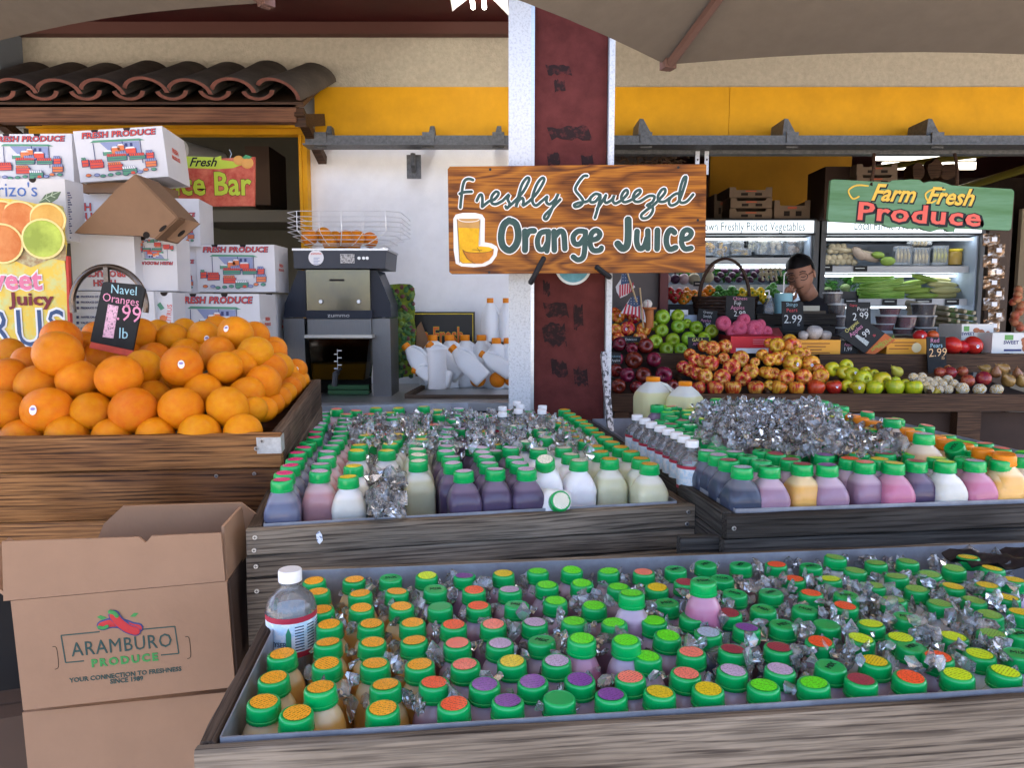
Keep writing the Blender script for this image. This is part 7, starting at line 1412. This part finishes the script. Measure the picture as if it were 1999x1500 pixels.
for q in (-1, 1):
    b.tube([hp(q*.033+.026*math.cos(a), -.096+.008*abs(math.cos(a)), .006+.021*math.sin(a)) for a in [2*PI*i/16 for i in range(16)]], .0022, 5, closed=True); b.tube([hp(q*.059, -.088, .012), hp(q*.078, -.03, .014), hp(q*.08, .01, .008)], .0022, 5)
b.tube([hp(-.008, -.101, .008), hp(.008, -.101, .008)], .002, 5); b.build('glasses', black, m)
b = MB()
for q in (-1, 1): b.tube([hp(q*.048, -.086, .006), hp(q*.033, -.092, .002), hp(q*.02, -.090, .005)], .0022, 5); b.tube([hp(q*.052, -.086, .034), hp(q*.034, -.094, .040), hp(q*.018, -.094, .036)], .0032, 5)
b.tube([hp(-.024, -.088, -.056), hp(0, -.098, -.062), hp(.026, -.088, -.055)], .0022, 5); b.build('eyes_brows_mouth', hair, hd_)
# hand: palm and five fingers in front of the chin
hnd = Vector(mp_(1536, 583, -.15)); b = MB(); b.ell(hnd, (.034, .018, .042), 12, rot=(.2, .5, 0))
for k, (dx, dz, ln) in enumerate([(-.024, .030, .055), (-.009, .037, .065), (.007, .036, .062), (.022, .028, .048)]):
    p0 = hnd+Vector((dx, -.004, dz*.7)); b.tube([p0, p0+Vector((.006, -.022, ln*.45)), p0+Vector((.016, -.020, ln*.75)), p0+Vector((.020, -.006, ln*.8))], [.0095, .009, .008, .006], 8)
b.tube([hnd+Vector((.026, 0, -.01)), hnd+Vector((.048, -.012, .012)), hnd+Vector((.046, -.02, .034))], [.012, .0105, .008], 8); b.tube([hnd+Vector((-.004, .006, -.03)), hnd+Vector((-.012, .03, -.09))], [.022, .026], 10); b.build('hand', skin, m, ang=180)
# cluttered service counter: dispenser, blue tin, cups, tubs
ct = thing('grey_crate', 'grey brown slatted crate carrying the tubs and the scale', 'crate', at(1560, 640, 4.12)); b = MB()
for i, (x0, y0, x1, y1) in enumerate([(1478, 616, 1632, 634), (1482, 637, 1630, 652)]): b = MB(); pbox(b, ct, x0, y0, x1, y1, 0, .02); b.build('slat', wood_dkgrey, ct, smooth=False)
b = MB(); pbox(b, ct, 1478, 613, 1640, 616, .0, .3); b.build('top_board', wood_dkgrey, ct, smooth=False)
cty = 4.2
t = thing('sanitiser_bottle', 'clear pump bottle beside the pale blue tin', 'bottle', at(1500, 614, cty)); s = px1(t); b = MB(); b.lathe([(10*s, 0), (11*s, 2*s), (10*s, 20*s), (5*s, 28*s), (4*s, 32*s)], 14); b.build('bottle_body', clear('gel', (.95, .97, 1), .0, 1.1, .25, 1), t); b = MB(); b.lathe([(4.5*s, 32*s), (4*s, 36*s), (1.2*s, 38*s), (1.2*s, 46*s)], 10); b.tube([(0, 0, 46*s), (-8*s, 0, 45*s)], 1.8*s, 6); b.build('pump', capw, t)
t = thing('blue_tin', 'pale blue cylindrical tin with a straw behind the Shingo pears card', 'tin', at(1528, 612, cty+.06)); s = px1(t); b = MB(); b.lathe([(16*s, 0), (16*s, 22*s), (17*s, 22.5*s), (17*s, 38*s), (16*s, 39*s)], 20); b.build('tin_body', M('tin_blue', (.30, .58, .64), .4), t); b = MB(); b.tube([(0, -.0, 38*s), (0, 0, 75*s), (4*s, 0, 80*s)], 1.2*s, 5); b.build('straw', capw, t)
t = thing('counter_scale', 'cream topped scale block right of the blue tin', 'scale', at(1585, 614, cty+.02)); b = MB(); pbox(b, t, 1556, 597, 1600, 607, 0, .16); b.build('platter', M('scale_cream', (.55, .52, .40), .5), t, smooth=False); b = MB(); pbox(b, t, 1552, 607, 1612, 613, 0, .2); b.build('scale_base', M('scale_brown', (.10, .075, .05), .6), t, smooth=False)
cl_ = clear('deli_plastic', (.93, .94, .95), .0, 1.08, .16, 1.2); lidm = M('deli_lid', (.62, .62, .64), .35); 
def tub(label, x0, y0, x1, y1, Y, fill, tall=False, square=False):
    t = thing('deli_tub', label, 'tub', at((x0+x1)/2, y1, Y), group='clear deli tubs'); s = px1(t); w = (x1-x0)/2*s; h = (y1-y0)*s; e = 5 if square else 2
    b = MB(); b.lathe([(w*.80, 0, e), (w*.94, h*.86, e)], 24); b.build('contents', fill, t, ang=50); b = MB(); b.lathe([(w*.82, -.001, e), (w*.965, h*.88, e)], 24, capt=False); b.build('tub_wall', cl_, t, ang=50); b = MB(); b.lathe([(w*.97, h*.88, e), (w, h*.89, e), (w, h, e), (w*.9, h, e)], 24); b.build('lid', lidm, t, ang=50)
dk = M('dark_berries', (.06, .02, .025), .5, var=.6, vs=60); pk = M('pomegranate_seeds', (.30, .03, .05), .4, var=.5, vs=80)
for i, (q, fm_, sq, d) in enumerate([((1606, 571, 1643, 592), dk, 0, 'tall ribbed, topmost of the left stack'), ((1616, 593, 1650, 615), dk, 0, 'second in the left stack'), ((1620, 616, 1652, 638), dk, 0, 'third in the left stack'), ((1621, 639, 1652, 655), dk, 0, 'lowest of the left stack'), ((1717, 601, 1757, 614), pk, 0, 'topmost of the pink stack'), ((1709, 616, 1750, 633), pk, 0, 'second of the pink stack'), ((1703, 632, 1744, 645), pk, 0, 'third of the pink stack'), ((1748, 616, 1784, 640), pk, 1, 'square with a label, middle stack'), ((1742, 641, 1780, 652), pk, 0, 'low, under the square one'), ((1783, 592, 1823, 615), dk, 1, 'square dark, topmost right stack'), ((1783, 616, 1822, 638), dk, 1, 'square dark, second right stack'), ((1782, 639, 1821, 655), dk, 1, 'square dark, lowest right stack')]): tub(f'clear deli tub, {d}', *q, 4.25 if i < 4 else 4.3, fm_, square=sq)
slab('tub_bench', at(1600, 655, 4.1).x, at(1900, 655, 4.1).x, 4.1, 4.7, .2, at(1700, 656, 4.25).z, wood_brown); tag(bpy.data.objects['tub_bench'], 'dark wooden bench under the clear deli tubs', 'bench')
lk_ = M('leek_skin', (.60, .66, .42), .4, var=.4, vs=10, col2=(.14, .36, .06), thr=(.4, .6))
for i in range(16):
    x, y = 1826+(i % 4)*17+(i//4)*2, 602+(i//4)*11+(i % 4)*3; t = thing('spring_onion', f'bunched leek with pale root end, {ORD[i//4]} layer, {ORD[i % 4]} from the left beside the tubs', 'leek', at(x, y, 4.62), group='leeks beside the tubs'); b = MB(); b.tube([(.0, -.12, 0), (-.02, .0, .01), (-.07, .2, .035)], [.014, .014, .02], 10); b.build('stalk', [root, lk_][i % 2], t); b = MB(); b.ell((.0, -.125, 0), (.013, .008, .013), 8); b.build('root_end', root, t)
# goods on top of the coolers
crm = M('tray_carton', (0.238, 0.168, 0.112), .8, var=.15)
def flat(label, x0, y0, x1, y1, Y=5.25, rd=(.55, .12, .05)):
    t = thing('produce_flat', label, 'crate', at(x0, y1, Y), group='flat cartons on the coolers'); s = px1(t); w = (x1-x0)*s; h = (y1-y0)*s
    b = MB(); b.prism([(0, 0), (w, 0), (w, h), (w*.86, h), (w*.84, h*.72), (w*.16, h*.72), (w*.14, h), (0, h)], 0, .006); b.build('front_panel', crm, t, smooth=False); b = MB(); b.box((.003, .17, h/2), (.006, .33, h)); b.box((w-.003, .17, h/2), (.006, .33, h)); b.box((w/2, .34, h/2), (w, .006, h)); b.box((w/2, .17, .003), (w-.02, .32, .006)); b.build('carton_walls', crm, t, smooth=False)
    b = MB(); b.box((w*.35, -.001, h*.3), (w*.16, .002, h*.26)); b.box((w*.68, -.001, h*.3), (w*.16, .002, h*.26)); b.m = 1; b.box((w*.5, -.001, h*.6), (w*.25, .002, h*.12)); b.build('hand_holes_and_print', [MATS['notch_dark'], M('flat_red', rd, .6)], t, smooth=False)
for i in range(3): flat(f'flat carton on the left cooler, {["lowest", "middle", "topmost"][i]} of the stack', 1424+(i % 2)*2, 408-i*21, 1506, 427-i*21)
flat('single taller flat carton right of the stack on the left cooler', 1511, 392, 1580, 428)
flat('dark flat carton behind the left stack', 1394, 380, 1424, 426, 5.45)
for i in range(2): flat(f'flat carton {["lower", "upper"][i]} of the two above the green sign', 1672, 330-i*21+12, 1750, 350-i*21+12, 5.0)
t = thing('dark_carton', 'dark brown carton behind the left end of the green sign', 'carton', at(1612, 430, 5.1)); b = MB(); pbox(b, t, 1612, 325, 1672, 428, 0, .3); b.build('carton_body', M('very_dark_brown', (.055, .03, .02), .8), t, smooth=False)
t = thing('dark_carton', 'dark bundle of willow baskets above the wooden sign', 'basket', at(1255, 318, 4.0)); b = MB()
for i in range(60): a = random.uniform(1205, 1330); yy = random.uniform(302, 326); p = at(a, yy, 4.0)-t.location; q = at(a+random.uniform(-30, 30), yy+random.uniform(-7, 7), 3.95)-t.location; b.tube([p, (p+q)/2+Vector((0, -.02, .01)), q], .004, 5)
tag(b.build('twigs', M('twig', (.10, .06, .035), .7), t), kind='stuff'); t.name = 'willow_bundle'
lgt = M('ceiling_panel_light', (1, .93, .78), .5, emis=.5)
for i, (x0, y0, x1, y1) in enumerate([(1712, 296, 1905, 312), (1725, 316, 1905, 330)]): t = thing('ceiling_light', ['upper lit ceiling panel above the green sign', 'lower lit ceiling panel above the green sign'][i], 'light', at((x0+x1)/2, (y0+y1)/2, 6.4)); b = MB(); pbox(b, t, x0, y0, x1, y1, 0, .03); b.build('lit_panel', lgt, t, smooth=False)
for i, (x, y, w, h) in enumerate([(1792, 335, 24, 36), (1825, 333, 30, 40), (1852, 335, 34, 34)]):
    t = thing('driftwood', f'{["left", "middle", "right"][i]} chunk of rough driftwood on the cooler top', 'wood', at(x, y+18, 5.2)); s = px1(t); b = MB(); rr = random.Random(i); N_ = 12; b.prism([((w/2*s*(.8+.3*rr.random()))*math.cos(2*PI*k/N_), h/2*s+h/2*s*(.75+.4*rr.random())*math.sin(2*PI*k/N_)) for k in range(N_)], 0, .12); b.build('chunk', wood_brown, t, smooth=False)
# green hanging sign
t = thing('produce_sign', 'green hanging sign with scalloped edges lettered Farm Fresh Produce', 'sign', at(1797, 405, 3.12))
gpts = [(1622, 352), (1628, 350), (1735, 356), (1742, 352), (1765, 351), (1778, 350), (1795, 351), (1803, 357), (1815, 354), (1833, 354), (1848, 358), (1858, 362), (1975, 369), (1980, 374), (1974, 446), (1970, 450), (1865, 445), (1862, 452), (1852, 452), (1845, 447), (1832, 448), (1820, 452), (1805, 449), (1797, 445), (1775, 446), (1762, 442), (1740, 444), (1728, 441), (1725, 438), (1620, 432), (1616, 428)]
b = MB(); pprism(b, t, gpts, 0, .018); b.build('sign_board', M('sign_leaf_green', (0.0806, 0.186, 0.0682), .6, var=.35, vs=7, str_=(.25, 1, 2.5), col2=(.15, .29, .16)), t, smooth=False)
tilt_ = -.055
def otext(s_, x, y, h, fc, oc, off, name, **k): b = MB(); b.m = 1; ptext(b, t, s_, x+1, y+1.5, h, -.0006, off=off, rot=tilt_, **k); b.m = 0; ptext(b, t, s_, x, y, h, -.0018, off=1.1, rot=tilt_, **k); b.build(name, [fc, oc], t, smooth=False)
otext('Farm  Fresh', 1800, 382, 32, M('sign_gold', (.78, .48, .06), .5), MATS['sign_black'], 2.8, 'gold_lettering', shear=.35, sx=.92); otext('Produce', 1794, 420, 34, M('sign_salmon', (.75, .12, .08), .5), MATS['sign_black'], 4.2, 'red_lettering', sx=1.42, space=1.08)
b = MB()
for x in (1662, 1812): b.stroke(pp(t, [(x+32, 363+(x-1662)*.05), (x+10, 362+(x-1662)*.05), (x-6, 372+(x-1662)*.05), (x+2, 388+(x-1662)*.05), (x+14, 384+(x-1662)*.05)]), 3.2*px1(t), -.0024)
tag(b.build('flourish', MATS['sign_gold'], t), kind='stuff')
for x0, x1 in ((1706, 1700), (1864, 1868)): b = MB(); p, q = at(x0, 300, 3.2)-t.location, at(x1, 362, 3.12)-t.location; b.tube([p, (p+q)/2+Vector((.006, 0, 0)), q], .007, 6); b.build('hanging_strap', wood_brown, t)
# snack bags on their post and onions at the right edge
t = thing('display_post', 'dark brown post holding hanging snack bags at the right edge', 'post', (at(1950, 600, 3.95).x, 3.95, 0)); b = MB(); b.box((0, .04, 1.15), (at(1972, 600, 3.95).x-at(1928, 600, 3.95).x, .03, 1.5)); b.build('post_board', M('post_brown', (.07, .045, .03), .7), t, smooth=False)
foil = M('snack_foil', (.22, .13, .07), .18, .55, var=.7, vs=30, col2=(.65, .58, .50), thr=(.38, .5), bump=1, bs=50)
for i in range(9):
    x, y = 1936+(i % 2)*9, 468+i*21; t = thing('snack_bag', f'shiny brown snack bag, {ORD[i]} from the top on the post', 'snack bag', at(x, y, 3.9), group='snack bags on the post'); s = px1(t); b = MB(); vs = []; fs = []
    for a in range(5):
        for c in range(5): u, w = a/4-.5, c/4-.5; vs.append((u*32*s, -.02*math.cos(u*PI)*math.cos(w*PI)+random.uniform(-.004, .004), w*24*s)); 
    o_ = len(vs)
    for a in range(5):
        for c in range(5): u, w = a/4-.5, c/4-.5; vs.append((u*32*s, .006, w*24*s))
    for a in range(4):
        for c in range(4): k = a*5+c; fs += [(k, k+1, k+6, k+5), (o_+k, o_+k+5, o_+k+6, o_+k+1)]
    b.add(vs, fs); b.build('foil_bag', foil, t, smooth=False); b = MB(); b.box((.0, -.022, 0), (10*s, .001, 8*s)); b.build('bag_label', P_wht, t, smooth=False)
t = thing('onion_net', 'net bag of onions hanging at the far right edge', 'bag', at(1988, 600, 4.0)); b = MB(); s = px1(t)
for i in range(16): b.ell((random.uniform(-8, 8)*s, random.uniform(-.02, .02), (-40+i*5)*s), 8*s, 8)
tag(b.build('onions', M('onion_tan', (.42, .24, .10), .5, var=.5, vs=12, col2=(.35, .03, .02)), t, ang=180), kind='stuff')
part('pale_doorway', at(1990, 500, 7.5).x, 6.25, 7.5, 7.55, .2, 2.3, M('pale_far_wall', (.6, .5, .36), .8))

# black plastic bin liner and card scrap at the back right of the front tray
P = atz(1955, 1095, ZF-.002); t = thing('plastic_sheet', 'folded black plastic sheet on the back right corner of the front tray', 'plastic sheet', P, (0, 0, front.rotation_euler.z)); rr = random.Random(9)
b = MB(); vs = []; fs = []; nx, ny = 12, 7
for j in range(ny):
    for i in range(nx): vs.append(((i/(nx-1)-.5)*.16, (j/(ny-1)-.5)*.07, .002+.006*rr.random()+.006*math.sin(i*.9+j)))
for j in range(ny-1):
    for i in range(nx-1): k = j*nx+i; fs.append((k, k+1, k+nx+1, k+nx))
b.add(vs, fs); b.add([(v[0], v[1], v[2]-.002) for v in vs], [f[::-1] for f in fs]); b.build('sheet', M('bin_liner', (.02, .016, .018), .35), t, ang=60)
b = MB(); b.box((.07, -.03, .006), (.04, .025, .002), rot=(.1, .1, .3)); b.build('card_scrap', cardb, t, smooth=False)
